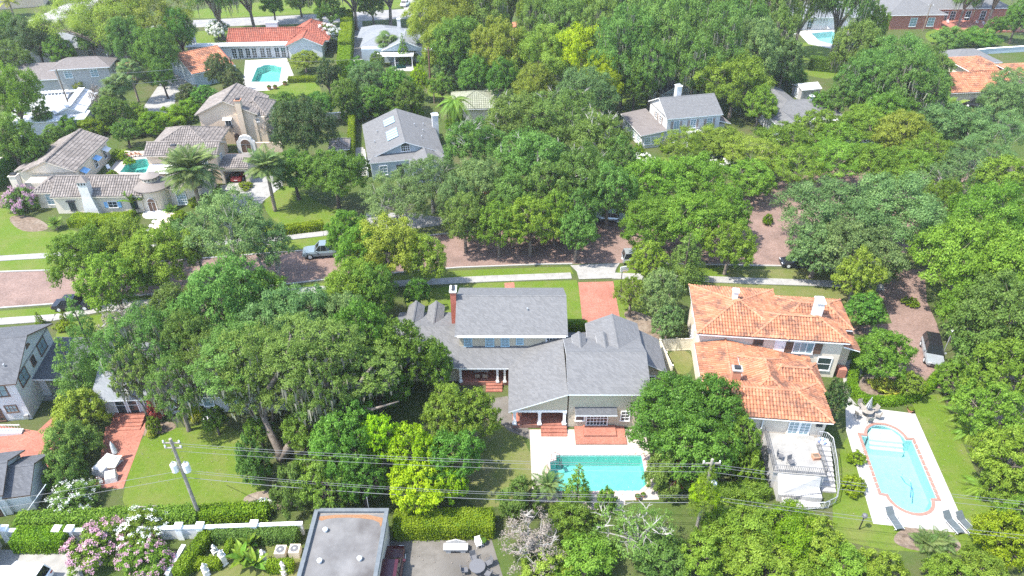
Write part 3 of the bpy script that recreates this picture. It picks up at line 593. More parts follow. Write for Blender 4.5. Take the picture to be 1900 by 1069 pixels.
def tree_meshes(shape, ci, var, moss=False):
    key = (shape, ci, var)
    if key in PROTO: return PROTO[key]
    R = CLASSES[ci]; H = HCLASS(shape, R); rng = np.random.default_rng(1000 + ci * 37 + var * 101 + len(shape) * 7)
    C, rr = crown_points(rng, shape, R, H); L = 0.075 + 0.042 * R ** 0.65
    if shape == 'airy': L *= 0.85
    area = 2 * math.pi * R * R * LEAFK[shape] * (0.85 if R > 5 else 1) * (0.75 if shape == 'cone' else 1); N = int(area / (0.31 * L * L))
    if N > 80000: N = 80000; L = math.sqrt(area / (0.31 * N))
    w = rr ** 2; cnt = np.maximum((N * w / w.sum()).astype(int), 8)
    pos, nrm, tin = [], [], []
    cen = np.array([0, 0, H * 0.45])
    for c, r, k in zip(C, rr, cnt):
        out = c - cen; out = out / max(np.linalg.norm(out), 1e-6); ns = max(6, int(13 * (r / 1.0) ** 0.8))
        d = unit(rng, ns) + out * 0.55 + np.array([0, 0, 0.35]); d /= np.linalg.norm(d, axis=1, keepdims=True)
        sp = c + d * (r * rng.uniform(0.35, 1.0, ns))[:, None] * np.array([1, 1, 0.72 if shape != 'cone' else 0.9])
        si = rng.integers(0, ns, k); sg = r * 0.19
        p = sp[si] + rng.normal(size=(k, 3)) * sg * np.array([1, 1, 0.62])
        pos.append(p); nrm.append((p - c) / r * 0.9 + rng.normal(size=(k, 3)) * 0.42 + np.array([0, 0, 0.42]))
        ct = rng.random(); st = rng.random(ns); tin.append(np.clip(0.55 * ct + 0.45 * st[si], 0, 1))
    pos = np.concatenate(pos); nrm = np.concatenate(nrm); tin = np.concatenate(tin)
    pos[:, 2] = np.maximum(pos[:, 2], 0.05)
    cm = quads_mesh('crown', leaf_arrays(rng, pos, nrm, L), tin, ['leaf_oak'])
    wm = wood_mesh(rng, shape, R, H, C, rr, 4 if shape == 'airy' and var == 0 else 1).mesh('trunk', 'bark'); wm.polygons.foreach_set('use_smooth', [True] * len(wm.polygons))
    # hanging moss beneath the lower clumps
    n = int(len(C) * 4); i = rng.integers(0, len(C), n); b = C[i] + rng.normal(size=(n, 3)) * rr[i][:, None] * np.array([.5, .5, .15]); b[:, 2] -= rr[i] * 0.2
    ln = rng.uniform(0.4, 1.5, n) * min(1.0, R / 6); a = rng.uniform(0, 3.14, n); wv = np.stack([np.cos(a), np.sin(a), np.zeros(n)], 1) * rng.uniform(.05, .14, n)[:, None]
    dn = np.stack([rng.normal(size=n) * .08, rng.normal(size=n) * .08, -ln], 1)
    v = np.stack([b - wv, b + wv, b + dn + wv * .35, b + dn - wv * .35], 1).reshape(-1, 3); v[:, 2] = np.maximum(v[:, 2], 0.1)
    mm = quads_mesh('moss', v, rng.random(n), ['moss_grey'])
    # bare pale twigs breaking through the crown top
    m = MB(); top = [k for k in range(len(C)) if C[k][2] > H * 0.5]
    for k in rng.choice(top, min(9, len(top)), replace=False):
        c = Vector(C[k]); r = rr[k]
        for q in range(3):
            d = Vector((rng.uniform(-1, 1), rng.uniform(-1, 1), rng.uniform(.25, .8))).normalized(); e = c + d * r * 1.35
            s = c + d * r * .5 + Vector((rng.uniform(-.2, .2), rng.uniform(-.2, .2), 0)) * r
            m.tube([c, s, e], [.07, .055, .015], 4)
            for t in range(2): m.tube([s.lerp(e, .45), e + Vector((rng.uniform(-.5, .5), rng.uniform(-.5, .5), rng.uniform(-.1, .25))) * r], [.035, .01], 4)
    bm_ = m.mesh('bare_branch', 'bark_pale')
    PROTO[key] = (cm, wm, mm, bm_, R, H); return PROTO[key]
CLASSES = [0.8, 1.4, 2.2, 3.2, 4.6, 6.5, 9.0, 12.5]
def HCLASS(shape, R): return {'dome': 1.75, 'airy': 1.9, 'cone': 3.2, 'bush': 1.25, 'sparse': 1.8}[shape] * R ** (0.92 if shape in ('dome', 'airy') else 1.0)
NT = [0]
KINDS = {  # name, shape, leaf, bark, moss, twigs
    'oak': ('oak_tree', 'dome', 'leaf_oak', 'bark', 0, 0), 'oakm': ('oak_tree', 'dome', 'leaf_oak', 'bark', 1, 0), 'oakt': ('oak_tree', 'dome', 'leaf_oak', 'bark', 0, 1), 'oaka': ('oak_tree', 'airy', 'leaf_oak', 'bark', 1, 0),
    'fresh': ('leafy_tree', 'dome', 'leaf_fresh', 'bark', 0, 0), 'fresha': ('leafy_tree', 'airy', 'leaf_fresh', 'bark', 0, 0), 'deep': ('leafy_tree', 'dome', 'leaf_deep', 'bark_dark', 0, 0),
    'yellow': ('leafy_tree', 'dome', 'leaf_yellow', 'bark', 0, 0), 'olive': ('leafy_tree', 'dome', 'leaf_olive', 'bark', 0, 0), 'olivea': ('leafy_tree', 'airy', 'leaf_olive', 'bark', 0, 0), 'olivem': ('oak_tree', 'dome', 'leaf_olive', 'bark', 1, 0),
    'blue': ('leafy_tree', 'dome', 'leaf_blue', 'bark', 0, 0), 'bluea': ('leafy_tree', 'airy', 'leaf_blue', 'bark_pale', 0, 0), 'magnolia': ('magnolia_tree', 'dome', 'leaf_magnolia', 'bark_dark', 0, 0), 'conifer': ('conifer_tree', 'cone', 'leaf_fresh', 'bark_dark', 0, 0), 'cedar': ('conifer_tree', 'cone', 'leaf_oak', 'bark_dark', 0, 0),
    'shrub': ('shrub', 'bush', 'leaf_fresh', 'bark_dark', 0, 0), 'shrubd': ('shrub', 'bush', 'leaf_deep', 'bark_dark', 0, 0), 'shrubo': ('shrub', 'bush', 'leaf_oak', 'bark_dark', 0, 0), 'shruby': ('shrub', 'bush', 'leaf_hedge', 'bark_dark', 0, 0), 'shrubg': ('shrub', 'bush', 'leaf_gold', 'bark_dark', 0, 0), 'shrubl': ('shrub', 'bush', 'leaf_olive', 'bark_dark', 0, 0), 'topiary': ('clipped_shrub', 'cone', 'leaf_hedge', 'bark_dark', 0, 0),
    'dry': ('dry_shrub', 'sparse', 'leaf_dry', 'bark_pale', 0, 1), 'bare': ('bare_tree', 'sparse', 'leaf_oak', 'bark_pale', 0, 1), 'red': ('shrub', 'bush', 'petal_red', 'bark_dark', 0, 0)}
def setmat(o, m):
    o.material_slots[0].link = 'OBJECT'; o.material_slots[0].material = MATS[m]
def tree(kind, px, py, rpx, H, label, group=None, at=None, R=None, flower=None, twigs=None, moss=None):
    """crown centred on pixel (px, py) with half-width rpx; H metres tall, rooted straight below"""
    nm, shape, leaf, bark, ms, tw = KINDS[kind]; NT[0] += 1
    zc = H * (0.58 if shape not in ('bush', 'cone') else 0.42)
    if at is None: p = G(px, py, zc); R = rpx * mpp(p)
    else: p = Vector((at[0], at[1], zc))
    ci = min(range(len(CLASSES)), key=lambda k: abs(math.log(CLASSES[k] / R))); var = NT[0] % (3 if ci in (4, 5) and shape == 'dome' else 2)
    cm, wm, mm, bm_, Rc, Hc = tree_meshes(shape, ci, var)
    cat = 'shrub' if 'shrub' in nm else 'tree'
    t = empty(nm, (p.x, p.y, 0), (NT[0] * 2.399) % 6.283, label, cat, group); s = (R / Rc, R / Rc, H / Hc)
    c = link('crown' if cat == 'tree' else 'foliage', cm, t, sc=s); setmat(c, leaf); c['kind'] = 'stuff'
    w = link('trunk' if cat == 'tree' else 'stem', wm, t, sc=s); setmat(w, bark)
    if (ms if moss is None else moss): tag(link('moss', mm, t, sc=s), kind='stuff')
    if (tw if twigs is None else twigs): tag(link('bare_branch', bm_, t, sc=s), kind='stuff')
    if flower:
        fm, fn = flower; f = link('blossom', blossom_mesh(shape, ci, var, fn), t, sc=s); setmat(f, fm); f['kind'] = 'stuff'
    return t
BLOS = {}
def blossom_mesh(shape, ci, var, dens):
    key = (shape, ci, var, dens)
    if key in BLOS: return BLOS[key]
    R = CLASSES[ci]; H = HCLASS(shape, R); rng = np.random.default_rng(1000 + ci * 37 + var * 101 + len(shape) * 7); C, rr = crown_points(rng, shape, R, H)
    pos, nr = [], []
    for c, r in zip(C, rr):
        if c[2] < H * 0.3: continue
        out = c - np.array([0, 0, H * .3]); out /= np.linalg.norm(out); n = int(dens * rng.integers(1, 4)); d = unit(rng, max(n, 1)) * .6 + out + np.array([0, 0, .3]); d /= np.linalg.norm(d, axis=1, keepdims=True)
        for e in d:
            k = 16; base = c + e * r * 1.12; pos.append(base + rng.normal(size=(k, 3)) * 0.055 * R ** .6); nr.append(e + rng.normal(size=(k, 3)) * .5)
    pos = np.concatenate(pos); nr = np.concatenate(nr); BLOS[key] = quads_mesh('blossom', leaf_arrays(rng, pos, nr, 0.045 + 0.035 * R ** .6, .9), rng.random(len(pos)), ['petal_white']); return BLOS[key]

# palms: every frond its own part
FR = {}
def frond_mesh(kind, var):
    key = (kind, var)
    if key in FR: return FR[key]
    rng = np.random.default_rng(50 + var + len(kind)); m = MB()
    if kind == 'fan':
        n = 16; L = 1.0
        m.tube([(0, 0, 0), (0.5, 0, 0.12), (0.8, 0, 0.1)], [.03, .02, .015], 4)
        for k in range(n):
            a = -1.9 + 3.8 * k / (n - 1); d = Vector((math.cos(a), math.sin(a), -.25)); b = Vector((.8, 0, .1)); s = Vector((-math.sin(a), math.cos(a), 0)) * .045
            tip = b + d * .62 + Vector((0, 0, -.2)); mid = b + d * .32; m.face([b, mid - s, tip, mid + s])
    else:
        n = 26; droop = {'date': .28, 'queen': 1.15, 'cycad': .12}[kind] * (1 + .25 * var); pts = []
        for k in range(n + 1):
            f = k / n; pts.append(Vector((f * (1 - .25 * droop * f), 0.03 * math.sin(3 * f + var), .34 * f - droop * f ** 2.2)))
        m.tube(pts[::5] + [pts[-1]], [.022, .018, .015, .012, .008, .004, .003][:len(pts[::5]) + 1], 4)
        for k in range(3, n + 1):
            f = k / n; d = (pts[k] - pts[k - 1]).normalized(); w = .27 * math.sin(math.pi * min(1, .12 + f * .9)) + .05
            for sd in (-1, 1):
                lat = Vector((d.x * .55, sd, d.z * .5 - (.75 if kind == 'queen' else .1))).normalized(); b = pts[k]; s = d * .02
                e = b + lat * w * (1 + rng.uniform(-.15, .15)) + Vector((0, 0, -.05)); q = b.lerp(e, .5); m.face([b - s, q - s * .9 + Vector((0, 0, .01)), e, q + s])
    me = m.mesh('frond', 'leaf_palm'); at = me.attributes.new('tint', 'FLOAT', 'POINT'); at.data.foreach_set('value', np.full(len(me.vertices), .2 + .3 * var, dtype=np.float32))
    FR[key] = me; return me
def palm(kind, base, H, L, n, label, leaf='leaf_palm', group='palm trees', name='palm_tree', lean=(0, 0)):
    t = empty(name, base, 0, label, 'palm tree' if name == 'palm_tree' else 'plant', group); rng = random.Random(int(base[0] * 7 + base[1] * 3))
    if H > 0.6:
        m = MB(); k = 14; pts = []; rad = []
        for i in range(k + 1):
            f = i / k; pts.append((lean[0] * f * f, lean[1] * f * f, H * f - .1)); rad.append((.24 - .08 * f + (.03 if i % 2 else 0) + (.12 if f > .9 else 0)) * (L / 2.6) ** .5)
        m.tube(pts, rad, 8).build('trunk', 'palm_bark', t, True)
    for i in range(n):
        f = link('frond', frond_mesh(kind, i % 3), t); lo = i / n
        f.location = (lean[0], lean[1], H); f.rotation_euler = (0, math.radians(-62 + 100 * lo + rng.uniform(-8, 8)), i * 2.399 + rng.uniform(-.2, .2)); sc = L * rng.uniform(.85, 1.1) * (.8 if i < 5 else 1); f.scale = (sc,) * 3; setmat(f, leaf)
    return t

# hedges
def hedge(pts, w, h, label, leaf='leaf_hedge', group='clipped hedges', L=0.13, dens=2.6, closed=False, z0=0.0, rough=0.08, name='hedge'):
    pts = [Vector((p[0], p[1])) for p in pts]
    if closed: pts = pts + [pts[0]]
    rng = np.random.default_rng(int(abs(pts[0].x * 13 + pts[0].y * 7)) + 5); o = pts[0]
    pos, nr = [], []; m = MB(); acc = 0
    for a, b in zip(pts, pts[1:]):
        d = (b - a); Ln = d.length
        if Ln < 1e-4: continue
        d = d / Ln; s = Vector((-d.y, d.x)); q = w / 2
        i0 = a - o - d * .02; i1 = b - o + d * .02
        m.prism([tuple(i0 - s * (q - .07)), tuple(i1 - s * (q - .07)), tuple(i1 + s * (q - .07)), tuple(i0 + s * (q - .07))], 0.0, h - .07)
        for A, kind in ((Ln * w, 0), (Ln * h, 1), (Ln * h, 2), (w * h, 3), (w * h, 4)):
            n = int(A * dens / (.31 * L * L)); u = rng.uniform(0, 1, n); v = rng.uniform(0, 1, n); k = rng.normal(size=n) * rough
            dx, sx = np.array(d), np.array(s); a2 = np.array(a - o)
            wob = lambda xy: .07 * np.sin(xy[:, 0] * 2.3 + 1.3) * np.sin(xy[:, 1] * 1.9) + .05 * np.sin(xy[:, 0] * 5.1 + xy[:, 1] * 4.3)
            if kind == 0: xy = a2 + dx * (u * Ln)[:, None] + sx * ((v - .5) * w)[:, None]; z = h + k + wob(xy); N = (0, 0, 1)
            elif kind in (1, 2): sg = 1 if kind == 1 else -1; xy = a2 + dx * (u * Ln)[:, None] + sx * (sg * q + sg * k)[:, None]; z = v * h; N = (s.x * sg, s.y * sg, .25)
            else: e = 0 if kind == 3 else Ln; sg = -1 if kind == 3 else 1; xy = a2 + dx * (e + sg * k)[:, None] + sx * ((u - .5) * w)[:, None]; z = v * h; N = (d.x * sg, d.y * sg, .25)
            pos.append(np.column_stack([xy, z])); nr.append(np.array(N) * .8 + rng.normal(size=(n, 3)) * .5)
    pos = np.concatenate(pos); nr = np.concatenate(nr); pos[:, 2] = np.maximum(pos[:, 2], .03)
    tn = 0.5 + 0.35 * np.sin(pos[:, 0] * 2.1 + 1) * np.sin(pos[:, 1] * 1.7) + rng.normal(size=len(pos)) * .15
    t = empty(name, (o.x, o.y, z0), 0, label, 'hedge', group)
    f = link('foliage', quads_mesh('foliage', leaf_arrays(rng, pos, nr, L), np.clip(tn, 0, 1), [leaf]), t); f['kind'] = 'stuff'
    m.build('solid_core', 'leaf_deep', t); return t  # solid core box, added inside to keep the hedge opaque
# ------------------------------------------------------------------ house kit: walls, roofs laid in slabs, clay tiles, windows
def inpoly(u, v, poly):
    n = len(poly); c = np.zeros(len(u), bool)
    for i in range(n):
        (x0, y0), (x1, y1) = poly[i], poly[i - 1]
        if abs(y1 - y0) < 1e-9: continue
        c ^= ((y0 > v) != (y1 > v)) & (u < (x1 - x0) * (v - y0) / (y1 - y0) + x0)
    return c
class Acc:
    def __init__(s): s.v = []; s.f = []; s.n = 0
    def add(s, tv, tf, O, U, V, N):
        """copies of a template (columns: along u, v, n) at origins O"""
        k = len(O); T = tv.shape[0]
        P3 = O[:, None, :] + tv[None, :, 0:1] * U + tv[None, :, 1:2] * V + tv[None, :, 2:3] * N
        s.v.append(P3.reshape(-1, 3)); base = s.n
        for i in range(k): s.f += [tuple(base + i * T + q for q in f) for f in tf]
        s.n += k * T
    def build(s, name, m, parent):
        me = bpy.data.meshes.new(name); me.from_pydata(np.concatenate(s.v).tolist(), [], s.f); me.materials.append(MATS[m]); me.update(); o = link(name, me, parent); o['kind'] = 'stuff'; return o
def tile_template(w, l, rise):
    a = np.linspace(0, math.pi, 5); lo = np.stack([-np.cos(a) * w * .5, np.zeros(5), np.sin(a) * rise + .035], 1); hi = np.stack([-np.cos(a) * w * .42, np.full(5, l * 1.12), np.sin(a) * rise * .85], 1)
    tv = np.concatenate([lo, hi]); tf = [(i, i + 1, i + 6, i + 5) for i in range(4)] + [(4, 3, 2, 1, 0)]; return tv, tf
class House:
    def __init__(s, name, label, o, yaw=0.0, cat='house', group=None, z=0.0):
        s.t = empty(name, (o[0], o[1], z), math.radians(yaw), label, cat, group); s.rng = np.random.default_rng(int(abs(o[0] * 31 + o[1] * 17)))
    def box(s, name, m, *d): return MB().box(*d).build(name, m, s.t)
    def prism(s, name, m, poly, z0, z1): return MB().prism(poly, z0, z1).build(name, m, s.t)
    def wall(s, m, *d): return s.box('wall', m, *d)
    def gwall(s, m, pts, axis, a, b, name='gable_wall'):
        """upright panel with outline pts (horizontal, z) between planes a and b"""
        if axis == 'x': r = [[(a, p[0], p[1]) for p in pts], [(b, p[0], p[1]) for p in pts]]      # panel facing x
        else: r = [[(p[0], a, p[1]) for p in pts], [(p[0], b, p[1]) for p in pts]]
        return MB().hexa(r[0], r[1]).build(name, m, s.t)
    def roof(s, polys, m, trim='white_paint', th=.14, tile=None, tw=.3, tl=.42, rise=.085, ridges=(), name='roof', capr=.14):
        """slabs under the given sloping outlines; the first edge of each outline is its eave"""
        b = MB()
        for p in polys:
            n = len(p); i = len(b.v); b.v += [tuple(q) for q in p] + [(q[0], q[1], q[2] - th) for q in p]
            b.f.append(tuple(range(i, i + n))); b.m.append(0); b.f.append(tuple(range(i + 2 * n - 1, i + n - 1, -1))); b.m.append(1)
            for a in range(n): c = (a + 1) % n; b.f.append((i + c, i + a, i + n + a, i + n + c)); b.m.append(1)
        R = b.build(name, [m, trim], s.t)
        if tile:
            A = Acc(); tv, tf = tile_template(tw, tl, rise)
            for p in polys:
                q = [np.array(x, float) for x in p]; U = q[1] - q[0]; Lu = np.linalg.norm(U); U /= Lu; N = np.cross(q[1] - q[0], q[2] - q[1]); N /= np.linalg.norm(N)
                if N[2] < 0: N = -N
                V = np.cross(N, U)
                if sum(float((x - q[0]) @ V) for x in q) < 0: V = -V
                p2 = [(float((x - q[0]) @ U), float((x - q[0]) @ V)) for x in q]; u0, u1 = min(a for a, _ in p2), max(a for a, _ in p2); v1 = max(a for _, a in p2)
                uu, vv = np.meshgrid(np.arange(u0 + tw / 2, u1, tw), np.arange(.05, v1 - tl * .4, tl)); uu = uu.ravel(); vv = vv.ravel(); ok = inpoly(uu, np.maximum(vv + tl * .5, .02), p2); uu, vv = uu[ok], vv[ok]
                if not len(uu): continue
                O = q[0] + uu[:, None] * U + (vv + s.rng.normal(size=len(uu)) * .012)[:, None] * V + (0.004 + np.abs(s.rng.normal(size=len(uu))) * .008)[:, None] * N
                A.add(tv, tf, O, U, V, N)
            cv, cf = tile_template(capr * 2, .42, capr * .8); Cc = Acc()
            for a, c in ridges:
                a, c = np.array(a, float), np.array(c, float); d = c - a; L = np.linalg.norm(d); d /= L; U = np.cross(d, (0, 0, 1.0)); U /= np.linalg.norm(U); N = np.cross(U, d); k = np.arange(0, L - .1, .42); Cc.add(cv, cf, a + k[:, None] * d + N * .06, U, d, N)
            A.build('roof_tiling', tile, R)
            if Cc.n: Cc.build('ridge_tiling', 'tile_cap' if tile == 'tile_orange' else tile, R)
        else:
            k = MB()
            for a, c in ridges:
                a, c = Vector(a), Vector(c); d = (c - a).normalized(); u = d.cross(Vector((0, 0, 1))).normalized() * .16; up = Vector((0, 0, .035)); dn = Vector((0, 0, -.05))
                k.face([a - u + dn, a + up, c + up, c - u + dn]); k.face([a + up, a + u + dn, c + u + dn, c + up])
            if ridges: k.build('ridge_cap', m, R)
        return R
    def gable(s, x0, x1, y0, y1, ze, zr, m, axis='x', wallm=None, inset=.4, tile=None, **k):
        if axis == 'x':
            ym = (y0 + y1) / 2; P_ = [[(x0, y0, ze), (x1, y0, ze), (x1, ym, zr), (x0, ym, zr)], [(x1, y1, ze), (x0, y1, ze), (x0, ym, zr), (x1, ym, zr)]]; rg = [((x0, ym, zr), (x1, ym, zr))]
            if wallm:
                for a, b in ((x0 + inset, x0 + inset + .15), (x1 - inset - .15, x1 - inset)): s.gwall(wallm, [(y0 + inset, ze - .3), (y1 - inset, ze - .3), (y1 - inset, ze + (zr - ze) * inset / (ym - y0) - .16), (ym, zr - .16), (y0 + inset, ze + (zr - ze) * inset / (ym - y0) - .16)], 'x', a, b)
        else:
            xm = (x0 + x1) / 2; P_ = [[(x0, y1, ze), (x0, y0, ze), (xm, y0, zr), (xm, y1, zr)], [(x1, y0, ze), (x1, y1, ze), (xm, y1, zr), (xm, y0, zr)]]; rg = [((xm, y0, zr), (xm, y1, zr))]
            if wallm:
                for a, b in ((y0 + inset, y0 + inset + .15), (y1 - inset - .15, y1 - inset)): s.gwall(wallm, [(x0 + inset, ze - .3), (x1 - inset, ze - .3), (x1 - inset, ze + (zr - ze) * inset / (xm - x0) - .16), (xm, zr - .16), (x0 + inset, ze + (zr - ze) * inset / (xm - x0) - .16)], 'y', a, b)
        return s.roof(P_, m, tile=tile, ridges=rg, **k)
    def hip(s, x0, x1, y0, y1, ze, zr, m, tile=None, hx=None, **k):
        w, d = x1 - x0, y1 - y0; A, B, C, D = (x0, y0, ze), (x1, y0, ze), (x1, y1, ze), (x0, y1, ze)
        if abs(w - d) < .3: a = b = ((x0 + x1) / 2, (y0 + y1) / 2, zr); P_ = [[A, B, a], [B, C, a], [C, D, a], [D, A, a]]; rg = []
        elif w > d: r = hx or d / 2; a, b = (x0 + r, (y0 + y1) / 2, zr), (x1 - r, (y0 + y1) / 2, zr); P_ = [[A, B, b, a], [B, C, b], [C, D, a, b], [D, A, a]]; rg = [(a, b)]
        else: r = hx or w / 2; a, b = ((x0 + x1) / 2, y0 + r, zr), ((x0 + x1) / 2, y1 - r, zr); P_ = [[A, B, a], [B, C, b, a], [C, D, b], [D, A, a, b]]; rg = [(a, b)]
        e = {A: a, B: b if w > d else a, C: b, D: a if w > d else b}
        return s.roof(P_, m, tile=tile, ridges=rg + [(q, e[q]) for q in (A, B, C, D)], **k)
    def win(s, x, y, z, w, h, rot=0, m='white_paint', glass='glass_dark', nx=2, ny=3, shut=None, sill=True, name='window', arch=False):
        """x, y, z of the middle of the sill line on the wall face; rot 0 looks towards the viewer's side, 90 to the right"""
        o = link(name, winmesh(w, h, m, arch), s.t, (x, y, z), math.radians(rot)); g = link('pane', panemesh(w, h, glass, arch), o)
        if nx > 1 or ny > 1: tag(link('muntin', muntinmesh(w, h, nx, ny, m), o), kind='stuff')
        if shut:
            for sd in (-1, 1): sw = w * .42; q = MB().box(sd * (w / 2 + .1 + sw / 2) - sw / 2, sd * (w / 2 + .1 + sw / 2) + sw / 2, -.07, -.01, 0, h); [q.box(sd * (w / 2 + .1 + sw / 2) - sw * .4, sd * (w / 2 + .1 + sw / 2) + sw * .4, -.09, -.07, h * (k + .3) / 8, h * (k + .7) / 8) for k in range(8)]; q.build('shutter', shut, o)
        return o
    def door(s, x, y, z, w, h, rot=0, m='brown_trim', frame='white_paint', leaves=1):
        o = link('door', winmesh(w, h, frame, False), s.t, (x, y, z), math.radians(rot)); b = MB()
        for k in range(leaves): a = -w / 2 + w * k / leaves; b.box(a + .02, a + w / leaves - .02, -.03, .0, .02, h - .02); b.box(a + .1, a + w / leaves - .1, -.045, -.03, .15, h * .45); b.box(a + .1, a + w / leaves - .1, -.045, -.03, h * .52, h - .15)
        b.build('door_leaf', m, o); MB().box(w * .3, w * .3 + .05, -.1, -.04, h * .45, h * .5).build('handle', 'black_metal', o); return o
    def chimney(s, x0, x1, y0, y1, z0, z1, m, cap='white_paint'):
        o = s.box('chimney', m, x0, x1, y0, y1, z0, z1); MB().box(x0 - .08, x1 + .08, y0 - .08, y1 + .08, z1, z1 + .12).build('chimney_cap', cap, o)
        MB().box(x0 + .12, x1 - .12, y0 + .12, y1 - .12, z1 + .12, z1 + .3).build('flue', 'black_metal' if m != 'wall_white' else 'metal_grey', o); return o
    def vent(s, x, y, z, h=.5, r=.06, m='metal_grey'): return MB().cyl(x, y, z - .3, z + h, r, r, 8).cyl(x, y, z + h, z + h + .08, r * 1.7, r * 1.2, 8).build('vent_pipe', m, s.t)
    def post(s, x, y, z0, z1, r=.13, m='white_paint'): return MB().box(x - r, x + r, y - r, y + r, z0, z1 - .0).box(x - r * 1.5, x + r * 1.5, y - r * 1.5, y + r * 1.5, z0, z0 + .2).box(x - r * 1.4, x + r * 1.4, y - r * 1.4, y + r * 1.4, z1 - .18, z1 - .03).build('post', m, s.t)
    def steps(s, x0, x1, yb, n, run, z, m='patio_brick', name='step'):
        for k in range(n): s.box(name, m, x0, x1, yb - run * (n - k), yb - run * (n - k - 1) - .002, 0, z * (k + 1) / (n + 1))
WM = {}
def winmesh(w, h, m, arch):
    k = ('f', w, h, m, arch)
    if k not in WM:
        t = .09; b = MB().box(-w / 2 - t, -w / 2, -.06, .02, -t, h + t).box(w / 2, w / 2 + t, -.06, .02, -t, h + t).box(-w / 2, w / 2, -.06, .02, h, h + t).box(-w / 2 - t * 1.3, w / 2 + t * 1.3, -.1, .02, -t * 1.2, 0)
        if arch: b.hexa([(x, -.05, h + .05 + y) for x, y in arc(0, 0, w / 2 + t, 0, 180, 10)], [(x, .01, h + .05 + y) for x, y in arc(0, 0, w / 2 + t, 0, 180, 10)])
        WM[k] = b.mesh('window', m)
    return WM[k]
def panemesh(w, h, m, arch):
    k = ('p', w, h, m, arch)
    if k not in WM:
        b = MB().box(-w / 2, w / 2, -.02, .0, 0, h)
        if arch: b.hexa([(x, -.07, h + .06 + y) for x, y in arc(0, 0, w / 2, 0, 180, 10)], [(x, .0, h + .06 + y) for x, y in arc(0, 0, w / 2, 0, 180, 10)])
        WM[k] = b.mesh('pane', m)
    return WM[k]
def muntinmesh(w, h, nx, ny, m):
    k = ('m', w, h, nx, ny, m)
    if k not in WM:
        b = MB(); t = .022
        for i in range(1, nx): b.box(-w / 2 + w * i / nx - t, -w / 2 + w * i / nx + t, -.045, -.02, 0, h)
        for j in range(1, ny): b.box(-w / 2, w / 2, -.042, -.02, h * j / ny - t, h * j / ny + t)
        WM[k] = b.mesh('muntin', m)
    return WM[k]
def lap(H, x0, x1, y, z0, z1, m, step=.2):
    """lap siding on a wall facing the viewer: every board its own lip"""
    k = int((z1 - z0) / step)
    for j in range(k):
        b = MB(); a = z0 + j * step; b.hexa([(x0, y - .03, a), (x1, y - .03, a), (x1, y, a), (x0, y, a)], [(x0, y - .008, a + step - .004), (x1, y - .008, a + step - .004), (x1, y, a + step - .004), (x0, y, a + step - .004)]); b.build('siding_board', m, H.t)

# ---- cream house with grey shingle roofs in the middle
H = House('cream_house', 'cream clapboard house with grey shingle roofs and brick chimney behind the turquoise pool', (0, 58.8), 0)
g, c = 'shingle_grey', 'wall_cream'
H.wall(c, -5.45, 5.35, 0, 7.7, 2.7, 5.05); H.wall(c, -5.45, -.05, .9, 7.7, 0, 2.7); H.wall(c, -.05, 5.35, 0, 7.7, 0, 2.7)
lap(H, -5.45, 5.35, -.0, 3.3, 5.05, c)
H.gable(-5.85, 5.72, -.45, 8.1, 5.2, 7.2, g, 'x', c)
for x, w, h in ((-4.55, .7, 1.05), (-2.3, .75, 1.05), (-.72, .72, 1.05), (.8, .6, .75)): H.win(x, -.04, 3.52 if h > 1 else 3.8, w, h, 0, 'blue_trim', 'glass_blue')
H.win(4.3, -.04, 4.25, 1.45, .35, 0, 'white_paint', 'glass_dark', 5, 1)
H.chimney(-6.45, -5.87, 3.2, 4.3, 0, 8.0, 'chimney_brick'); H.vent(1.6, 2.2, 6.4, .3)
MB().box(-5.6, 5.5, -.6, -.46, 5.02, 5.16).build('gutter', 'white_paint', H.t)
# low left wing with two gables towards the street
H.wall(c, -12.2, -5.45, -1.6, 6.2, 0, 2.65); H.gable(-12.6, -5.47, -2.4, 7.0, 2.6, 4.25, g, 'x', c)
for x in (-10.7, -8.45): H.wall(c, x - .65, x + .65, 6.2, 7.0, 0, 3.2); H.gable(x - .92, x + .92, 2.4, 7.3, 3.3, 4.0, g, 'y', c, .25)
# left porch
H.roof([[(-5.6, -2.5, 2.6), (-.2, -2.5, 2.6), (1.9, -.02, 3.5), (-5.6, -.02, 3.5)]], g); H.box('porch_floor', 'patio_brick', -5.4, -.3, -2.2, .85, 0, .45)
H.box('porch_beam', 'white_paint', -5.4, -.4, -2.3, -2.1, 2.2, 2.45)
for x in (-5.3, -1.5, -.75): H.post(x, -2.15, .45, 2.45, .11)
H.steps(-2.7, -1.0, -2.2, 3, .35, .45); H.door(-3.6, .86, .45, .9, 1.9, 0, 'blue_trim'); H.win(-1.5, .86, .9, .8, 1.1, 0, 'white_paint', 'glass_blue')
# middle wing: one slope falling to the left, open porch at the near end
H.roof([[(-.35, -2.3, 2.6), (-.35, -8.75, 2.6), (5.2, -8.75, 4.85), (5.2, -.02, 4.85), (1.95, -.02, 3.53)]], g)
H.gwall(c, [(0, 2.35), (5.25, 2.35), (5.25, 4.7), (0, 2.6)], 'y', -8.15, -8.3); H.box('porch_beam', 'white_paint', 0, 5.25, -8.36, -8.1, 2.15, 2.4)
H.box('porch_floor', 'patio_brick', .05, 5.25, -8.3, -5.2, 0, .45); H.wall(c, .1, 5.25, -5.2, 0, 0, 2.6)
MB().hexa([(.1, -5.2, 2.55), (5.25, -5.2, 2.55), (5.25, 0, 2.55), (.1, 0, 2.55)], [(.1, -5.2, 2.62), (5.25, -5.2, 4.65), (5.25, 0, 4.65), (.1, 0, 2.62)]).build('upper_wall', c, H.t)
for x in (.25, 2.65, 5.05): H.post(x, -8.15, .45, 2.2, .14)
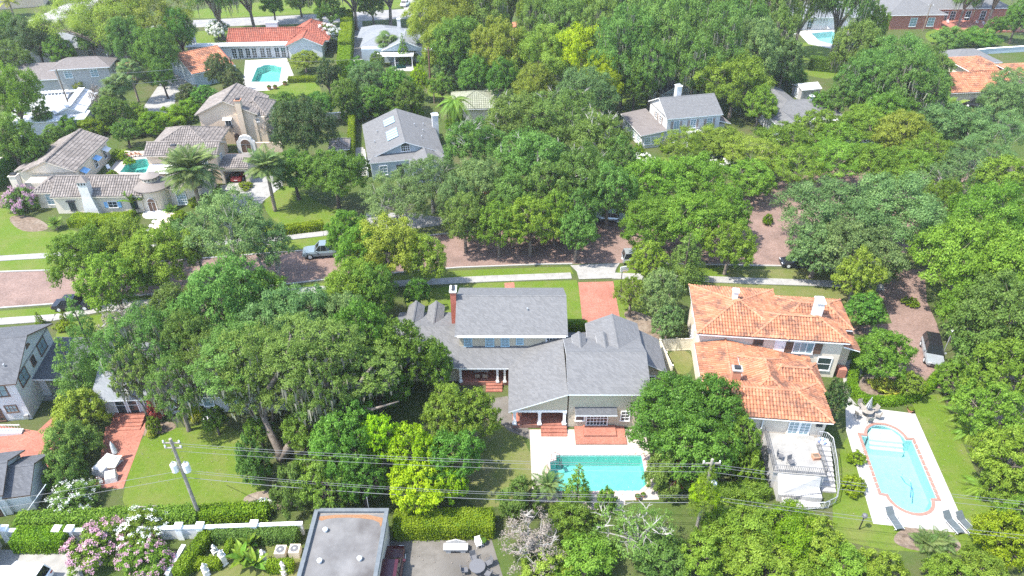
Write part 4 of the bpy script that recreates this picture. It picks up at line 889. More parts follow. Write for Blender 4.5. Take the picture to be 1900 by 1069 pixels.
H.post(.25, -5.4, .45, 2.5, .12); H.win(1.2, -5.22, .9, 1.0, 1.2, 0); H.door(3.4, -5.22, .45, 1.5, 2.0, 0, 'white_paint', leaves=2)
H.win(.09, -3.4, 1.0, .7, 1.1, -90, 'white_paint', 'glass_blue'); H.steps(2.8, 5.3, -8.3, 3, .38, .45)
# right wing
H.wall(c, 5.4, 12.6, -8.15, -.6, 0, 4.75); lap(H, 5.4, 12.6, -8.15, 2.7, 4.7, c); lap(H, 5.4, 6.1, -8.15, .2, 2.7, c); H.gable(5.22, 13.0, -8.7, -.2, 4.8, 6.35, g, 'x', 'wall_white')
H.win(6.55, -8.19, .95, .75, 1.15, 0, 'white_paint', 'glass_dark', 1, 2); H.win(8.2, -8.19, .35, 1.95, 1.75, 0, 'white_paint', 'glass_dark', 6, 4, name='french_door'); H.win(10.9, -8.19, .95, .75, 1.15, 0)
H.roof([[(6.0, -8.95, 2.35), (10.0, -8.95, 2.35), (10.0, -8.16, 2.7), (6.0, -8.16, 2.7)]], 'shingle_dark', name='awning_roof')
H.box('terrace_step', 'patio_brick', 6.05, 10.9, -10.5, -8.2, 0, .16); H.box('terrace_step', 'patio_brick', 6.9, 10.0, -9.6, -8.2, .162, .34)
H.wall(c, 8.1, 12.9, -.6, 1.9, 0, 4.7); H.gable(7.7, 13.2, -4.6, 2.2, 4.75, 6.0, g, 'y', c)
for x in (6.75, 9.2): H.wall(c, x - .45, x + .45, -3.2, -.9, 4.6, 5.5); H.gable(x - .7, x + .7, -4.0, -.7, 5.45, 5.95, g, 'y', c, .2)
H.wall(c, 5.4, 8.1, -.6, 2.6, 0, 3.0); H.box('flat_roof', 'shingle_dark', 5.37, 8.08, -.2, 2.7, 3.0, 3.12)  # flat roof's dark shingle has the main block's shade put into its colour
H.wall(c, 12.9, 15.2, -3.0, 1.7, 0, 2.6); H.roof([[(15.65, -3.3, 2.7), (15.65, 2.1, 2.7), (13.15, 2.1, 4.1), (13.15, -3.3, 4.1)]], g); H.gwall(c, [(13.0, 2.5), (15.2, 2.5), (13.0, 3.85)], 'y', -2.98, -2.85)
lap(H, 12.95, 15.2, -3.0, .2, 2.6, c); H.win(14.2, -3.04, .9, .7, 1.1, 0)

# ---- orange tiled house on the right
H = House('orange_tile_house', 'pale stucco house with orange barrel-tile roofs and two white chimneys', (19.0, 58.86), -6)
OT = dict(tile='tile_orange', trim='white_paint', tw=.3, tl=.42, rise=.13); t, w = 'brown_trim', 'wall_offwhite'  # dark brown slab under the tiles puts trough shade into the colour
H.wall(w, .45, 8.8, .45, 8.4, 0, 4.95); H.wall(w, 8.8, 14.85, .5, 7.3, 0, 4.94)
H.hip(0, 9.2, 0, 8.85, 5.0, 6.35, t, **OT); H.hip(5.5, 15.3, .05, 4.9, 4.98, 6.25, t, hx=2.9, **OT); H.hip(8.9, 16.2, 2.4, 7.8, 4.9, 6.1, t, hx=2.3, **OT)
H.chimney(4.0, 4.5, 4.6, 5.2, 5.8, 7.3, 'wall_white'); H.chimney(12.0, 12.75, 2.6, 3.7, 5.6, 7.9, 'wall_white')
H.roof([[(16.6, .3, 3.9), (16.6, 4.4, 3.9), (14.9, 4.4, 4.35), (14.9, .3, 4.35)]], t, **OT); H.wall('wall_offwhite', 14.9, 16.2, 1.6, 4.0, 0, 3.8); H.box('brick_pier', 'wall_brick', 15.3, 16.1, .5, 1.3, 0, 1.1)
H.win(6.4, .41, 3.9, .8, .6, 0, 'brown_trim', 'glass_dark', 3, 2); H.win(11.0, .46, 3.1, 1.9, 1.3, 0, 'white_paint', 'glass_blue', 3, 1, 'brown_trim'); H.door(8.6, .41, 3.0, .9, 1.6, 0, 'white_paint'); H.win(13.5, .46, 1.0, 1.3, 1.6, 0, 'white_paint', 'glass_dark', 1, 2)
H.win(.44, 3.5, 3.2, .8, 1.1, -90); H.win(.44, 6.0, 3.2, .8, 1.1, -90); H.win(.44, 4.5, 1.0, .8, 1.2, -90)
# lower wing towards the viewer
H.wall(w, 2.9, 10.8, -10.3, -3.0, 0, 4.1); H.wall(w, .45, 2.9, -10.3, -3.0, 0, 3.3); H.wall(w, .45, 8.5, -3.0, .45, 0, 2.5)
H.roof([[(0, -6.5, 3.75), (0, .4, 3.5), (3.05, .4, 4.15), (2.8, -6.5, 4.347)]], t, **OT)
_zp = lambda x, y: 4.15 - (x - 3.05) * .1864 - (y - .4) * (.1469 / 6.9) * 0 - (y - .4) * ((4.347 - 4.15 - .0466) / 6.9)
H.roof([[(11.7, -3.6, _zp(11.7, -3.6)), (11.9, .4, _zp(11.9, .4)), (3.05, .4, 4.15), (2.8, -6.5, _zp(2.8, -6.5))]], t, ridges=[((2.8, -6.5, 4.36), (3.05, .4, 4.16))], **OT)
H.hip(.0, 11.2, -10.8, -5.4, 4.2, 5.35, t, hx=2.9, **OT); H.hip(3.9, 8.1, -8.4, -2.4, 4.35, 5.6, t, hx=1.8, **OT); H.hip(6.2, 11.5, -6.5, -2.4, 4.05, 5.1, t, hx=1.3, **OT)
H.chimney(2.6, 3.4, -6.6, -5.9, 4.4, 6.0, 'terracotta', 'stone_grey')
for j in range(2): H.win(8.0 + 1.0 * j, -10.34, 2.15, .8, 1.75, 0, 'white_paint', 'glass_blue', 2, 5, name='french_door')
H.win(3.2, -10.34, 2.5, 1.8, 1.2, 0, 'white_paint', 'glass_blue', 1, 2); H.box('downpipe', 'white_paint', 5.1, 5.22, -10.45, -10.32, 0, 4.1); H.win(10.2, -10.34, 3.4, .35, .35, 0, 'dark_trim', 'glass_dark', 1, 1)

# ---- stucco deck tower with curved stair
H = House('deck_tower', 'pale stucco terrace with black railings and a curved stair beside the brick-edged pool', (19.0, 58.86), -6, 'terrace')
H.wall('wall_tower', 5.55, 9.9, -15.1, -10.4, 0, 2.0); H.wall('wall_tower', 5.9, 9.6, -16.6, -15.1, 0, .9)
MB().hexa([(5.9, -16.6, .9), (9.6, -15.5, .9), (9.6, -15.1, .9), (5.9, -15.1, .9)], [(5.9, -15.2, 1.99), (9.6, -15.15, 1.99), (9.6, -15.1, 1.99), (5.9, -15.1, 1.99)]).build('battered_wall', 'wall_tower', H.t)
H.box('deck_floor', 'concrete', 5.45, 10.0, -15.2, -10.42, 2.0, 2.12)
def rail(Hh, pts, z, h=.85, step=.16, m='iron_rail'):
    b = MB(); pts = [Vector(p) for p in pts]
    for a, q in zip(pts, pts[1:]):
        b.tube([a + Vector((0, 0, h)), q + Vector((0, 0, h))], .03, 4); b.tube([a + Vector((0, 0, .1)), q + Vector((0, 0, .1))], .02, 4); n = max(1, int((q - a).length / step))
        for k in range(n + 1): p = a.lerp(q, k / n); b.tube([p, p + Vector((0, 0, h))], .018 if k % 6 else .03, 4)
    return tag(b.build('railing', m, Hh.t), kind='stuff')
rail(H, [(5.5, -10.5, 2.12), (5.5, -15.1, 2.12), (9.9, -15.1, 2.12)], 0); rail(H, [(9.95, -15.1, 2.12), (9.95, -11.6, 2.12)], 0)
for k in range(9): a = 2.0 * (1 - (k + 1) / 10); H.box('step', 'stone_grey', 10.02, 11.3, -11.4 - .42 * (k + 1), -11.4 - .42 * k - .002, 0, a)
H.box('stair_landing', 'stone_grey', 10.02, 11.3, -11.4, -10.5, 0, 2.0); rail(H, [(10.3, -10.5, 2.0), (11.0, -10.6, 2.0), (11.4, -11.2, 1.95), (11.5, -13.0, 1.1), (11.4, -15.1, .25), (10.9, -16.4, .15), (9.6, -17.2, .15)], 0, m='metal_grey')
for x in (6.6, 8.6): H.box('wall_vent', 'dark_trim', x, x + .55, -15.62 + (x - 6.6) * .1, -15.2, 1.25, 1.5)
for j in range(8): a = j * .42; H.box('step', 'stone_grey', 9.55 - a - .42, 9.55 - a - .002, -17.0 - j * .1, -16.0 - j * .1, 0, .2 + .07 * j)
rail(H, [(9.7, -16.1, .1), (6.3, -17.0, .6)], 0); rail(H, [(10.2, -16.9, .0), (7.4, -17.7, .4)], 0, m='metal_light')

# ---- white two-storey house at the left edge
H = House('white_house', 'white two-storey house with dark grey roof cut by the left edge, carport on its right', (-47, 51.9), 8)
w = 'wall_white'; H.wall(w, -14, -.35, -.1, 8.4, 0, 4.95)
for j in range(22): bxo('siding_board', w, H.t, -14, -.35, -.135, -.1, .2 + j * .21, .39 + j * .21)
H.gable(-14.5, .1, -.55, 8.85, 5.0, 7.15, 'shingle_dark', 'x', w, .45, trim='brown_trim')
H.wall(w, -.35, .3, 3.2, 8.0, 0, 2.5); H.roof([[(3.6, 2.4, 2.45), (3.6, 9.2, 2.45), (-.34, 9.2, 2.95), (-.34, 2.4, 2.95)]], 'shingle_dark', name='carport_roof')
for y in (2.7, 8.8): H.post(3.3, y, 0, 2.35, .12)
H.box('carport_floor', 'concrete', -.3, 3.5, 2.4, 9.0, 0, .03)
for y, ww in ((1.5, 1.5), (6.2, 1.5)): H.win(-.33, y, 3.5, ww, 1.25, 90, 'brown_trim', 'glass_blue', 2, 2)
H.win(-.33, 3.9, 3.7, .6, .85, 90, 'brown_trim', 'glass_dark', 2, 2); MB().hexa([(-.34, 4.15 + math.cos(a) * .42, 5.7 + math.sin(a) * .42) for a in np.linspace(0, math.pi, 9)], [(-.28, 4.15 + math.cos(a) * .42, 5.7 + math.sin(a) * .42) for a in np.linspace(0, math.pi, 9)]).build('attic_vent', 'brown_trim', H.t)
H.win(-1.9, -.14, 3.3, 1.2, 1.3, 0, 'brown_trim', 'glass_blue', 2, 2); H.win(-5, -.14, 3.3, 1.2, 1.3, 0, 'brown_trim', 'glass_blue', 2, 2); H.win(-1.7, -.14, 1.2, .95, .8, 0, 'brown_trim', 'glass_blue', 3, 2); H.win(-3.1, -.14, .2, .7, 1.5, 0, 'brown_trim'); H.vent(-1.3, 1.2, 5.8, .25)
H.box('meter_box', 'metal_grey', -.9, -.5, -.3, -.12, .3, .7)

# ---- white house under the live oaks
H = House('oak_shaded_house', 'long white house with grey roof half hidden under the live oaks', (-30.5, 52.6), 3)
H.wall(w, -9.5, 11, 0, 7.5, 0, 2.7); H.gable(-10.2, 11.6, -.7, 8.2, 2.7, 4.7, 'shingle_pale', 'x', w); H.wall(w, 11, 17, 1.5, 8.5, 0, 2.7); H.gable(10.8, 17.5, .9, 9.0, 2.65, 4.5, 'shingle_grey', 'x', w)
for x in (-4.2, -2.2, .6, 3.4): H.win(x, -.04, 1.0, .9, 1.1, 0, 'white_paint', 'glass_blue', 1, 2)
for x in (-7.9, -6.7): H.win(x, -.04, .5, .85, 1.9, 0, 'white_paint', 'glass_dark', 1, 2, name='french_door')
H.steps(-8.7, -5.7, -.4, 4, .42, .5); H.box('step', 'patio_brick', -8.7, -5.7, -.4, -.02, 0, .5)
# ---- small garage at the lower left
H = House('garage', 'white garage with stepped grey gable roof at the lower left', (-43.7, 39.9), 10, 'garage')
H.wall(w, -4, .9, .3, 4.6, 0, 2.9); H.wall(w, .9, 2.7, .5, 4.4, 0, 2.3); H.gable(-4.5, 1.25, -.1, 5.0, 2.9, 4.3, 'shingle_dark', 'x', w, .35, trim='brown_trim'); H.gable(.9, 3.1, .1, 4.8, 2.3, 3.6, 'shingle_dark', 'x', w, .35, trim='brown_trim')
H.door(-.2, .28, 0, .9, 1.9); H.win(-2, .28, 1, .8, .9)
# ---- flat-roofed building
H = House('flat_roof_building', 'grey flat-roofed building with parapet at the bottom edge', (-13.0, 38.2), 0, 'building')
H.wall('wall_offwhite', -2.85, 2.85, -12, 0, 0, 3.0); polysheet('roof_membrane', [(-2.7, -12), (2.7, -12), (2.7, -.15), (-2.7, -.15)], [], 3.012, 'membrane', None, H.t)
for d in ((-3.0, -2.68, -12, .2), (2.68, 3.0, -12, .2)): H.box('parapet', 'parapet_grey', d[0], d[1], d[2], d[3], 3.0, 3.3)
H.box('parapet', 'parapet_grey', -2.678, 2.678, -.12, .2, 3.0, 3.3)
polysheet('leaf_litter', smoothring([(-2.5, -.9), (-2.6, -.25), (2.6, -.2), (2.6, -1.6), (2.3, -.8), (.3, -.5), (-1.6, -.55)], 1), [], 3.02, 'leaf_litter', None, H.t)
for x, y in ((-1.75, -1.8), (-1.6, -4.6), (1.4, -4.4)): MB().lathe(x, y, [(.13, 3.0), (.13, 3.2), (.2, 3.2), (.2, 3.3), (.1, 3.4), (0, 3.42)], 10).build('roof_vent', 'metal_light', H.t)
MB().tube([(1.3, .4, 2.5), (1.3, .4, 4.4)], .03, 6).build('service_mast', 'metal_grey', H.t)

# ---- grey house with solar panels
H = House('solar_house', 'house with bluish shade painted on its walls, grey roof, front gable and solar panels', (-22.2, 103.6), 13)
w, g = 'wall_blue', 'shingle_grey'; H.wall(w, .4, 11.6, .4, 15, 0, 2.95)  # bluish shade of the facing gable is put into the wall colour
P_ = [[(0, 0, 3.0), (12, 0, 3.0), (8.2, 4.2, 5.3), (3.8, 4.2, 5.3)], [(12, 0, 3.0), (12, 15.6, 3.0), (8.2, 12.5, 5.3), (8.2, 4.2, 5.3)]]
H.gable(0, 12, 1.2, 15.6, 3.0, 5.4, g, 'y', w, .4); H.roof([[(0, -.1, 3.0), (12, -.1, 3.0), (11, 1.7, 3.55), (1, 1.7, 3.55)]], g)
H.wall(w, .4, 6.2, -.0, .4, 0, 2.9); H.wall(w, 6.6, 11.2, -2.6, .4, 0, 2.7); H.gable(6.2, 11.6, -3.0, 2.6, 2.75, 4.2, g, 'y', w, .35)
H.win(6.0, 1.56, 3.75, 1.3, .75, 0, 'white_paint', 'glass_dark', 4, 2, arch=True); H.win(2.2, -.04, .8, 1.1, 1.5, 0, 'white_paint', 'glass_blue'); H.win(4.8, -.04, .2, .9, 2.0, 0, 'dark_trim', 'glass_dark', 1, 1, name='door_opening')
H.chimney(11.6, 12.6, 11.2, 12.2, 0, 5.2, 'wall_white')
s1 = math.atan2(2.4, 6)
for k in range(4):
    for j, yy in ((0, 4.6), (1, 10.5)):
        if j and k > 2: continue
        p = MB().box(-.95, .95, -.38, .38, 0, .06).build('solar_panel', 'solar_glass', H.t); p.location = (4.4, yy + k * .92, 3.0 + 4.4 * .4 + .08); p.rotation_euler = (0, -s1, 0)
for x, y in ((1.5, 6), (2.2, 9.5), (9, 5), (9.6, 8), (8.4, 9.6), (10, 11)): H.vent(x, y, 3.0 + min(x, 12 - x) * .4, .35, .07)
H.box('side_path', 'concrete', -2.0, -.3, 2, 13, 0, .03); H.box('privacy_wall', 'wall_white', -.35, -.15, 1.2, 9, 0, 1.4)
# ---- olive tiled house
H = House('olive_tile_house', 'low house with olive-green tile roof behind the queen palm', (-11.0, 126.5), 4)
H.wall('wall_offwhite', .5, 8.6, .5, 8, 0, 2.7); H.hip(0, 9.0, 0, 8.5, 2.7, 4.4, 'tile_olive', tile='tile_olive', tw=.4, tl=.5); H.wall('wall_offwhite', 8.2, 12.5, 3.5, 9, 0, 2.6); H.hip(6.5, 13.2, 2.8, 9.6, 2.75, 4.3, 'tile_olive', tile='tile_olive', tw=.4, tl=.5); H.win(10.6, 3.46, .2, 1.2, 2.0, 0, 'brown_trim')
# ---- small tiled hut
H = House('garden_hut', 'tiny stucco hut with brown tiled roof behind the magnolia', (-29.6, 110.5), 8, 'hut')
H.wall('wall_offwhite', 0, 2.8, 0, 3.4, 0, 2.2); H.hip(-.3, 3.1, -.3, 3.7, 2.2, 3.1, 'tile_grey', tile='tile_grey', tw=.36, tl=.5)
# ---- white two-storey house
H = House('shuttered_white_house', 'white two-storey house with tan shutters, grey gable roof and white chimney', (25.9, 116.3), 12.5)
w = 'wall_white'; H.wall(w, .3, 9.9, .35, 8.2, 0, 5.0); H.gable(0, 10.2, 0, 8.6, 5.0, 7.15, 'shingle_grey', 'x', w, .3)
H.wall(w, -4.0, .3, .2, 9.5, 0, 2.5); H.roof([[(-4.4, 10.0, 2.5), (-4.4, -.2, 2.5), (.28, -.2, 3.1), (.28, 10.0, 3.1)]], 'shingle_taupe')
H.chimney(3.6, 4.5, 5.2, 6.2, 5.5, 8.4, 'wall_white')
for x in (2.0, 5.0, 8.0): H.win(x, .31, 3.0, .95, 1.35, 0, 'white_paint', 'glass_blue', 2, 4, 'shutter_tan'); H.win(x, .31, .6, .95, 1.4, 0, 'white_paint', 'glass_blue', 2, 4, 'shutter_tan')
for x in (-3.0, -1.7): H.win(x, .16, .7, 1.0, 1.2, 0, 'white_paint', 'glass_blue', 3, 4)
for y in (3.0, 5.0): H.win(.26, y, 3.2, .7, 1.2, -90, 'white_paint', 'glass_dark', 2, 3, 'shutter_tan')
for y in (1.5, 4, 6.5): H.win(-4.04, y, .7, 1.2, 1.3, -90, 'white_paint', 'glass_blue', 3, 3)
H.box('balcony', 'white_paint', 3.8, 6.4, -1.0, .3, 2.4, 2.55); rail(H, [(3.9, .2, 2.55), (3.9, -.9, 2.55), (6.3, -.9, 2.55), (6.3, .2, 2.55)], 0, .7); [H.post(x, -.85, 0, 2.4, .1) for x in (4.0, 6.2)]
H.wall(w, 10.0, 12.2, 2.5, 7.5, 0, 2.2); H.roof([[(13.0, 1.8, 2.4), (13.0, 8.2, 2.4), (9.9, 8.2, 3.3), (9.9, 1.8, 3.3)]], 'shingle_taupe'); rail(H, [(10.2, 1.9, 0), (13, 1.9, 0)], 0, 1.0, .2, 'white_paint')
H = House('back_garage', 'dark-roofed white garage behind the shuttered white house', (28.3, 134.5), 14, 'garage')
H.wall(w, .3, 6.4, .3, 8, 0, 2.5); H.gable(0, 6.7, 0, 8.4, 2.5, 4.1, 'shingle_dark', 'y', 'wall_blue', .3); H.door(3.3, .28, 0, 2.6, 2.1, 0, 'dark_trim'); [H.win(.28, y, 1.0, 1.0, 1.0, -90) for y in (2, 4, 6)]
# ---- grey ranch house and little shed
H = House('grey_ranch_house', 'grey-roofed ranch house right of the bright green tree', (45.8, 119.5), 8)
H.wall(w, .5, 13, .6, 9, 0, 2.6); H.hip(0, 13.6, 2.0, 11, 2.7, 4.4, 'shingle_grey'); H.wall('wall_blue', .4, 4.2, -1.2, 2.4, 0, 2.5); H.gable(0, 4.7, -1.7, 5.5, 2.6, 3.6, 'shingle_grey', 'y', 'wall_blue', .3); H.gable(2.5, 8.5, 8.5, 17, 2.6, 3.7, 'shingle_grey', 'y', w, .3)
H.chimney(8.6, 9.2, 6.0, 6.6, 3.5, 5.0, 'wall_white'); H.win(3.2, -1.22, .3, .7, 1.7); H.vent(5, 13, 3.5, .2)
H = House('garden_shed', 'small white garden shed behind the grey ranch house', (56.2, 138.0), 14, 'shed')
H.wall('wall_grey', .2, 4.2, .2, 3.4, 0, 2.1); H.gable(0, 4.4, 0, 3.6, 2.1, 2.8, 'membrane_light', 'x', 'white_paint', .2); H.win(2.6, .18, .5, .8, 1.2); H.door(.18, 1.8, 0, 1.0, 1.8, -90, 'white_paint')
# ---- orange house half hidden at the right
H = House('hidden_orange_house', 'orange-tiled house mostly hidden under mossy oaks at the upper right', (78.0, 134.0), 6)
RT = dict(tile='tile_orange', tw=.42, tl=.55, rise=.12); w = 'wall_offwhite'
H.wall(w, .5, 25, .5, 9, 0, 2.8); H.gable(0, 22.5, 0, 10, 2.8, 4.9, 'terracotta', 'x', w, **RT); H.wall(w, 19.8, 26.6, 1.4, 7.6, 0, 5.0); H.hip(19.2, 27.2, .8, 8.4, 5.0, 6.4, 'terracotta', **RT); H.wall(w, 14, 20, 8, 15, 0, 4.2); H.hip(13.2, 21, 7.4, 15.8, 4.2, 5.6, 'terracotta', **RT)
for x in (20.6, 21.8, 23.0): H.win(x, 1.36, 3.4, .8, 1.2, 0, 'white_paint', 'glass_dark', 1, 1)
H.win(25.0, 1.36, 3.2, 1.5, 1.4, 0, 'white_paint', 'glass_blue', 1, 1)
H = House('hip_garage', 'grey hip-roofed garage with white doors at the upper right', (91.8, 151.5), 5, 'garage')
H.wall('wall_blue', .4, 10.5, .4, 8, 0, 2.9); H.hip(0, 11, 0, 8.5, 2.9, 4.6, 'shingle_grey'); H.door(4.6, .36, 0, 5.6, 2.3, 0, 'white_paint', leaves=2)
# ---- brick house with terrace, top right
H = House('brick_house', 'red brick house with grey roofs and a red terrace at the top right', (93.5, 187), 3)
w = 'wall_brick'; H.wall(w, 0, 14, 0, 16, 0, 3.6); H.hip(-.6, 14.6, -.6, 16.6, 3.6, 6.4, 'shingle_grey'); H.wall(w, 14, 34, 6, 16, 0, 3.4); H.hip(12, 35, 5.4, 16.6, 3.4, 6.0, 'shingle_grey')
for x in (6.5, 11): H.win(x, -.04, .7, 1.6, 2.0, 0, 'white_paint', 'glass_blue')
for x in (18, 20, 24, 28): H.win(x, 5.96, .3, 1.3, 2.3, 0, 'white_paint', 'glass_dark')
H.box('terrace', 'patio_brick', 14.2, 34, -4, 5.9, 0, .35); H.wall('wall_grey', -9, 0, 2, 9, 0, 2.8); H.hip(-9.6, .2, 1.4, 9.6, 2.8, 4.6, 'shingle_pale')
H = House('pool_house', 'pale house with white columns behind the blue pool at the top', (66, 186), 4)
H.wall('wall_white', 0, 18, 0, 10, 0, 3.2); H.hip(-.6, 28, -.8, 11, 3.2, 5.6, 'shingle_pale'); H.wall('wall_white', 18, 27, 3, 10, 0, 3.2); [H.post(x, -.4, 0, 3.1, .16) for x in (.5, 2, 3.5, 5, 22, 24, 26)]; [H.win(x, -.04, .2, 1.2, 2.2) for x in (1.3, 2.8, 4.3, 8)]
H = House('far_red_house', 'red-roofed house glimpsed through the wood at the top', (0.5, 172), 6)
H.wall('wall_offwhite', .5, 11.5, .5, 9, 0, 3); H.hip(0, 12, 0, 9.5, 3.0, 5.0, 'terracotta', **RT); H.wall('wall_offwhite', 6, 16, 12, 20, 0, 4); H.hip(5.5, 16.5, 11.5, 20.5, 4, 6, 'terracotta', **RT)
# ---- red-roofed ranch with pool
H = House('red_ranch_house', 'white ranch house with long red tile roof beside a turquoise pool', (-63.6, 163.5), 4)
w = 'wall_white'; RT = dict(tile='tile_red', tw=.42, tl=.55, rise=.1); H.wall(w, .3, 21, 1.5, 9, 0, 3.0); H.gable(-.3, 17.5, 2.2, 9.8, 3.1, 5.0, 'tile_red', 'x', w, **RT); H.hip(13.5, 22.5, 2.0, 13.5, 3.1, 6.0, 'tile_red', **RT); H.gable(13.4, 21.6, -1.2, 7, 3.0, 4.8, 'tile_red', 'y', w, .35, **RT); H.wall(w, 13.8, 21.2, -.8, 2, 0, 3.0)
H.box('flat_roof', 'membrane_light', -8.5, 13.3, -.5, 2.15, 2.95, 3.1); H.wall(w, -8.3, -2.0, .2, 2.1, 0, 2.95); H.chimney(-7.9, -7.0, 2.3, 3.1, 0, 5.0, 'wall_white'); H.chimney(8.0, 10.6, 6.6, 7.6, 4.2, 6.0, 'wall_white'); H.wall(w, -2, 13.3, .4, 1.5, 0, 2.94)
for x in (1.6, 3.0, 4.6, 6.0, 7.8, 9.2, 11.0, 12.4): H.win(x, .36, .15, 1.0, 2.1, 0, 'white_paint', 'glass_dark', 2, 4, name='french_door')
H.win(17.5, -.84, .6, 1.6, 1.3, 0, 'blue_trim', 'glass_blue')
H = House('red_roof_wing', 'garage wing with steep orange-red tile roof and wall coloured blue for shade', (-64.2, 144.8), 42, 'garage')
RT = dict(tile='tile_orange', tw=.42, tl=.55, rise=.1); H.wall('wall_blue', .4, 8.6, .4, 13.5, 0, 2.9); H.gable(0, 9.0, 0, 14, 2.9, 5.3, 'tile_red', 'x', 'wall_blue', .3, **RT); H.win(4.5, .36, 1.0, 1.0, 1.2)  # blue of the shaded wall is put into its colour
# ---- taupe two-storey house and neighbours
H = House('taupe_house', 'taupe two-storey house with brown-grey roof and white windows', (-90.0, 141.6), 10)
w = 'wall_grey'; H.wall(w, .3, 10.2, .3, 4.6, 0, 5.0); H.hip(-.3, 10.8, -.3, 5.4, 5.0, 6.4, 'shingle_taupe'); H.wall(w, -14, .3, 1, 11, 0, 2.9); H.hip(-14.6, 7, .4, 11.6, 2.95, 4.6, 'shingle_taupe'); [H.win(x, .26, 3.1, 1.3, 1.3, 0, 'white_paint', 'glass_blue') for x in (2.6, 7.4)]; [H.win(10.24, y, 3.2, .6, 1.2, 90) for y in (1.5, 3.4)]; H.box('vent_hood', 'metal_light', -9.5, -7.8, 6.2, 7.2, 4.3, 5.0); H.vent(9.5, 4, 5.9, .3)
H = House('metal_roof_house', 'low house with white standing-seam metal roof at the left', (-88.5, 121.5), 12)
MR = dict(tile='tile_white', tw=.6, rise=.06); H.wall('wall_white', .5, 8, 3, 13.5, 0, 2.6); H.gable(0, 8.6, 2.5, 14, 2.6, 4.2, 'tile_white', 'x', 'wall_white', tl=6.0, **MR); H.wall('wall_white', 8, 12, 1.5, 10.5, 0, 2.6); H.gable(7.6, 12.6, 1.0, 11, 2.7, 3.8, 'tile_white', 'y', 'wall_white', tl=3.0, **MR); H.box('flat_roof', 'membrane_light', 1.2, 13.2, -1.8, 2.45, 2.4, 2.56); H.wall('wall_white', 1.5, 12.9, -1.5, 2.4, 0, 2.4)
H = House('grey_far_building', 'long grey building behind the trees above the taupe house', (-112, 160), 6, 'building')
H.wall('wall_grey', .5, 34, .5, 9, 0, 3.2); H.hip(0, 34.5, 0, 9.5, 3.2, 5.2, 'shingle_pale'); [H.win(x, .46, 1, 1.4, 1.2) for x in (14, 19, 24, 29)]
H = House('corner_stucco_house', 'beige stucco house in the top left corner', (-142, 205), 20); H.wall('wall_stucco', 0, 14, 0, 12, 0, 4.5); H.hip(-.6, 14.6, -.6, 12.6, 4.5, 6.2, 'tile_grey'); [H.win(14.04, y, 2, 1, 1.4, 90) for y in (3, 7)]
# ---- pale grey house
H = House('pale_grey_house', 'pale grey house with light grey hip roofs beside the tall clipped hedge', (-33.5, 160.5), 3)
H.wall('wall_blue', .5, 14, .5, 14, 0, 3.0); H.hip(0, 14.6, 2.5, 15, 3.0, 5.2, 'shingle_pale'); H.gable(5, 14.8, -.5, 9, 3.0, 5.0, 'shingle_pale', 'y', 'wall_blue', .35); H.hip(-1.5, 8, 10, 18, 2.9, 4.5, 'shingle_pale'); H.chimney(7.5, 8.3, 13.5, 14.2, 3.5, 5.8, 'wall_white'); H.win(9.8, -.14, .3, 4, 2.0, 0, 'white_paint', 'glass_dark', 4, 1); H.box('canopy', 'membrane_light', 4.0, 12, -3.2, -.4, 2.4, 2.5); [H.post(x, -3.0, 0, 2.4, .08) for x in (4.3, 8, 11.7)]
# ---- stucco estate with domed entrance
H = House('stucco_estate', 'rambling cream stucco villa with grey tile roofs, round domed entrance and stone chimney', (-65.84, 92.67), 2)
w = 'wall_offwhite'; GT = dict(tile='tile_grey', tw=.36, tl=.5, rise=.1, trim='wall_offwhite')
H.wall(w, .15, 12.5, .4, 5.6, 0, 2.75); H.gable(0, 12.9, 0, 6.4, 2.8, 4.55, 'tile_grey', 'x', w, .15, **GT)
H.wall(w, -3.2, .15, 2.2, 6.4, 0, 2.6); H.hip(-3.6, .3, 1.8, 6.8, 2.6, 3.7, 'tile_grey', **GT); H.win(-1.4, 2.16, .6, 1.0, 1.3, 0, 'stone_white', 'glass_blue', 2, 2, arch=True)
# chimney stack of rubble stone with a tiled cap
b = MB(); b.hexa([(4.2, -.35, 0), (6.4, -.35, 0), (6.4, .5, 0), (4.2, .5, 0)], [(4.6, -.2, 3.0), (5.9, -.2, 3.0), (5.9, .6, 3.0), (4.6, .6, 3.0)]); b.box(4.6, 5.9, -.2, .9, 3.0, 5.2); ch = b.build('chimney', 'stone_white', H.t)
MB().hexa([(4.45, -.35, 5.2), (6.05, -.35, 5.2), (6.05, 1.05, 5.2), (4.45, 1.05, 5.2)], [(5.2, .3, 6.0), (5.3, .3, 6.0), (5.3, .4, 6.0), (5.2, .4, 6.0)]).build('chimney_cap', 'tile_grey', ch)
for k in range(3): MB().box(4.75 + k * .4, 4.95 + k * .4, -.23, -.19, 4.75, 5.05).build('flue_opening', 'black_metal', ch)
H.win(2.5, .36, .5, .7, 1.3, 0, 'dark_trim', 'glass_dark', 2, 3); H.box('window_hood', 'dark_trim', 1.9, 3.1, .1, .4, 1.95, 2.1); H.win(8.3, .36, .9, 1.2, .9, 0, 'stone_white', 'glass_dark', 2, 2, 'shutter_blue'); H.win(11.3, .36, .7, .8, 1.1, 0, 'dark_trim', 'glass_dark', 1, 2)
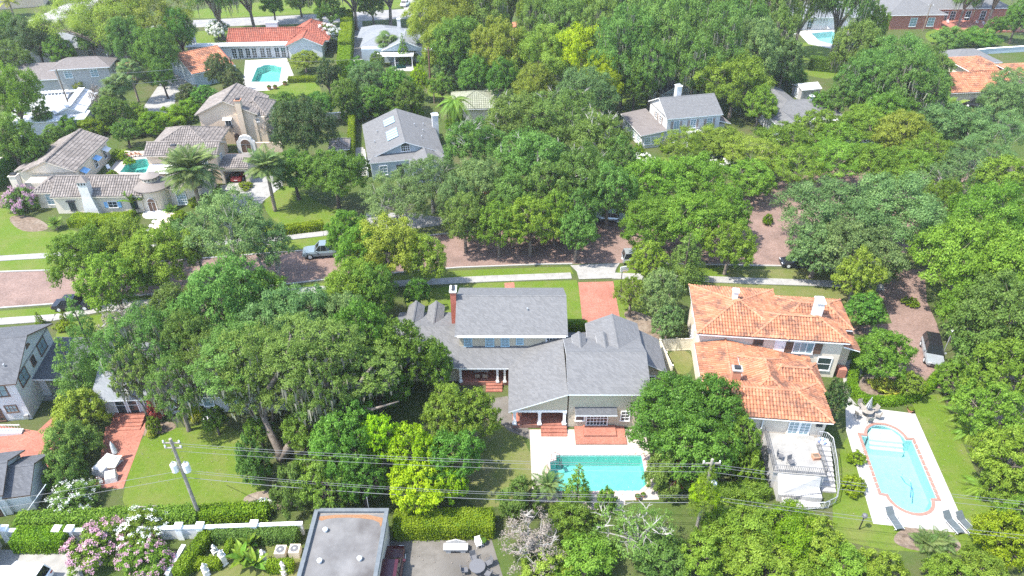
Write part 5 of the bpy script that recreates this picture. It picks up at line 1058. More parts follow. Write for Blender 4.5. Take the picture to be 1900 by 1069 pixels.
# rotunda: drum, flared tiled roof, little lantern
b = MB(); b.cyl(13.6, 2.6, 0, 3.4, 2.35, 2.35, 24); b.build('rotunda_wall', w, H.t, False)
R = MB().lathe(13.6, 2.6, [(2.7, 3.3), (2.7, 3.42), (1.3, 4.15)], 28).build('rotunda_roof', 'tile_grey', H.t); MB().cyl(13.6, 2.6, 4.1, 4.75, 1.2, 1.2, 20).build('lantern_wall', w, R); MB().lathe(13.6, 2.6, [(1.4, 4.7), (1.4, 4.8), (.05, 5.35)], 20).build('lantern_roof', 'tile_grey', R)
for k in range(14): a = 2 * math.pi * k / 14; MB().box(-.07, .07, -.03, .03, -.12, .12).build('lantern_opening', 'dark_trim', R).matrix_basis = Matrix.Translation((13.6 + 1.21 * math.cos(a), 2.6 + 1.21 * math.sin(a), 4.45)) @ Matrix.Rotation(a + math.pi / 2, 4, 'Z')
H.win(13.9, .2, .25, 1.0, 1.45, 5, 'stone_white', 'brown_trim', 2, 1, name='entrance_door', arch=True)
for k in range(3): MB().cyl(14.0, -.1, 0, .1 * (3 - k), .9 + .35 * k, n=16).build('round_step', 'stone_white', H.t)
H.wall(w, 15.4, 20.4, 2.2, 8.5, 0, 3.0); H.roof([[(15.2, 1.8, 3.0), (20.8, 1.8, 3.0), (20.8, 6.2, 4.3), (15.2, 6.2, 4.3)]], 'tile_grey', **GT); H.win(17.5, 2.16, .3, 1.3, 1.6, 0, 'white_paint', 'glass_blue', 4, 4, arch=True)
# two-storey block behind
H.wall('wall_stucco', 10.7, 21.1, 9.3, 13.2, 0, 4.9); H.gable(10.4, 21.5, 8.8, 13.7, 4.95, 6.1, 'tile_grey', 'x', 'wall_stucco', .3, **GT); H.chimney(14.6, 15.6, 9.0, 9.9, 4.9, 6.2, 'wall_stucco', 'tile_grey'); H.win(19.0, 9.26, 3.0, 1.3, 1.2, 0, 'white_paint', 'glass_blue', 3, 3, arch=True); H.win(21.14, 11.2, 3.1, .7, 1.0, 90)
p = MB().box(-1.75, 1.75, -1.1, 1.1, -.04, .04).build('awning', 'membrane_light', H.t); p.location = (12.6, 8.2, 3.1); p.rotation_euler = (math.radians(16), 0, 0)
H.wall('wall_stucco', 10.2, 18.6, 13.2, 21.5, 0, 3.6); H.hip(8.6, 19.2, 13.5, 23.0, 3.5, 5.7, 'tile_grey', **GT)
# left wing
H.wall(w, -6.8, .0, 8.2, 19.2, 0, 3.1); H.gable(-7.6, .35, 7.6, 19.7, 3.2, 4.9, 'tile_grey', 'y', w, .35, **GT); H.roof([[(-9.6, 17.5, 2.7), (-9.6, 9.0, 2.7), (-6.6, 9.0, 3.6), (-6.6, 17.5, 3.6)]], 'tile_grey', **GT); H.wall(w, -9.2, -6.8, 9.3, 17.2, 0, 2.6)
for y in (17.6, 14.2, 9.8):
    H.win(.04, y, .8, .9, 1.3, 90, 'white_paint', 'glass_dark', 2, 2); p = MB().box(-.5, .5, -.75, .75, -.03, .03).build('awning', 'membrane_light' if y > 15 else 'shutter_blue', H.t); p.location = (.55, y, 2.35); p.rotation_euler = (0, math.radians(28), 0)
H.wall(w, -6.5, -4.0, 5.6, 7.6, 0, 2.4); H.chimney(-7.6, -6.6, 4.4, 5.4, 0, 4.0, 'wall_offwhite', 'wall_offwhite')
b = MB(); [b.cyl(6 + k * .45, 19.2, .15, .8, .09, .09, 6) for k in range(11)]; b.box(5.6, 11.2, 19.05, 19.35, 0, .15).box(5.6, 11.2, 19.05, 19.35, .8, .95); tag(b.build('balustrade', 'stone_white', H.t), kind='stuff')
H.box('garden_wall', w, 1.0, 11.5, 6.6, 6.85, 0, 1.5)
# carport
H.roof([[(21.0, 8.9, 2.7), (25.6, 8.9, 2.7), (25.0, 11.6, 3.35), (21.0, 11.6, 3.35)]], 'tile_grey', **GT); H.box('carport_beam', w, 21.15, 25.4, 9.1, 9.4, 2.1, 2.55)
for x in (21.15, 24.9): H.box('carport_pier', w, x, x + .5, 9.1, 9.6, 0, 2.1)
H.box('carport_side', w, 21.1, 21.3, 9.6, 14.0, 0, 2.5); H.box('carport_side', w, 25.1, 25.4, 9.6, 14.0, 0, 2.5); H.roof([[(20.9, 14.3, 2.7), (20.9, 11.62, 3.3), (25.4, 11.62, 3.3), (25.4, 14.3, 2.7)]], 'tile_grey', trim=w)
# ---- tall peach stucco house
H = House('tall_stucco_house', 'tall peach stucco house with grey tile gable and arched courtyard gate', (-65.84, 92.67), 2)
w = 'wall_stucco'; H.wall(w, 14.0, 23.4, 24.2, 32, 0, 5.3); H.gable(13.5, 23.9, 23.9, 32.4, 5.4, 7.8, 'tile_grey', 'y', w, .35, **GT)
H.hip(20.0, 25.2, 24.6, 31.5, 4.9, 6.6, 'tile_grey', **GT); H.wall(w, 20.5, 24.8, 24.3, 31, 0, 4.8)
H.chimney(20.6, 21.5, 23.7, 24.7, 0, 7.8, 'wall_stucco', 'terracotta'); H.win(18.7, 24.16, 3.0, .9, 1.3, 0, 'stone_white', 'glass_dark', 2, 1); p = MB().box(-.75, .75, -.4, .4, -.03, .03).build('awning', 'membrane_light', H.t); p.location = (18.7, 23.9, 4.7); p.rotation_euler = (math.radians(22), 0, 0)
rail(H, [(18.1, 24.1, 3.0), (18.1, 23.8, 3.0), (19.3, 23.8, 3.0), (19.3, 24.1, 3.0)], 0, .6, .12); H.win(23.6, 24.26, 4.0, .45, .45, 0, 'stone_white', 'glass_dark', 2, 2); H.win(19.6, 24.16, .1, .7, 1.4, 0, 'brown_trim', 'brown_trim', 1, 1, name='door', arch=True)
MB().hexa([(16.9 + math.cos(a) * .3, 24.1, 1.7 + math.sin(a) * .3) for a in np.linspace(0, 6.28, 13)[:-1]], [(16.9 + math.cos(a) * .3, 24.2, 1.7 + math.sin(a) * .3) for a in np.linspace(0, 6.28, 13)[:-1]]).build('round_window', 'glass_dark', H.t)
H.gwall('stone_white', [(20.6, 0), (23.6, 0), (23.6, 2.0)] + [(22.1 + 1.1 * math.cos(math.radians(a)), 2.4 + .75 * math.sin(math.radians(a))) for a in range(0, 181, 20)] + [(20.6, 2.0)], 'y', 20.4, 20.8, 'gate_wall'); H.win(22.1, 20.38, .1, 1.6, 1.5, 0, 'stone_white', 'brown_trim', 2, 1, name='courtyard_gate', arch=True); H.wall(w, 23.6, 28, 20.5, 20.8, 0, 1.8)
MB().box(15, 20.5, 14.5, 20.4, 0, .03).build('courtyard_floor', 'terracotta', H.t)
# ------------------------------------------------------------------ trees and shrubs: kind, crown centre x, y, half-width (picture pixels), height in metres, label
g1, g2, g3, g4, g5, g6, g7 = 'trees on the left of the picture', 'trees in the middle', 'dense wood in the upper middle', 'trees on the right', 'trees behind the houses in front', 'shrubs along the near edge', 'garden shrubs'
T = [
# upper left
('olivea', 185, 38, 95, 17, 'broad thin-leaved oak with slanting limbs at the top left', g1),
('olivea', 275, 30, 75, 17, 'grey-green airy oak right of the slanting-limbed oak at top left', g1),
('deep', 292, 95, 42, 12, 'dark dense tree between the taupe house and the pale alley', g1),
('deep', 300, 140, 26, 8, 'small dark tree at the bend of the pale alley', g1),
('magnolia', 62, 70, 48, 11, 'dark brownish tree behind the low taupe roof', g1),
('deep', 18, 62, 40, 11, 'dark tree at the far left edge below the golden palm', g1),
('oak', 165, 70, 28, 9, 'thin tree in front of the grey building behind the taupe house', g1),
('fresh', 22, 178, 48, 13, 'feathery bright tree at the left edge beside the white metal roof', g1),
('deep', 18, 262, 46, 10, 'dark tree at the left edge above the green pool', g1),
('deep', 66, 285, 26, 7, 'dark shrubby tree hugging the left wing of the stucco estate', g1),
('shrubl', 152, 153, 20, 3.5, 'pale round shrub under the windows of the taupe house', g7),
('dry', 182, 182, 18, 6, 'dead-looking brown tree by the white metal roof', g1),
('deep', 205, 205, 30, 6, 'dark bushy tree between the metal roof and the stucco estate', g1),
('shrub', 130, 238, 26, 3.5, 'bright shrub behind the left wing of the estate, left of the yellowish one', g7),
('shruby', 168, 238, 24, 3.2, 'yellowish shrub behind the left wing of the estate', g7),
('shruby', 285, 232, 30, 3.6, 'yellow-green shrub mass below the pale alley, leftmost of three', g7),
('shruby', 318, 218, 30, 3.6, 'yellow-green shrub mass below the pale alley, middle of three', g7),
('shruby', 350, 205, 26, 3.6, 'yellow-green shrub mass below the pale alley, next to the tall stucco house', g7),
('shrub', 255, 210, 20, 3.2, 'green shrub at the foot of the fan palms', g7),
('shrubd', 245, 240, 22, 3.0, 'dark shrub above the estate garden lawn', g7),
('oakm', 392, -30, 60, 22, 'mossy oak with two trunks by the far street, leftmost of the row', g1),
('oakm', 452, -48, 60, 23, 'mossy oak whose thick trunk stands behind the red-roofed ranch house', g1),
('oakm', 582, -55, 55, 23, 'mossy oak beyond the far street behind the brick-red roof', g1),
('deep', 612, 22, 26, 9, 'dark bushy tree beyond the red roof beside the far street', g1),
('oakm', 716, -52, 55, 22, 'mossy oak by the far street next to the driveway', g1),
('deep', 505, 8, 22, 8, 'dark tree added for shade beyond the far street, between two mossy oaks', g1),  # added to shade the lawn beyond the far street
('oakm', 650, -45, 50, 22, 'mossy oak added for shade beyond the far street, right of the dark bushy tree', g1),  # added crown, shades the far lawn
('deep', 555, 2, 24, 7, 'dark tree added for shade beyond the far street above the red roof ridge', g1),  # added as another shade tree for the far lawn
('oak', 690, 8, 26, 9, 'oak added for shade beyond the far street above the pale grey house', g1),  # added likewise to throw shade beyond the street
('shruby', 362, 105, 10, 2, 'small yellow-green shrub left of the white flat roof', g7),
('magnolia', 408, 132, 28, 8, 'dark magnolia in front of the red tiled wing', g1),
('magnolia', 432, 152, 20, 6, 'low magnolia beside the transformer pole', g1),
('olive', 565, 112, 30, 4.5, 'spreading olive-green tree beside the white pool deck', g1),
('shrubo', 548, 95, 10, 2, 'round shrub at the gable of the red-roofed ranch, left one', g7),
('shrubo', 572, 93, 11, 2, 'round shrub at the gable of the red-roofed ranch, right one', g7),
('magnolia', 608, 142, 22, 8, 'brownish magnolia at the corner of the bright back lawn', g1),
('deep', 640, 178, 30, 8, 'dark tree below the clipped tall hedge', g1),
('blue', 690, 152, 42, 9, 'blue-green tree behind the grey house with solar panels', g1),
('deep', 735, 160, 30, 8.5, 'dark tree left of the brown utility pole', g1),
('deep', 665, 130, 20, 6, 'dark tree beside the driveway of the pale grey house', g1),
('conifer', 748, 95, 11, 7, 'narrow conical tree in front of the pale grey roof', g1),
('yellow', 778, 150, 18, 7, 'yellowish tree at the foot of the brown utility pole', g1),
('blue', 830, 128, 24, 7, 'blue-green tree right of the brown utility pole', g1),
# upper middle wood
('olive', 800, 40, 52, 15, 'yellowish camphor tree at the left end of the wood', g3),
('olive', 862, 28, 70, 18, 'tall olive-green tree at the top of the wood beside the red roof glimpse', g3),
('deep', 850, 85, 50, 14, 'dark tree below the olive-green crowns of the wood', g3),
('olive', 925, 95, 48, 15, 'yellow-green tree with upright clumps in front of the hidden red roof', g3),
('deep', 935, 150, 32, 10, 'dark green tree behind the olive tiled roof', g3),
('olive', 1010, 105, 62, 14, 'sunlit yellow-green tree, broadest in the wood', g3),
('yellow', 1075, 100, 55, 14, 'yellow-green tree right of the broadest yellow one', g3),
('yellow', 1118, 145, 42, 12, 'yellow-green crown above the blue-green tree by the white house', g3),
('blue', 1085, 180, 58, 12, 'blue-green tree in front of the yellow crowns', g3),
('olive', 990, 165, 42, 11, 'olive tree above the olive tiled roof', g3),
('olivem', 1010, 15, 50, 20, 'moss-hung oak at the top edge above the red roof glimpse', g3),
('oakm', 948, -8, 45, 20, 'mossy oak at the top edge left of the red roof glimpse', g3),
('olivem', 1095, 25, 60, 20, 'grey mossy oak at the top edge in the middle of the wood', g3),
('oakm', 1170, 20, 62, 21, 'mossy oak at the top edge right of the grey one', g3),
('oakm', 1160, 90, 58, 19, 'tall mossy oak behind the yellow-green crowns', g3),
('oakm', 1235, 75, 66, 20, 'tall mossy oak behind the dark garage roof', g3),
('oakm', 1255, 15, 60, 20, 'mossy oak at the top edge above the white two-storey house', g3),
('oakm', 1325, 85, 62, 19, 'mossy oak right behind the bright green tree', g3),
('oakm', 1345, 15, 62, 20, 'mossy oak at the top edge in the right part of the wood', g3),
('blue', 1400, 95, 50, 16, 'blue-green oak left of the two great trunks', g3),
('oakm', 1420, 25, 50, 19, 'mossy oak at the top edge left of the great trunks', g3),
('deep', 1180, 150, 34, 11, 'dark tree left of the garage with the dark roof', g3),
('fresh', 1365, 150, 60, 12, 'bright green tree right of the white two-storey house', g3),
('deep', 1300, 150, 22, 8, 'dark tree directly behind the white chimney', g3),
('fresh', 1410, 195, 36, 8, 'bright green tree left of the grey ranch roof', g3),
('shrubd', 1462, 140, 30, 5, 'dark shrub speckled white above the little white shed', g7),
('shrubo', 1438, 150, 16, 3, 'round dark shrub left of the little white shed', g7),
('oakm', 1500, -30, 52, 27, 'great oak with a thick pale trunk in front of the blue pool', g4),
('oakm', 1572, -20, 48, 25, 'great oak with a leaning trunk right of the thick pale trunk', g4),
('fresh', 1618, 45, 26, 12, 'bright crown left of the brick house', g4),
('oakm', 1662, 125, 70, 14, 'dark mossy oak above the half-hidden orange roof', g4),
('oakm', 1715, 125, 46, 11, 'dark mossy oak left of the grey hip-roofed garage', g4),
('oakm', 1615, 150, 52, 13, 'dark mossy oak left of the orange roof', g4),
('oakm', 1690, 165, 56, 14, 'dark mossy oak standing over the orange roof', g4),
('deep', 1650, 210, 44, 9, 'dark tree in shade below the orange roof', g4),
('shrubo', 1760, 72, 30, 5, 'white-flecked shrub below the brick terrace', g7),
('shrubd', 1815, 70, 34, 4, 'dark hedge-like shrub behind the grey wall at top right', g7),
('deep', 1850, 48, 20, 5, 'dark tree right of the brick terrace', g4),
('oakm', 1868, -60, 50, 25, 'great oak with a pale trunk in the top right corner', g4),
('deep', 1890, 35, 26, 10, 'dark tree behind the trunk in the top right corner', g4),
('bluea', 1888, 160, 50, 9, 'airy grey-green tree at the right edge below the grey wall', g4),
('blue', 1868, 190, 46, 9, 'blue-green tree at the right edge below the airy one', g4),
('blue', 1852, 195, 26, 5.5, 'blue-green tree right of the orange octagonal roof', g4),
# left middle
('magnolia', 562, 235, 58, 12, 'large dark magnolia between the tall stucco house and the solar-panelled house', g2),
('deep', 545, 318, 46, 8, 'dark tree in front of the magnolia near the stone driveway', g2),
('deep', 620, 325, 58, 9, 'dark tree left of the solar-panelled house', g2),
('dry', 500, 232, 24, 5, 'bare greyish shrub beside the tall stucco house', g2),
('shrubo', 662, 205, 20, 4.5, 'round clipped tree at the back corner of the solar-panelled house', g7),
('shrub', 642, 215, 12, 3, 'small shrub in the walled kitchen garden', g7),
('shrubd', 715, 200, 30, 3.5, 'dark clipped mass behind the solar-panelled house', g7),
('shruby', 770, 205, 14, 3, 'pale shrub behind the white chimney of the solar-panelled house', g7),
('shruby', 848, 232, 20, 3.5, 'yellow-green shrub below the queen palm', g7),
('bluea', 735, 372, 72, 9, 'airy grey tree over the grey driveway', g2),
('bluea', 800, 335, 58, 9, 'airy grey-green tree right of the solar-panelled house', g2),
('fresh', 645, 432, 46, 7.5, 'bright green tree at the kerb behind the pale pickup', g2),
('oakt', 880, 270, 52, 10, 'oak with bare white twigs left in the middle cluster', g2),
('oakt', 955, 225, 62, 11, 'oak with bare white twigs below the olive tiled roof', g2),
('oakt', 1040, 225, 66, 12, 'oak with bare white twigs at the top of the middle cluster', g2),
('oakt', 1110, 260, 56, 11, 'oak with bare white twigs beside the white house', g2),
('oakt', 990, 300, 70, 11, 'oak with bare white twigs at the heart of the middle cluster', g2),
('oakt', 1080, 330, 62, 11, 'oak with bare white twigs at the lower right of the middle cluster', g2),
('blue', 890, 340, 52, 9, 'blue-green tree at the left of the middle cluster', g2),
('oak', 950, 370, 50, 9, 'oak above the bright green street tree', g2),
('fresh', 925, 420, 44, 8, 'bright green street tree left of the pair over the brick road', g2),
('fresh', 985, 415, 50, 8.5, 'bright green street tree over the brick road in the middle', g2),
('fresh', 1030, 400, 40, 8, 'bright green street tree right of the pair over the brick road', g2),
('oak', 1075, 395, 36, 8, 'oak left of the parked silver car', g2),
('red', 905, 365, 14, 2, 'reddish shrub glimpsed under the middle cluster', g7),
('shruby', 935, 335, 8, 2.2, 'small bright conical shrub under the middle oaks', g7),
('oak', 862, 405, 42, 9, 'oak above the brick road left of the bright street trees', g2),
('oak', 1070, 430, 36, 8, 'oak overhanging the brick road left of the shadowed gap', g2),
('oak', 1130, 355, 46, 10, 'oak behind the parked silver car', g2),
('oak', 1020, 355, 52, 10, 'oak in the lower middle of the middle cluster', g2),
('blue', 845, 375, 42, 8.5, 'blue-green tree left of the reddish shrub', g2),
('oak', 1150, 300, 40, 9, 'oak at the corner of the shuttered white house garden', g2),
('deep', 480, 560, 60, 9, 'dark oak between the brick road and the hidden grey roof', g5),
('oak', 330, 585, 60, 9, 'blue-green oak left of the great live oaks', g5),
('blue', 640, 605, 56, 9.5, 'blue-green live oak crown left of the cream house', g5),
# fill between the far gardens
('deep', 232, 245, 26, 5, 'dark shrubby tree behind the courtyard pool', g1),
('shruby', 195, 232, 22, 3, 'yellow-green shrub right of the left villa wing', g7),
('deep', 100, 250, 22, 4, 'dark shrub behind the top of the left villa wing', g7),
('oak', 80, 215, 20, 5, 'small oak in front of the white metal roof', g1),
('deep', 380, 180, 26, 5, 'dark shrub behind the tall stucco house', g7),
('magnolia', 350, 175, 22, 5, 'brownish shrub at the mouth of the pale alley', g7),
('deep', 470, 195, 26, 4.5, 'dark shrub at the gable of the tall stucco house', g7),
('deep', 530, 190, 22, 5, 'dark shrub at the lower edge of the bright back lawn', g7),
('deep', 590, 195, 30, 6, 'dark tree between the bright back lawn and the magnolia', g1),
('deep', 690, 185, 26, 6, 'dark tree right behind the round clipped tree', g1),
('deep', 760, 180, 30, 7, 'dark tree behind the solar-panelled house roof', g1),
('olive', 820, 90, 44, 12, 'olive tree right above the brown utility pole', g3),
('deep', 820, 160, 24, 6, 'dark tree between the brown pole and the queen palm', g1),
('deep', 880, 140, 34, 9, 'dark tree above the queen palm', g3),
('deep', 700, 115, 16, 5, 'dark shrub in front of the pale grey house', g7),
('fresh', 795, 112, 18, 6, 'green tree behind the brown utility pole', g1),
('oakm', 1000, 55, 40, 17, 'mossy oak between the yellow crowns and the top edge', g3),
('oakm', 1050, 60, 48, 18, 'mossy oak above the broadest yellow tree', g3),
('oakm', 1120, 70, 44, 18, 'mossy oak above the right yellow crowns', g3),
('oakm', 1210, 130, 40, 14, 'mossy oak standing right of the dark garage roof', g3),
('oakm', 1290, 120, 44, 15, 'mossy oak behind the white chimney', g3),
('oakm', 1375, 55, 50, 18, 'mossy oak in the right part of the wood, second row', g3),
('oakm', 1440, 80, 36, 16, 'mossy oak just left of the great trunks', g3),
('oakm', 905, 40, 46, 17, 'mossy oak left of the hidden red roof, second row', g3),
('blue', 1455, 115, 34, 11, 'blue-green tree left of the shady lawn', g3),
('oakm', 1590, 95, 46, 15, 'mossy oak right of the shady lawn', g4),
('oakm', 1800, -20, 30, 16, 'mossy oak over the red terrace', g4),
('deep', 1738, 165, 24, 6, 'dark tree left of the orange octagonal roof', g4),
('oak', 1560, 185, 32, 8, 'oak right of the little white shed', g4),
('deep', 1520, 195, 26, 6, 'dark shrubby tree at the end of the grey ranch house', g4),
('fresh', 1560, 265, 44, 7, 'green tree around the hidden silver car', g4),
('fresh', 1690, 320, 52, 8, 'green tree above the right part of the big canopy', g4),
('bluea', 1730, 345, 46, 8, 'airy tree over the bend of the brick road', g4),
('fresh', 1395, 330, 46, 6.5, 'pale green tree at the road mouth', g4),
('fresh', 1900, 430, 50, 11, 'bright green tree cut by the right edge', g4),
('fresh', 1895, 620, 50, 9, 'bright green tree cut by the right edge beside the oak-green one', g4),
('deep', 330, 60, 34, 12, 'dark tree left of the tall oak trunks at the far street', g1),
('oak', 235, 80, 40, 13, 'oak leaning over the grey building', g1),
('deep', 110, 95, 30, 8, 'dark tree above the taupe roof', g1),
('oak', 20, 110, 36, 9, 'oak at the left edge below the dark ones', g1),
# left street
('fresh', 165, 480, 66, 9, 'bright street tree at the left over the brick road', g1),
('fresh', 232, 455, 58, 9, 'bright street tree below the stone steps', g1),
('fresh', 300, 480, 66, 9.5, 'bright street tree left of the airy olive tree', g1),
('fresh', 210, 525, 58, 9, 'bright street tree in front at the left driveway apron', g1),
('deep', 320, 440, 30, 6, 'dark small tree right of the stone steps', g1),
('bluea', 425, 430, 82, 12, 'tall airy grey-green tree at the kerb before the stone driveway', g1),
('bluea', 492, 455, 54, 9, 'airy grey-green tree left of the pale pickup', g1),
('bluea', 360, 450, 44, 9, 'airy grey-green tree at the left of the tall airy one', g1),
# great oaks over the near houses
('oaka', 262, 640, 80, 10, 'spreading oak over the white house at the left, nearest the cedar', g5),
('oaka', 325, 725, 56, 9, 'thin mossy oak in front of the white wall with red steps', g5),
('oak', 415, 565, 84, 12, 'great live oak crown, left of the pair above the hidden grey roof', g5),
('blue', 540, 605, 76, 11, 'great live oak crown, right of the pair above the hidden grey roof', g5),
('oaka', 470, 690, 80, 12, 'mossy live oak over the front of the hidden grey roof', g5),
('oaka', 590, 720, 70, 12, 'mossy live oak with hanging moss above the bare fork', g5),
('fresh', 655, 545, 66, 9, 'live oak right of the great pair', g5),
('deep', 665, 635, 66, 11, 'dark oak behind the left end of the cream house', g5),
('olive', 720, 462, 62, 10, 'yellow-green tree beside the brick road', g5),
('olive', 785, 480, 44, 8, 'yellow-green tree at the sidewalk left of the cream house', g5),
('fresh', 668, 470, 44, 9, 'fresh green tree left of the yellow-green one by the road', g5),
('deep', 690, 545, 50, 9, 'dark tree below the yellow-green trees', g5),
('deep', 775, 545, 24, 5, 'dark shrubby tree at the left of the front lawn', g5),
('deep', 742, 660, 70, 9, 'dark green tree at the left end of the cream house', g5),
('deep', 700, 710, 56, 8, 'dark green tree in front of the left end of the cream house', g5),
('deep', 810, 680, 36, 7, 'dark green tree touching the low left wing of the cream house', g5),
('olive', 835, 775, 56, 7.5, 'round yellow-green camphor beside the back steps', g5),
('olive', 880, 770, 46, 7, 'round yellow-green camphor nearest the back steps', g5),
('deep', 835, 850, 58, 6.5, 'dark tree under the round camphors', g5),
('yellow', 765, 842, 54, 7, 'vivid yellow-green tree at the back, upper clump', g5),
('yellow', 772, 905, 54, 5.5, 'vivid yellow-green tree at the back above the long hedge', g5),
('yellow', 702, 818, 40, 7, 'vivid yellow-green tree left of the brightest clump', g5),
('yellow', 835, 900, 32, 4.5, 'yellow-green tree over the shaded back lawn', g5),
('deep', 630, 835, 66, 8, 'dark tree below the bare oak fork', g5),
('deep', 600, 895, 58, 6, 'dark tree behind the flat roof', g5),
('deep', 672, 890, 44, 6, 'dark tree left of the vivid yellow clump', g5),
('shrubo', 545, 910, 44, 5, 'leafy tree left of the flat roof', g5),
('shrubo', 470, 860, 34, 5, 'leafy shrub at the right side of the back lawn', g5),
('deep', 398, 778, 22, 3.5, 'dark shrub by the white garden bench', g7),
('cedar', 165, 640, 36, 11, 'tall feathery conifer beside the dark carport', g5),
('cedar', 140, 700, 38, 9, 'broad feathery conifer at the carport corner', g5),
('dry', 228, 600, 36, 5, 'bare brown shrub behind the conifer', g5),
('shrubl', 150, 770, 44, 4.5, 'loose grey-green shrub beside the red brick drive', g5),
('shrubo', 130, 825, 46, 4.5, 'large green shrub between the brick drive and brick patio', g5),
('shrubo', 120, 875, 38, 4, 'green shrub in front of the covered patio furniture', g5),
('red', 288, 760, 14, 3, 'reddish shrub beside the red brick steps', g7),
('shrub', 285, 790, 13, 2, 'green shrub at the foot of the red brick steps', g7),
('shrubg', 280, 805, 8, 0.9, 'small yellow shrub at the foot of the red brick steps', g7),
('shrubg', 365, 775, 10, 0.9, 'small yellow shrub below the low hedge', g7),
('topiary', 118, 588, 8, 1.9, 'clipped cone shrub at the left sidewalk, right of two', g7),
('topiary', 72, 592, 8, 1.9, 'clipped cone shrub at the left sidewalk, left of two', g7),
('shruby', 118, 605, 16, 0.8, 'low mounded shrub below the clipped cones', g7),
('oaka', 250, 700, 46, 8, 'thin oak over the white house steps, left of the mossy one', g5),
('oaka', 405, 680, 60, 10, 'thin mossy oak over the middle of the hidden grey roof', g5),
('oak', 350, 640, 50, 10, 'oak crown over the left end of the hidden grey roof', g5),
('oaka', 660, 700, 50, 9, 'thin mossy oak right of the bare fork', g5),
('deep', 560, 800, 40, 5, 'dark bush under the bare fork', g5),
('deep', 480, 800, 26, 4, 'dark bush left of the bare fork', g5),
('deep', 660, 790, 46, 7, 'dark tree between the bare fork and the yellow clumps', g5),
# right of the cream house
('blue', 1225, 545, 44, 7, 'blue-green feathery tree left of the orange tiled roof', g4),
('fresh', 1205, 490, 36, 7, 'fresh green tree at the sidewalk left of the orange roof', g4),
('fresha', 1172, 545, 32, 5.5, 'thin young tree right of the red brick driveway', g4),
('blue', 1240, 600, 32, 5, 'feathery shrub tree beside the cream fence', g4),
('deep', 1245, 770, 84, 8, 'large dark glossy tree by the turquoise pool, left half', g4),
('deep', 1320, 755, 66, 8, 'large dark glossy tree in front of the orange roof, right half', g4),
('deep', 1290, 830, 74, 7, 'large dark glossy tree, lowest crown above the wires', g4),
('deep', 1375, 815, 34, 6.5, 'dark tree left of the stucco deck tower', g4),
('shrub', 1385, 870, 30, 4, 'leafy shrub below the dark glossy tree near the deck tower', g4),
('shrubo', 1240, 885, 40, 4.5, 'red-tipped shrub at the pool corner', g4),
('magnolia', 1548, 742, 26, 6, 'narrow crape myrtle with brown seed heads by the orange roof', g4),
('shruby', 1590, 850, 16, 1.2, 'bright shrub between the deck stairs and the pool lawn, upper', g7),
('shruby', 1583, 900, 22, 1.6, 'bright shrub between the deck stairs and the pool lawn, lower', g7),
('olive', 1590, 515, 40, 8.5, 'upright yellow-green tree behind the white chimney', g4),
('deep', 1605, 575, 38, 5, 'dark tree beneath the upright yellow-green one', g4),
('fresh', 1640, 655, 58, 6, 'fresh green tree left of the grey parked car', g4),
('fresh', 1688, 712, 26, 3.2, 'fresh green tree below the grey parked car', g4),
('shrubg', 1640, 718, 26, 0.9, 'golden shrub inside the curved hedge, left clump', g7),
('shrubg', 1668, 728, 18, 0.8, 'golden shrub inside the curved hedge, right clump', g7),
('blue', 1555, 400, 92, 10, 'broad blue-green street oak, left part of the big canopy', g4),
('blue', 1660, 395, 96, 11, 'broad blue-green street oak, right part of the big canopy', g4),
('blue', 1590, 470, 80, 9, 'broad blue-green street oak, lower part of the big canopy', g4),
('blue', 1520, 460, 56, 7.5, 'blue-green street oak over the dark parked car', g4),
('fresh', 1215, 345, 60, 9, 'street oak in front of the white two-storey house', g2),
('fresh', 1290, 335, 66, 9, 'street oak right below the white two-storey house', g2),
('fresh', 1205, 415, 58, 8.5, 'street oak over the half-hidden silver car', g2),
('fresh', 1285, 410, 64, 9, 'street oak in the middle of the block right of the brick road gap', g2),
('fresh', 1350, 395, 48, 8, 'street oak left of the open brick road', g2),
('fresh', 1355, 455, 46, 7.5, 'street oak over the verge left of the open brick road', g2),
('cedar', 1272, 490, 38, 8, 'feathery conifer behind the orange tiled roof', g2),
('olive', 1335, 262, 50, 5.5, 'yellowish bush right of the white two-storey house', g2),
('fresha', 1265, 270, 48, 7, 'airy tree in front of the white house porch', g2),
('olivea', 1400, 290, 60, 7, 'pale airy tree below the grey ranch house, left', g4),
('fresh', 1455, 262, 50, 7, 'pale green tree below the grey ranch house, right', g4),
('fresha', 1480, 310, 56, 7.5, 'airy pale tree over the brick road bend', g4),
('fresha', 1550, 300, 60, 8, 'airy pale tree below the hidden silver car', g4),
('fresh', 1520, 235, 42, 7, 'green tree right of the grey ranch house', g4),
('fresh', 1600, 235, 48, 8, 'green tree below the shaded orange roof', g4),
('olive', 1670, 250, 56, 9, 'yellow-green tree in the middle of the right-hand canopy', g4),
('fresha', 1720, 290, 60, 8.5, 'airy green tree right of the yellow-green one', g4),
('blue', 1770, 240, 62, 9.5, 'blue-green tree in the right-hand canopy below the palm', g4),
('bluea', 1840, 255, 68, 10, 'airy blue-green tree at the right edge of the upper canopy', g4),
('fresh', 1630, 310, 54, 8, 'green tree above the broad blue-green oaks', g4),
('bluea', 1790, 320, 60, 8.5, 'airy tree over the road glimpse at the right', g4),
('fresh', 1870, 340, 60, 9, 'green tree at the right edge below the airy ones', g4),
('fresh', 1745, 375, 40, 8, 'fresh green tree between the blue-green oaks and the right edge', g4),
# right edge
('fresh', 1835, 410, 84, 12, 'bright green tree at the right edge, topmost of the column', g4),
('fresh', 1790, 480, 84, 12, 'bright green tree right of the brick side road, upper', g4),
('fresh', 1870, 500, 84, 12, 'bright green tree at the right edge, second from the top', g4),
('fresh', 1790, 570, 50, 8, 'bright green tree right of the brick side road, lower', g4),
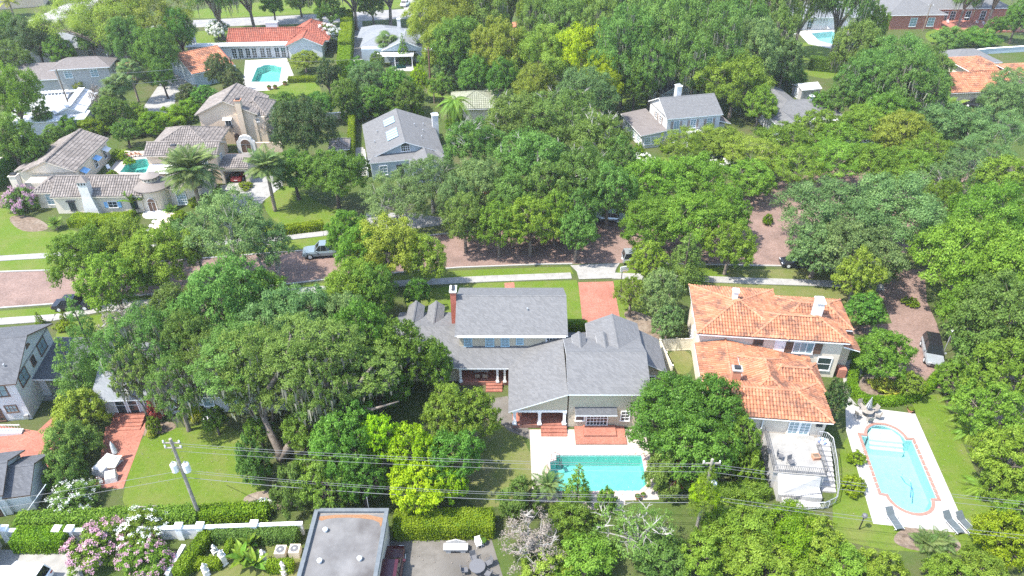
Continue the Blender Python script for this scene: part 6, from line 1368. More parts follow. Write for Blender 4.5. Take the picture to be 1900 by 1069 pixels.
('oak', 1850, 590, 88, 11, 'oak-green tree at the right edge beside the grey parked car', g4),
('oak', 1822, 660, 46, 7, 'oak-green tree nearest the grey parked car', g4),
('fresh', 1860, 690, 72, 8, 'bright green tree with pale twigs at the right edge', g4),
('fresh', 1770, 700, 34, 4, 'bright shrubby tree at the top of the pool lawn', g4),
('fresh', 1850, 770, 66, 7, 'bright green tree right of the pool lawn, upper', g4),
('fresh', 1880, 850, 62, 7, 'bright green tree right of the pool lawn, middle', g4),
('shrub', 1835, 830, 34, 3.5, 'leafy shrub at the edge of the pool lawn', g4),
('shrub', 1865, 905, 44, 4, 'leafy shrub at the edge of the pool lawn, lower', g4),
('shruby', 1860, 1000, 50, 4.5, 'yellow-green shrubby tree in the bottom right corner', g4),
('fresh', 1900, 960, 44, 5, 'green tree at the right edge above the corner', g4),
('shrub', 1820, 1065, 50, 3, 'shrub at the bottom edge below the planting bed', g6),
('shrub', 1760, 1075, 44, 3, 'shrub at the bottom edge, left of the corner', g6),
# near edge
('dry', 985, 1005, 66, 3.6, 'pale leafless shrub beside the concrete patio', g6),
('shrubl', 1010, 1055, 50, 2.6, 'grey-green shrub under the pale leafless one', g6),
('conifer', 1072, 905, 26, 5.2, 'slender upright tree in front of the turquoise pool', g6),
('shrub', 1125, 930, 20, 2.6, 'thin shrub in front of the turquoise pool', g6),
('shrubd', 1060, 965, 42, 3, 'dark shrub below the slender upright tree', g6),
('shrubo', 965, 925, 40, 3.2, 'leafy shrub at the left corner of the tan pool deck', g6),
('shrub', 1090, 1045, 62, 3.4, 'bright shrub at the bottom edge in the middle', g6),
('bare', 1185, 985, 72, 4.5, 'half-bare tree with white branches at the bottom middle', g6),
('shrubo', 1230, 1030, 50, 2.6, 'shrub under the half-bare tree', g6),
('shrub', 1300, 1030, 48, 3.4, 'vine-covered shrub at the foot of the overgrown pole', g6),
('shrub', 1385, 985, 66, 4, 'vine-covered mass below the deck tower, left', g6),
('shruby', 1460, 990, 64, 4, 'vine-covered mass below the deck tower, right', g6),
('shrub', 1420, 1050, 72, 3.6, 'vine-covered mass at the bottom edge', g6),
('shrub', 1520, 1010, 52, 3.6, 'bright shrub left of the planting bed', g6),
('shrub', 1560, 1055, 56, 3.2, 'bright shrub at the bottom edge left of the planting bed', g6),
('shrub', 1635, 1060, 44, 3, 'bright shrub at the bottom edge below the brick pad', g6),
('shrub', 1330, 975, 34, 3.2, 'bright shrub right of the overgrown pole', g6),
]
for r in T: tree(r[0], r[1], r[2], r[3], r[4], r[5], r[6])
# ------------------------------------------------------------------ flowering shrubs, hedges, palms
W3 = lambda px, py, z=0: tuple(G(px, py, z))
def fl(kind, px, py, r, h, label, petals, dens, grp=g7): return tree(kind, px, py, r, h, label, grp, flower=(petals, dens))
fl('shrub', 178, 1014, 54, 2.5, 'pink crape myrtle in bloom at the bottom left', 'petal_pink', 3)
fl('shrub', 262, 985, 44, 2.4, 'white-flowered shrub right of the pink crape myrtle', 'petal_white', 2)
fl('shrub', 268, 1035, 48, 2.3, 'green shrub with scattered pink blooms at the bottom left', 'petal_pink', 2)
fl('shrubo', 138, 922, 40, 2.2, 'white-flowered oleander beside the garage', 'petal_white', 2)
fl('fresh', 608, 64, 24, 5, 'white-flowered tree at the end of the red tile roof', 'petal_white', 6, g1)
fl('deep', 402, 54, 22, 4.5, 'white-flowered tree in front of the far street', 'petal_white', 6, g1)
fl('shrubo', 40, 375, 30, 3.4, 'crape myrtle with pink blooms left of the stucco villa', 'petal_pink', 3)
fl('shruby', 1192, 303, 26, 2.2, 'white-flowered shrub in front of the shuttered white house', 'petal_white', 3)
fl('shruby', 1340, 300, 26, 2.5, 'white-speckled shrub below the yellowish bush', 'petal_white', 2)
fl('shrubd', 1262, 885, 20, 3.4, 'shrub with pink blooms at the pool corner', 'petal_red', 2)
for (px, py, r, h, lb) in ((375, 376, 24, 2.0, 'clipped ball shrub under the tall date palm'), (245, 398, 10, 1.2, 'round shrub left of the round entrance steps'), (335, 402, 18, 1.3, 'mounded shrub right of the round entrance steps'), (437, 330, 9, 1.0, 'small shrub beside the carport'), (455, 345, 14, .9, 'island shrub in the stone driveway'), (208, 322, 9, 1.1, 'shrub beside the courtyard pool, left'), (240, 300, 10, 1.1, 'shrub beside the courtyard pool, upper'), (222, 288, 14, 1.6, 'shrub at the corner of the left villa wing'), (1234, 276, 10, 1.4, 'round shrub at the corner of the shuttered white house'), (1185, 280, 12, 2.2, 'dark round shrub at the low wing of the shuttered white house'), (1470, 235, 20, 2.4, 'rounded bright shrub before the grey ranch house'), (1425, 408, 10, 1.6, 'green shrub at the road corner under the blue-green oak'), (1690, 560, 14, 1.0, 'low shrub in the bed beside the side road')):
    tree('shruby', px, py, r, h, lb, g7)
hedge(P((40, 978), (200, 972), (372, 964)), 1.3, 1.2, 'loose hedge behind the white garden wall, left of the utility pole', 'leaf_fresh', rough=.16, L=.16)
hedge(P((378, 963), (470, 958), (500, 955)), 1.2, 1.1, 'loose yellow-flecked hedge behind the white garden wall, right of the utility pole', 'leaf_hedge', rough=.16, L=.16)
hedge(P((38, 1012), (132, 1012)), 1.5, 1.5, 'bright clipped hedge in front of the white wall beside the white car', 'leaf_hedge')
hedge(P((335, 1075), (395, 990)), .9, 1.1, 'clipped parterre hedge running away beside the crape myrtle', 'leaf_hedge')
hedge(P((402, 1000), (555, 1003)), 1.0, 1.2, 'clipped parterre hedge along the white wall', 'leaf_oak')
hedge(P((340, 1052), (412, 1050)), .7, .8, 'low parterre hedge behind the nearest statue', 'leaf_hedge')
hedge(P((500, 1058), (545, 1056)), .7, 1.0, 'low parterre hedge beside the flat-roofed building', 'leaf_hedge')
hedge(P((432, 1010), (424, 1035)), .4, .9, 'short parterre hedge beside the stone bust', 'leaf_hedge')
hedge(P((735, 985), (915, 982)), 1.9, 1.6, 'long clipped hedge behind the concrete patio', 'leaf_hedge')
hedge(P((1590, 668), (1584, 690), (1578, 718), (1588, 738), (1612, 748), (1650, 750), (1690, 742), (1722, 722), (1738, 700)), .75, .75, 'curved clipped hedge around the golden planting by the white pool deck', 'leaf_hedge')
hedge(P((138, 415), (190, 418), (248, 412)), 2.3, 1.2, 'broad clipped hedge in front of the stucco villa', 'leaf_hedge', L=.15)
hedge(P((150, 440), (195, 445)), 1.8, .9, 'dark mounded hedge at the edge of the villa lawn', 'leaf_oak', rough=.12)
for i, (y0, y1) in enumerate(((50, 68), (70, 90), (92, 112), (116, 145))): hedge(P((648 - i * 1.5, y0), (646 - i * 1.5, y1)), 2.6, 4.2 - .5 * (i % 2), ('tall clipped hedge block nearest the far street', 'second tall clipped hedge block from the far street', 'third tall clipped hedge block from the far street', 'tall clipped hedge block nearest the bright back lawn')[i], 'leaf_hedge', 'tall hedge blocks beside the driveway', L=.2)
hedge(P((536, 152), (592, 150)), 1.5, .9, 'low hedge at the edge of the white pool deck', 'leaf_hedge', L=.18)
hedge(P((488, 198), (540, 205), (610, 198)), 2.4, 2.2, 'dark hedge below the bright back lawn', 'leaf_deep', L=.2)
hedge(P((-20, 358), (12, 335), (42, 312)), 1.2, 3.0, 'tall dark hedge at the left edge beside the green pool', 'leaf_deep', L=.18)
hedge(P((655, 232), (652, 300)), .9, 1.9, 'narrow hedge left of the solar-panelled house', 'leaf_hedge', L=.18)
hedge(P((480, 440), (600, 424)), 1.1, 1.1, 'low clipped hedge behind the sidewalk and the pale pickup', 'leaf_hedge', L=.16)
hedge(P((1056, 612), (1088, 611)), .9, 1.0, 'small box hedge right of the cream house', 'leaf_hedge')
hedge(P((343, 772), (380, 770)), 1.1, .9, 'low clipped hedge under the white house windows', 'leaf_hedge')
hedge(P((1500, 128), (1560, 134)), 2.0, 2.6, 'dark hedge below the great trunks', 'leaf_deep', L=.2)
hedge(P((415, 400), (405, 365)), 1.0, 1.4, 'clipped hedge beside the carport drive', 'leaf_hedge', L=.16)
hedge(P((1330, 925), (1420, 918)), 1.4, 1.2, 'shaded hedge below the dark glossy tree', 'leaf_deep')
palm('date', W3(374, 392), 6.6, 4.8, 44, 'tall date palm in front of the stucco villa', group=None)
palm('date', W3(511, 392), 7.2, 3.5, 36, 'slender date palm beside the stone driveway', group=None)
palm('queen', W3(846, 250), 6.0, 3.6, 26, 'drooping queen palm in front of the olive tile roof', 'leaf_palm_bright', None)
palm('queen', W3(880, 262), 2.2, 2.4, 18, 'young palm below the drooping queen palm', 'leaf_palm_bright', None)
palm('fan', W3(722, 108), 3.4, 2.4, 30, 'fan palm in front of the pale grey roof', group=None)
palm('fan', W3(770, 110), 2.4, 2.2, 26, 'low fan palm beside the brown utility pole', group=None)
palm('fan', W3(238, 215), 6.0, 2.2, 30, 'cabbage palm left of the pale alley, tallest', group=None)
palm('fan', W3(258, 190), 6.5, 2.0, 30, 'cabbage palm behind the tallest one by the alley', group=None)
palm('fan', W3(222, 220), 4.5, 2.0, 26, 'cabbage palm leaning beside the brown dead tree', group=None)
palm('fan', W3(44, 235), 2.5, 2.0, 24, 'low fan palm under the feathery bright tree', 'leaf_palm_bright', None)
palm('date', W3(26, 30), 4.0, 3.0, 26, 'golden palm in the top left corner', 'leaf_gold', None)
palm('date', W3(1755, 218), 1.6, 3.6, 26, 'low date palm under the orange octagonal roof', 'leaf_palm_bright', None)
palm('date', W3(1016, 922), 1.6, 1.7, 22, 'small palm at the left corner of the turquoise pool', group=None)
palm('date', W3(1718, 1012), .3, 1.6, 20, 'pygmy palm in the planting bed below the loungers, left', group='pygmy palms', name='pygmy_palm')
palm('date', W3(1742, 1008), .3, 1.5, 20, 'pygmy palm in the planting bed below the loungers, right', group='pygmy palms', name='pygmy_palm')
for i, (x, y) in enumerate(((1780, 770), (1792, 800), (1815, 905), (1770, 735))): palm('queen', W3(x, y + 10), .7, 2.0, 16, ('second', 'third', 'lowest', 'topmost')[i] + ' of the low palms fringing the pool lawn on the right', 'leaf_palm_bright', 'low palms fringing the pool lawn', 'pygmy_palm')
palm('cycad', W3(106, 425), .9, 1.3, 26, 'sago palm at the left end of the villa hedge', 'leaf_palm_bright', None, 'sago_palm')
palm('cycad', W3(318, 395), .4, 1.2, 24, 'sago palm right of the villa entrance', 'leaf_deep', None, 'sago_palm')
palm('cycad', W3(240, 405), .2, .8, 20, 'sago palm left of the villa entrance', 'leaf_deep', None, 'sago_palm')
# broad-leaved garden plants: each blade a part
_pl = []
def blade():
    if not _pl:
        m = MB(); n = 7
        for k in range(n):
            f, h = k / n, (k + 1) / n; wd = lambda q: .17 * math.sin(math.pi * min(1, q * .92 + .04)); z = lambda q: .55 * q - .5 * q * q
            for sd in (-1, 1): m.face([(f, 0, z(f)), (h, 0, z(h)), (h, sd * wd(h), z(h) + .05), (f, sd * wd(f), z(f) + .05)])
        me = m.mesh('blade', 'leaf_palm_bright'); at = me.attributes.new('tint', 'FLOAT', 'POINT'); at.data.foreach_set('value', np.full(len(me.vertices), .4, dtype=np.float32)); _pl.append(me)
    return _pl[0]
def paddle(px, py, n, L, label, H=0.4):
    b = G(px, py); t = empty('paddle_leaf_plant', b, 0, label, 'plant', 'broad-leaved garden plants'); r = random.Random(px)
    m = MB(); [m.tube([(.1 * math.cos(k), .1 * math.sin(k), 0), (.14 * math.cos(k), .14 * math.sin(k), H)], .04, 5) for k in range(4)]; m.build('stem', 'leaf_palm', t)
    for k in range(n):
        o = link('leaf', blade(), t, (0, 0, H)); o.rotation_euler = (0, math.radians(-r.uniform(15, 65)), k * 2.399); o.scale = (L * r.uniform(.8, 1.2),) * 3
paddle(252, 396, 14, 1.9, 'tall bird-of-paradise left of the villa door', 1.6); paddle(268, 392, 12, 1.7, 'tall bird-of-paradise beside the villa door', 1.4)
paddle(455, 1045, 16, 1.5, 'broad-leaved plant in the parterre, left'); paddle(474, 1055, 14, 1.5, 'broad-leaved plant in the parterre, middle'); paddle(468, 1018, 12, 1.3, 'broad-leaved plant in the parterre, upper')

# ------------------------------------------------------------------ walls and fences
def garden_wall(name, pts, th, h, m, label, pil=None, cat='wall'):
    pts = [Vector(p) for p in pts]; t = empty(name, (pts[0].x, pts[0].y, 0), 0, label, cat); o = pts[0]
    for a, b in zip(pts, pts[1:]):
        d = (b - a); L = d.length; d /= L; s = Vector((-d.y, d.x)) * th / 2; A, B = a - o, b - o
        MB().prism([A - s, B - s, B + s, A + s], 0, h).build('wall_panel', m, t); s2 = s * 1.35; MB().prism([A - s2, B - s2, B + s2, A + s2], h, h + .1).build('coping', 'white_paint' if m != 'wall_grey' else m, t)
        if pil:
            for k in range(int(L / pil) + 1): c = A + d * min(k * pil + .2, L - .2); MB().box(c.x - .25, c.x + .25, c.y - .25, c.y + .25, 0, h + .22).box(c.x - .32, c.x + .32, c.y - .32, c.y + .32, h + .22, h + .34).build('pilaster', 'white_paint', t)
    return t
garden_wall('garden_wall', P((15, 1003), (136, 1003), (374, 997), (566, 990)), .25, 1.3, 'wall_white', 'long white garden wall with pilasters below the back lawn', 4.4)
garden_wall('retaining_wall', P((1770, 108), (1830, 100), (1960, 92)), .4, 1.2, 'wall_blue', 'pale grey retaining wall at the upper right')
garden_wall('kitchen_garden_wall', P((600, 222), (655, 218)), .25, 1.1, 'wall_offwhite', 'low wall around the kitchen garden behind the magnolia')
garden_wall('parterre_wall', P((313, 1075), (345, 1020)), .25, .6, 'stone_white', 'low stone edging running towards the bottom edge beside the crape myrtle')
def fence(pts, h, label, m='cream_vinyl', pan=1.9):
    pts = [Vector(p) for p in pts]; o = pts[0]; t = empty('privacy_fence', (o.x, o.y, 0), 0, label, 'fence')
    for a, b in zip(pts, pts[1:]):
        d = (b - a); L = d.length; d /= L; s = Vector((-d.y, d.x)); n = max(1, round(L / pan)); w = L / n
        for k in range(n + 1): c = a - o + d * w * k; MB().box(c.x - .075, c.x + .075, c.y - .075, c.y + .075, 0, h + .08).box(c.x - .1, c.x + .1, c.y - .1, c.y + .1, h + .08, h + .14).build('post', m, t)
        for k in range(n):
            nb = 10
            for j in range(nb): p0 = a - o + d * (w * k + .08 + (w - .16) * j / nb + .004); p1 = a - o + d * (w * k + .08 + (w - .16) * (j + 1) / nb - .004); q = s * .025; MB().prism([p0 - q, p1 - q, p1 + q, p0 + q], .06, h - .06).build('board', m, t)
            p0 = a - o + d * (w * k + .08); p1 = a - o + d * (w * k + w - .08); q = s * .045
            for z in (.06, h - .14): MB().prism([p0 - q, p1 - q, p1 + q, p0 + q], z, z + .14).build('rail', m, t)
    return t
fence(P((1222, 652), (1282, 650)), 1.7, 'cream panel fence between the cream house and the orange tile house'); fence(P((1222, 654), (1244, 702)), 1.7, 'cream panel fence running towards the pool beside the cream house')
fence(P((214, 152), (246, 150)), 1.1, 'low black fence around the small pool by the taupe house', 'black_metal', 2.2)

# ------------------------------------------------------------------ cars
def car(loc, rz, paint, label, kind='suv', roofm=None, name='parked_car'):
    t = empty(name, loc, rz, label, 'car' if kind != 'pickup' else 'pickup truck', 'cars parked around the streets and drives')
    Lh, Wd, belt, top = {'suv': (2.3, .95, .98, 1.68), 'sedan': (2.3, .9, .86, 1.42), 'pickup': (2.7, .98, 1.08, 1.82)}[kind]
    st = {'suv': [(-1, .55, .9), (-.95, .5, 1.0), (-.6, .42, 1.0), (.25, .42, 1.0), (.35, .42, .99), (.8, .44, .9), (.96, .5, .78), (1, .55, .65)], 'sedan': [(-1, .5, .85), (-.95, .45, .95), (-.62, .38, 1.0), (.25, .38, 1.0), (.4, .38, .96), (.85, .42, .82), (.97, .46, .7), (1, .5, .6)], 'pickup': [(-1, .6, 1.0), (-.97, .55, 1.0), (-.3, .5, 1.0), (.2, .5, 1.0), (.35, .5, 1.0), (.8, .5, .95), (.97, .55, .86), (1, .6, .7)]}[kind]
    m = MB(); rings = []
    for f, zb, k in st:
        x = f * Lh; zt = belt * k; w = Wd * (1 - .1 * abs(f) ** 6); zb *= .62
        rings.append([(x, -w * .86, zb), (x, -w, zb + .15), (x, -w, zt - .22), (x, -w * .9, zt), (x, w * .9, zt), (x, w, zt - .22), (x, w, zb + .15), (x, w * .86, zb)])
    for a, b in zip(rings, rings[1:]): m.hexa(a, b)
    m.build('body', paint, t, False)
    c0, c1, r0, r1 = {'suv': (-.97, .42, -.88, .12), 'sedan': (-.68, .42, -.42, .12), 'pickup': (-.22, .42, -.16, .16)}[kind]
    b = [(c0 * Lh, -Wd * .88, belt - .02), (c1 * Lh, -Wd * .86, belt - .02), (c1 * Lh, Wd * .86, belt - .02), (c0 * Lh, Wd * .88, belt - .02)]; u = [(r0 * Lh, -Wd * .7, top), (r1 * Lh, -Wd * .7, top), (r1 * Lh, Wd * .7, top), (r0 * Lh, Wd * .7, top)]
    MB().hexa(b, u).build('glazing', 'glass_car', t); MB().box(r0 * Lh - .03, r1 * Lh + .03, -Wd * .72, Wd * .72, top - .01, top + .05).build('roof_panel', roofm or paint, t)
    for i, j in ((0, 0), (1, 1), (2, 2), (3, 3)): MB().tube([b[i], u[j]], .045, 4).build('pillar', roofm or paint, t)
    for sd in (-1, 1): xm = (c0 + c1) / 2 * Lh; MB().tube([(xm, sd * Wd * .885, belt), (xm - .05, sd * Wd * .71, top)], .035, 4).build('pillar', roofm or paint, t)
    if kind == 'pickup':
        MB().box(-.97 * Lh, -.26 * Lh, -Wd * .8, Wd * .8, belt - .02, belt + .015).build('bed_cover', 'black_metal', t)
    for f in (-.62, .64):
        for sd in (-1, 1):
            R = .36 if kind != 'pickup' else .42; w = MB(); w.tube([(f * Lh, sd * (Wd - .2), R), (f * Lh, sd * (Wd + .02), R)], R, 14); o = w.build('wheel', 'rubber', t); MB().tube([(f * Lh, sd * (Wd + .015), R), (f * Lh, sd * (Wd + .035), R)], R * .6, 10).build('rim', 'metal_light', o)
    for sd in (-1, 1):
        MB().box(Lh * .955, Lh * .99, sd * Wd * .62 - .2, sd * Wd * .62 + .2, belt * .62, belt * .74).build('headlight', 'lens_clear', t); MB().box(-Lh * 1.003, -Lh * .975, sd * Wd * .72 - .13, sd * Wd * .72 + .13, belt * .66, belt * .86).build('tail_light', 'lens_red', t); MB().box(c1 * Lh - .45, c1 * Lh - .25, sd * (Wd + .1) - .1, sd * (Wd + .1) + .1, belt + .02, belt + .17).build('mirror', paint, t)
    MB().box(Lh * .985, Lh * 1.012, -Wd * .5, Wd * .5, belt * .42, belt * .62).build('grille', 'black_metal', t); MB().box(-Lh * 1.012, -Lh * .985, -.26, .26, belt * .5, belt * .62).build('number_plate', 'white_paint', t)
    return t
def carpx(px, py, d, *a, **k): return car(W3(px, py), math.radians(d), *a, **k)
carpx(1727, 660, -108, 'car_silver', 'silver-grey car with black roof on the brick side road', roofm='car_black')
carpx(602, 473, 188, 'car_pale', 'pale blue-grey pickup parked at the kerb', 'pickup', name='pickup_truck')
carpx(140, 570, 6, 'car_black', 'black car half hidden by the left street tree', 'sedan')
carpx(1128, 408, 172, 'car_silver', 'silver car parked across the road under the middle trees', 'sedan')
carpx(1186, 486, 2, 'car_silver', 'grey car under the street oak beside the driveway apron')
carpx(1480, 492, 178, 'car_black', 'black car under the broad blue-green oak', 'sedan')
carpx(1592, 268, 10, 'car_silver', 'silver car among the airy trees on the right', 'sedan')
carpx(40, 1082, 176, 'car_white', 'white car with roof rails cut by the bottom left corner')
carpx(1812, 200, -40, 'car_black', 'dark car beside the orange octagonal roof', 'sedan')
carpx(726, 1068, 90, 'car_maroon', 'dark maroon car in the shadow of the flat-roofed building')
carpx(752, 10, 80, 'car_white', 'white car on the far driveway', 'sedan')
_a = math.radians(2); car((-65.84 + 23.2 * math.cos(_a) - 11.6 * math.sin(_a), 92.67 + 23.2 * math.sin(_a) + 11.6 * math.cos(_a), 0), math.radians(92), 'car_red', 'red car inside the villa carport', 'sedan')

# ------------------------------------------------------------------ poles, lamps, wires
def pole(px, py, H, label, m='pole_wood', arms=1, cans=0, r=.15, rz=0.0):
    t = empty('utility_pole', W3(px, py), rz, label, 'utility pole'); MB().tube([(0, 0, -.1), (0, 0, H)], [r, r * .7], 10).build('pole_shaft', m, t)
    for k in range(arms):
        z = H - .5 - k * .55; MB().box(-.7, .7, -.05, .05, z, z + .1).build('crossarm', 'weathered_wood', t)
        for x in (-.62, 0, .62): MB().lathe(x, 0, [(.04, z + .12), (.07, z + .2), (.04, z + .24), (.07, z + .3), (.02, z + .36)], 8).build('insulator', 'metal_light', t)
    for k in range(cans):
        sx = -1 if k else 1; z = H * .62; o = MB().lathe(sx * .48, -.05, [(.24, z), (.28, z + .05), (.28, z + .85), (.2, z + .95), (.05, z + .98)], 14).build('transformer', 'metal_light', t); MB().lathe(sx * .48, -.05, [(.05, z + .98), (.08, z + 1.05), (.04, z + 1.2)], 8).build('bushing', 'metal_grey', o); MB().box(min(.1 * sx, .3 * sx), max(.1 * sx, .3 * sx), -.1, 0, z + .3, z + .6).build('bracket', 'metal_grey', o)
    return t
pole(372, 962, 9.7, 'weathered utility pole with two grey transformers on the back lawn', 'weathered_wood', 2, 2, .17)
MB_ = None
pole(140, 229, 10, 'tall dark utility pole behind the white metal roof', 'pole_wood', 0, 0, .16); pole(122, 227, 3.0, 'short stub pole left of the tall dark pole', 'pole_wood', 0, 0, .17)
pole(440, 168, 6.8, 'brown utility pole with one transformer beside the magnolia', 'pole_wood_brown', 1, 1, .18); pole(800, 172, 9.0, 'brown utility pole in front of the wood', 'pole_wood_brown', 1, 0, .2); pole(806, 192, 4.2, 'short stub pole right of the brown pole', 'pole_wood', 0, 0, .14); pole(1712, 58, 6.5, 'thin pole in front of the brick house', 'pole_wood', 1, 0, .12)
vp = pole(1290, 992, 9.2, 'utility pole smothered in vines at the bottom right of the pool', 'weathered_wood', 1, 1, .15)
_c = tree_meshes('cone', 2, 0); v = link('vine', _c[0], vp, (0.05, -.1, 3.2), 1.0, (.5, .5, .82)); setmat(v, 'leaf_fresh'); v['kind'] = 'stuff'
v = link('vine', tree_meshes('bush', 2, 1)[0], vp, (0, 0, 4.4), 2.0, (.5, .5, .9)); setmat(v, 'leaf_yellow'); v['kind'] = 'stuff'
def wire(a, b, sag, label, m='cable', r=.013, n=14):
    a, b = Vector(a), Vector(b); o = empty('overhead_wire', a, 0, None); bpy.data.objects.remove(o)
    pts = [a.lerp(b, k / n) + Vector((0, 0, -sag * 4 * (k / n) * (1 - k / n))) - a for k in range(n + 1)]; w = MB().tube(pts, r, 5).build('overhead_wire', m); w.location = a; tag(w, label, 'wire', 'overhead power and telephone wires'); return w
A, E = G(372, 962), G(1290, 992); F_ = Vector((60, 32.5, 0)); Lf = Vector((-62, 33.5, 0))
for k, (z, y) in enumerate(((9.2, 0), (8.75, .15), (8.2, .1))):
    nm = ('top', 'second', 'third')[k]
    wire(A + Vector((0.3, y, z)), E + Vector((0, y, z - .55)), .55, nm + ' wire from the transformer pole to the vine-covered pole'); wire(E + Vector((.1, y, z - .55)), F_ + Vector((0, y, z - .9)), .6, nm + ' wire leaving the vine-covered pole to the right')
for k, z in enumerate((6.1, 5.85, 5.2)): wire(A + Vector((.2, 0, z)), E + Vector((0, .1, z - 1.2)), .9, ('upper', 'middle', 'thick lowest')[k] + ' service cable from the transformer pole to the vine-covered pole', r=.013 if k < 2 else .022)
for k, z in enumerate((5.0, 4.6)): wire(E + Vector((.1, 0, z)), F_ + Vector((0, 0, z - .3)), .7, ('upper', 'lower')[k] + ' telephone cable leaving the vine-covered pole to the right', r=.014)
for k, z in enumerate((6.0, 5.2)): wire(A + Vector((-.2, 0, z)), Lf + Vector((0, 0, z - .5)), .5, ('upper', 'lower')[k] + ' cable running left from the transformer pole', r=.014)
wire(A + Vector((0, 0, 8.6)), A + Vector((-1.9, 2.4, 5.6)), .0, 'short stay wire on the left of the transformer pole', r=.03)
wire(W3(85, 899, 3.0), W3(46, 955, .1), .0, 'stay wire slanting in front of the garage', 'metal_light', .035)
C_, D_, B_ = G(440, 168), G(800, 172), G(140, 229)
wire(B_ + Vector((0, 0, 9.5)), C_ + Vector((0, 0, 6.4)), 1.2, 'wire from the tall dark pole to the magnolia pole', 'cable', .04); wire(B_ + Vector((0, 0, 7.2)), C_ + Vector((0, 0, 4.6)), 1.2, 'lower wire from the tall dark pole to the magnolia pole', 'cable', .04)
wire(C_ + Vector((0, 0, 6.4)), D_ + Vector((0, 0, 8.4)), 1.2, 'wire from the magnolia pole to the pole before the wood', 'cable_dark', .03); wire(D_ + Vector((0, 0, 8.4)), D_ + Vector((45, 3, 9)), 1.2, 'wire entering the wood from the brown pole', 'cable_dark', .03)
def lamp(px, py, H, label, globe=False):
    t = empty('lamp_post', W3(px, py), 0, label, 'lamp post'); MB().tube([(0, 0, 0), (0, 0, H)], .05, 8).build('lamp_pole', 'black_metal' if not globe else 'metal_grey', t)
    if globe: MB().lathe(0, 0, [(.05, H), (.2, H + .1), (.28, H + .3), (.2, H + .5), (.02, H + .58)], 12).build('lamp_globe', 'white_paint', t)
    else: MB().lathe(0, 0, [(.08, H), (.22, H + .05), (.2, H + .3), (.05, H + .4)], 10).build('lamp_head', 'iron_rail', t)
lamp(1594, 982, 1.6, 'small black garden lamp beside the brick pad'); lamp(1750, 655, 2.6, 'globe lamp right of the silver-grey car', True); lamp(470, 42, 2.6, 'small lamp beside the far street')
t = empty('basketball_hoop', W3(1152, 527), .3, 'basketball hoop at the corner of the red brick driveway', 'hoop'); MB().tube([(0, 0, 0), (0, 0, 2.0), (.0, -.5, 2.6)], .05, 6).build('post', 'black_metal', t); MB().box(-.55, .55, -.56, -.5, 2.2, 2.95).build('backboard', 'white_paint', t); MB().tube([(.22 * math.cos(k * .63), -.8 + .22 * math.sin(k * .63), 2.35) for k in range(11)], .015, 4).build('rim', 'tile_orange', t)

# ------------------------------------------------------------------ garden furniture
def lounger(px, py, rz, label, tilt=38):
    t = empty('sun_lounger', W3(px, py, .03), math.radians(rz), label, 'sun lounger', 'sun loungers on the white pool deck')
    s = MB().box(-.33, .33, -.2, 1.15, .3, .35).build('seat', 'fabric_grey', t); b = MB().box(-.33, .33, -.03, .75, -.025, .025).build('backrest', 'fabric_grey', t); b.location = (0, -.22, .33); b.rotation_euler = (math.radians(180 - tilt), 0, 0)
    for x in (-.36, .36): MB().tube([(x, -.3, .31), (x, 1.2, .31)], .025, 6).build('side_rail', 'metal_light', t)
    for x in (-.36, .36):
        for y in (-.2, 1.0): MB().tube([(x, y, 0), (x, y + .08, .31)], .022, 6).build('leg', 'metal_light', t)
    for x in (-.38, .38): MB().tube([(x, -.1, .5), (x, .3, .5)], .025, 5).build('armrest', 'iron_rail', t); 
lounger(1654, 965, 188, 'grey sun lounger alone below the rounded pool end'); lounger(1762, 972, 196, 'grey sun lounger at the deck corner, left of the pair'); lounger(1786, 973, 196, 'grey sun lounger at the deck corner, right of the pair')
def chair(loc, rz, m, label, grp, fm='iron_rail'):
    t = empty('garden_chair', loc, math.radians(rz), label, 'chair', grp); MB().box(-.24, .24, -.24, .24, .4, .44).build('seat', m, t); b = MB().box(-.24, .24, -.02, .02, 0, .5).build('backrest', m, t); b.location = (0, .24, .43); b.rotation_euler = (math.radians(-12), 0, 0)
    for x in (-.21, .21):
        for y in (-.21, .21): MB().tube([(x, y, 0), (x, y, .41)], .02, 5).build('leg', fm, t)
        MB().tube([(x * 1.2, -.2, .62), (x * 1.2, .26, .64)], .022, 5).build('armrest', fm, t)
def table(loc, r, h, m, label, square=None):
    t = empty('garden_table', loc, 0, label, 'table')
    if square: MB().box(-square[0], square[0], -square[1], square[1], h - .05, h).build('tabletop', m, t); [MB().tube([(x, y, 0), (x, y, h - .05)], .03, 5).build('leg', m, t) for x in (-square[0] * .85, square[0] * .85) for y in (-square[1] * .85, square[1] * .85)]
    else: MB().cyl(0, 0, h - .05, h, r, r, 20).build('tabletop', m, t); MB().cyl(0, 0, 0, h - .05, .06, .06, 8).build('leg', m, t); MB().cyl(0, 0, 0, .05, .3, .25, 12).build('base', m, t)
    return t
q = G(1606, 770, .03); table(q, .6, .72, 'weathered_wood', 'round wooden patio table under the closed parasol on the white pool deck')
t = empty('parasol', q + Vector((0, 0, .0)), 0, 'closed striped grey and white parasol standing in the patio table', 'parasol'); MB().tube([(0, 0, 0), (0, 0, 2.4)], .03, 6).build('parasol_pole', 'metal_light', t)
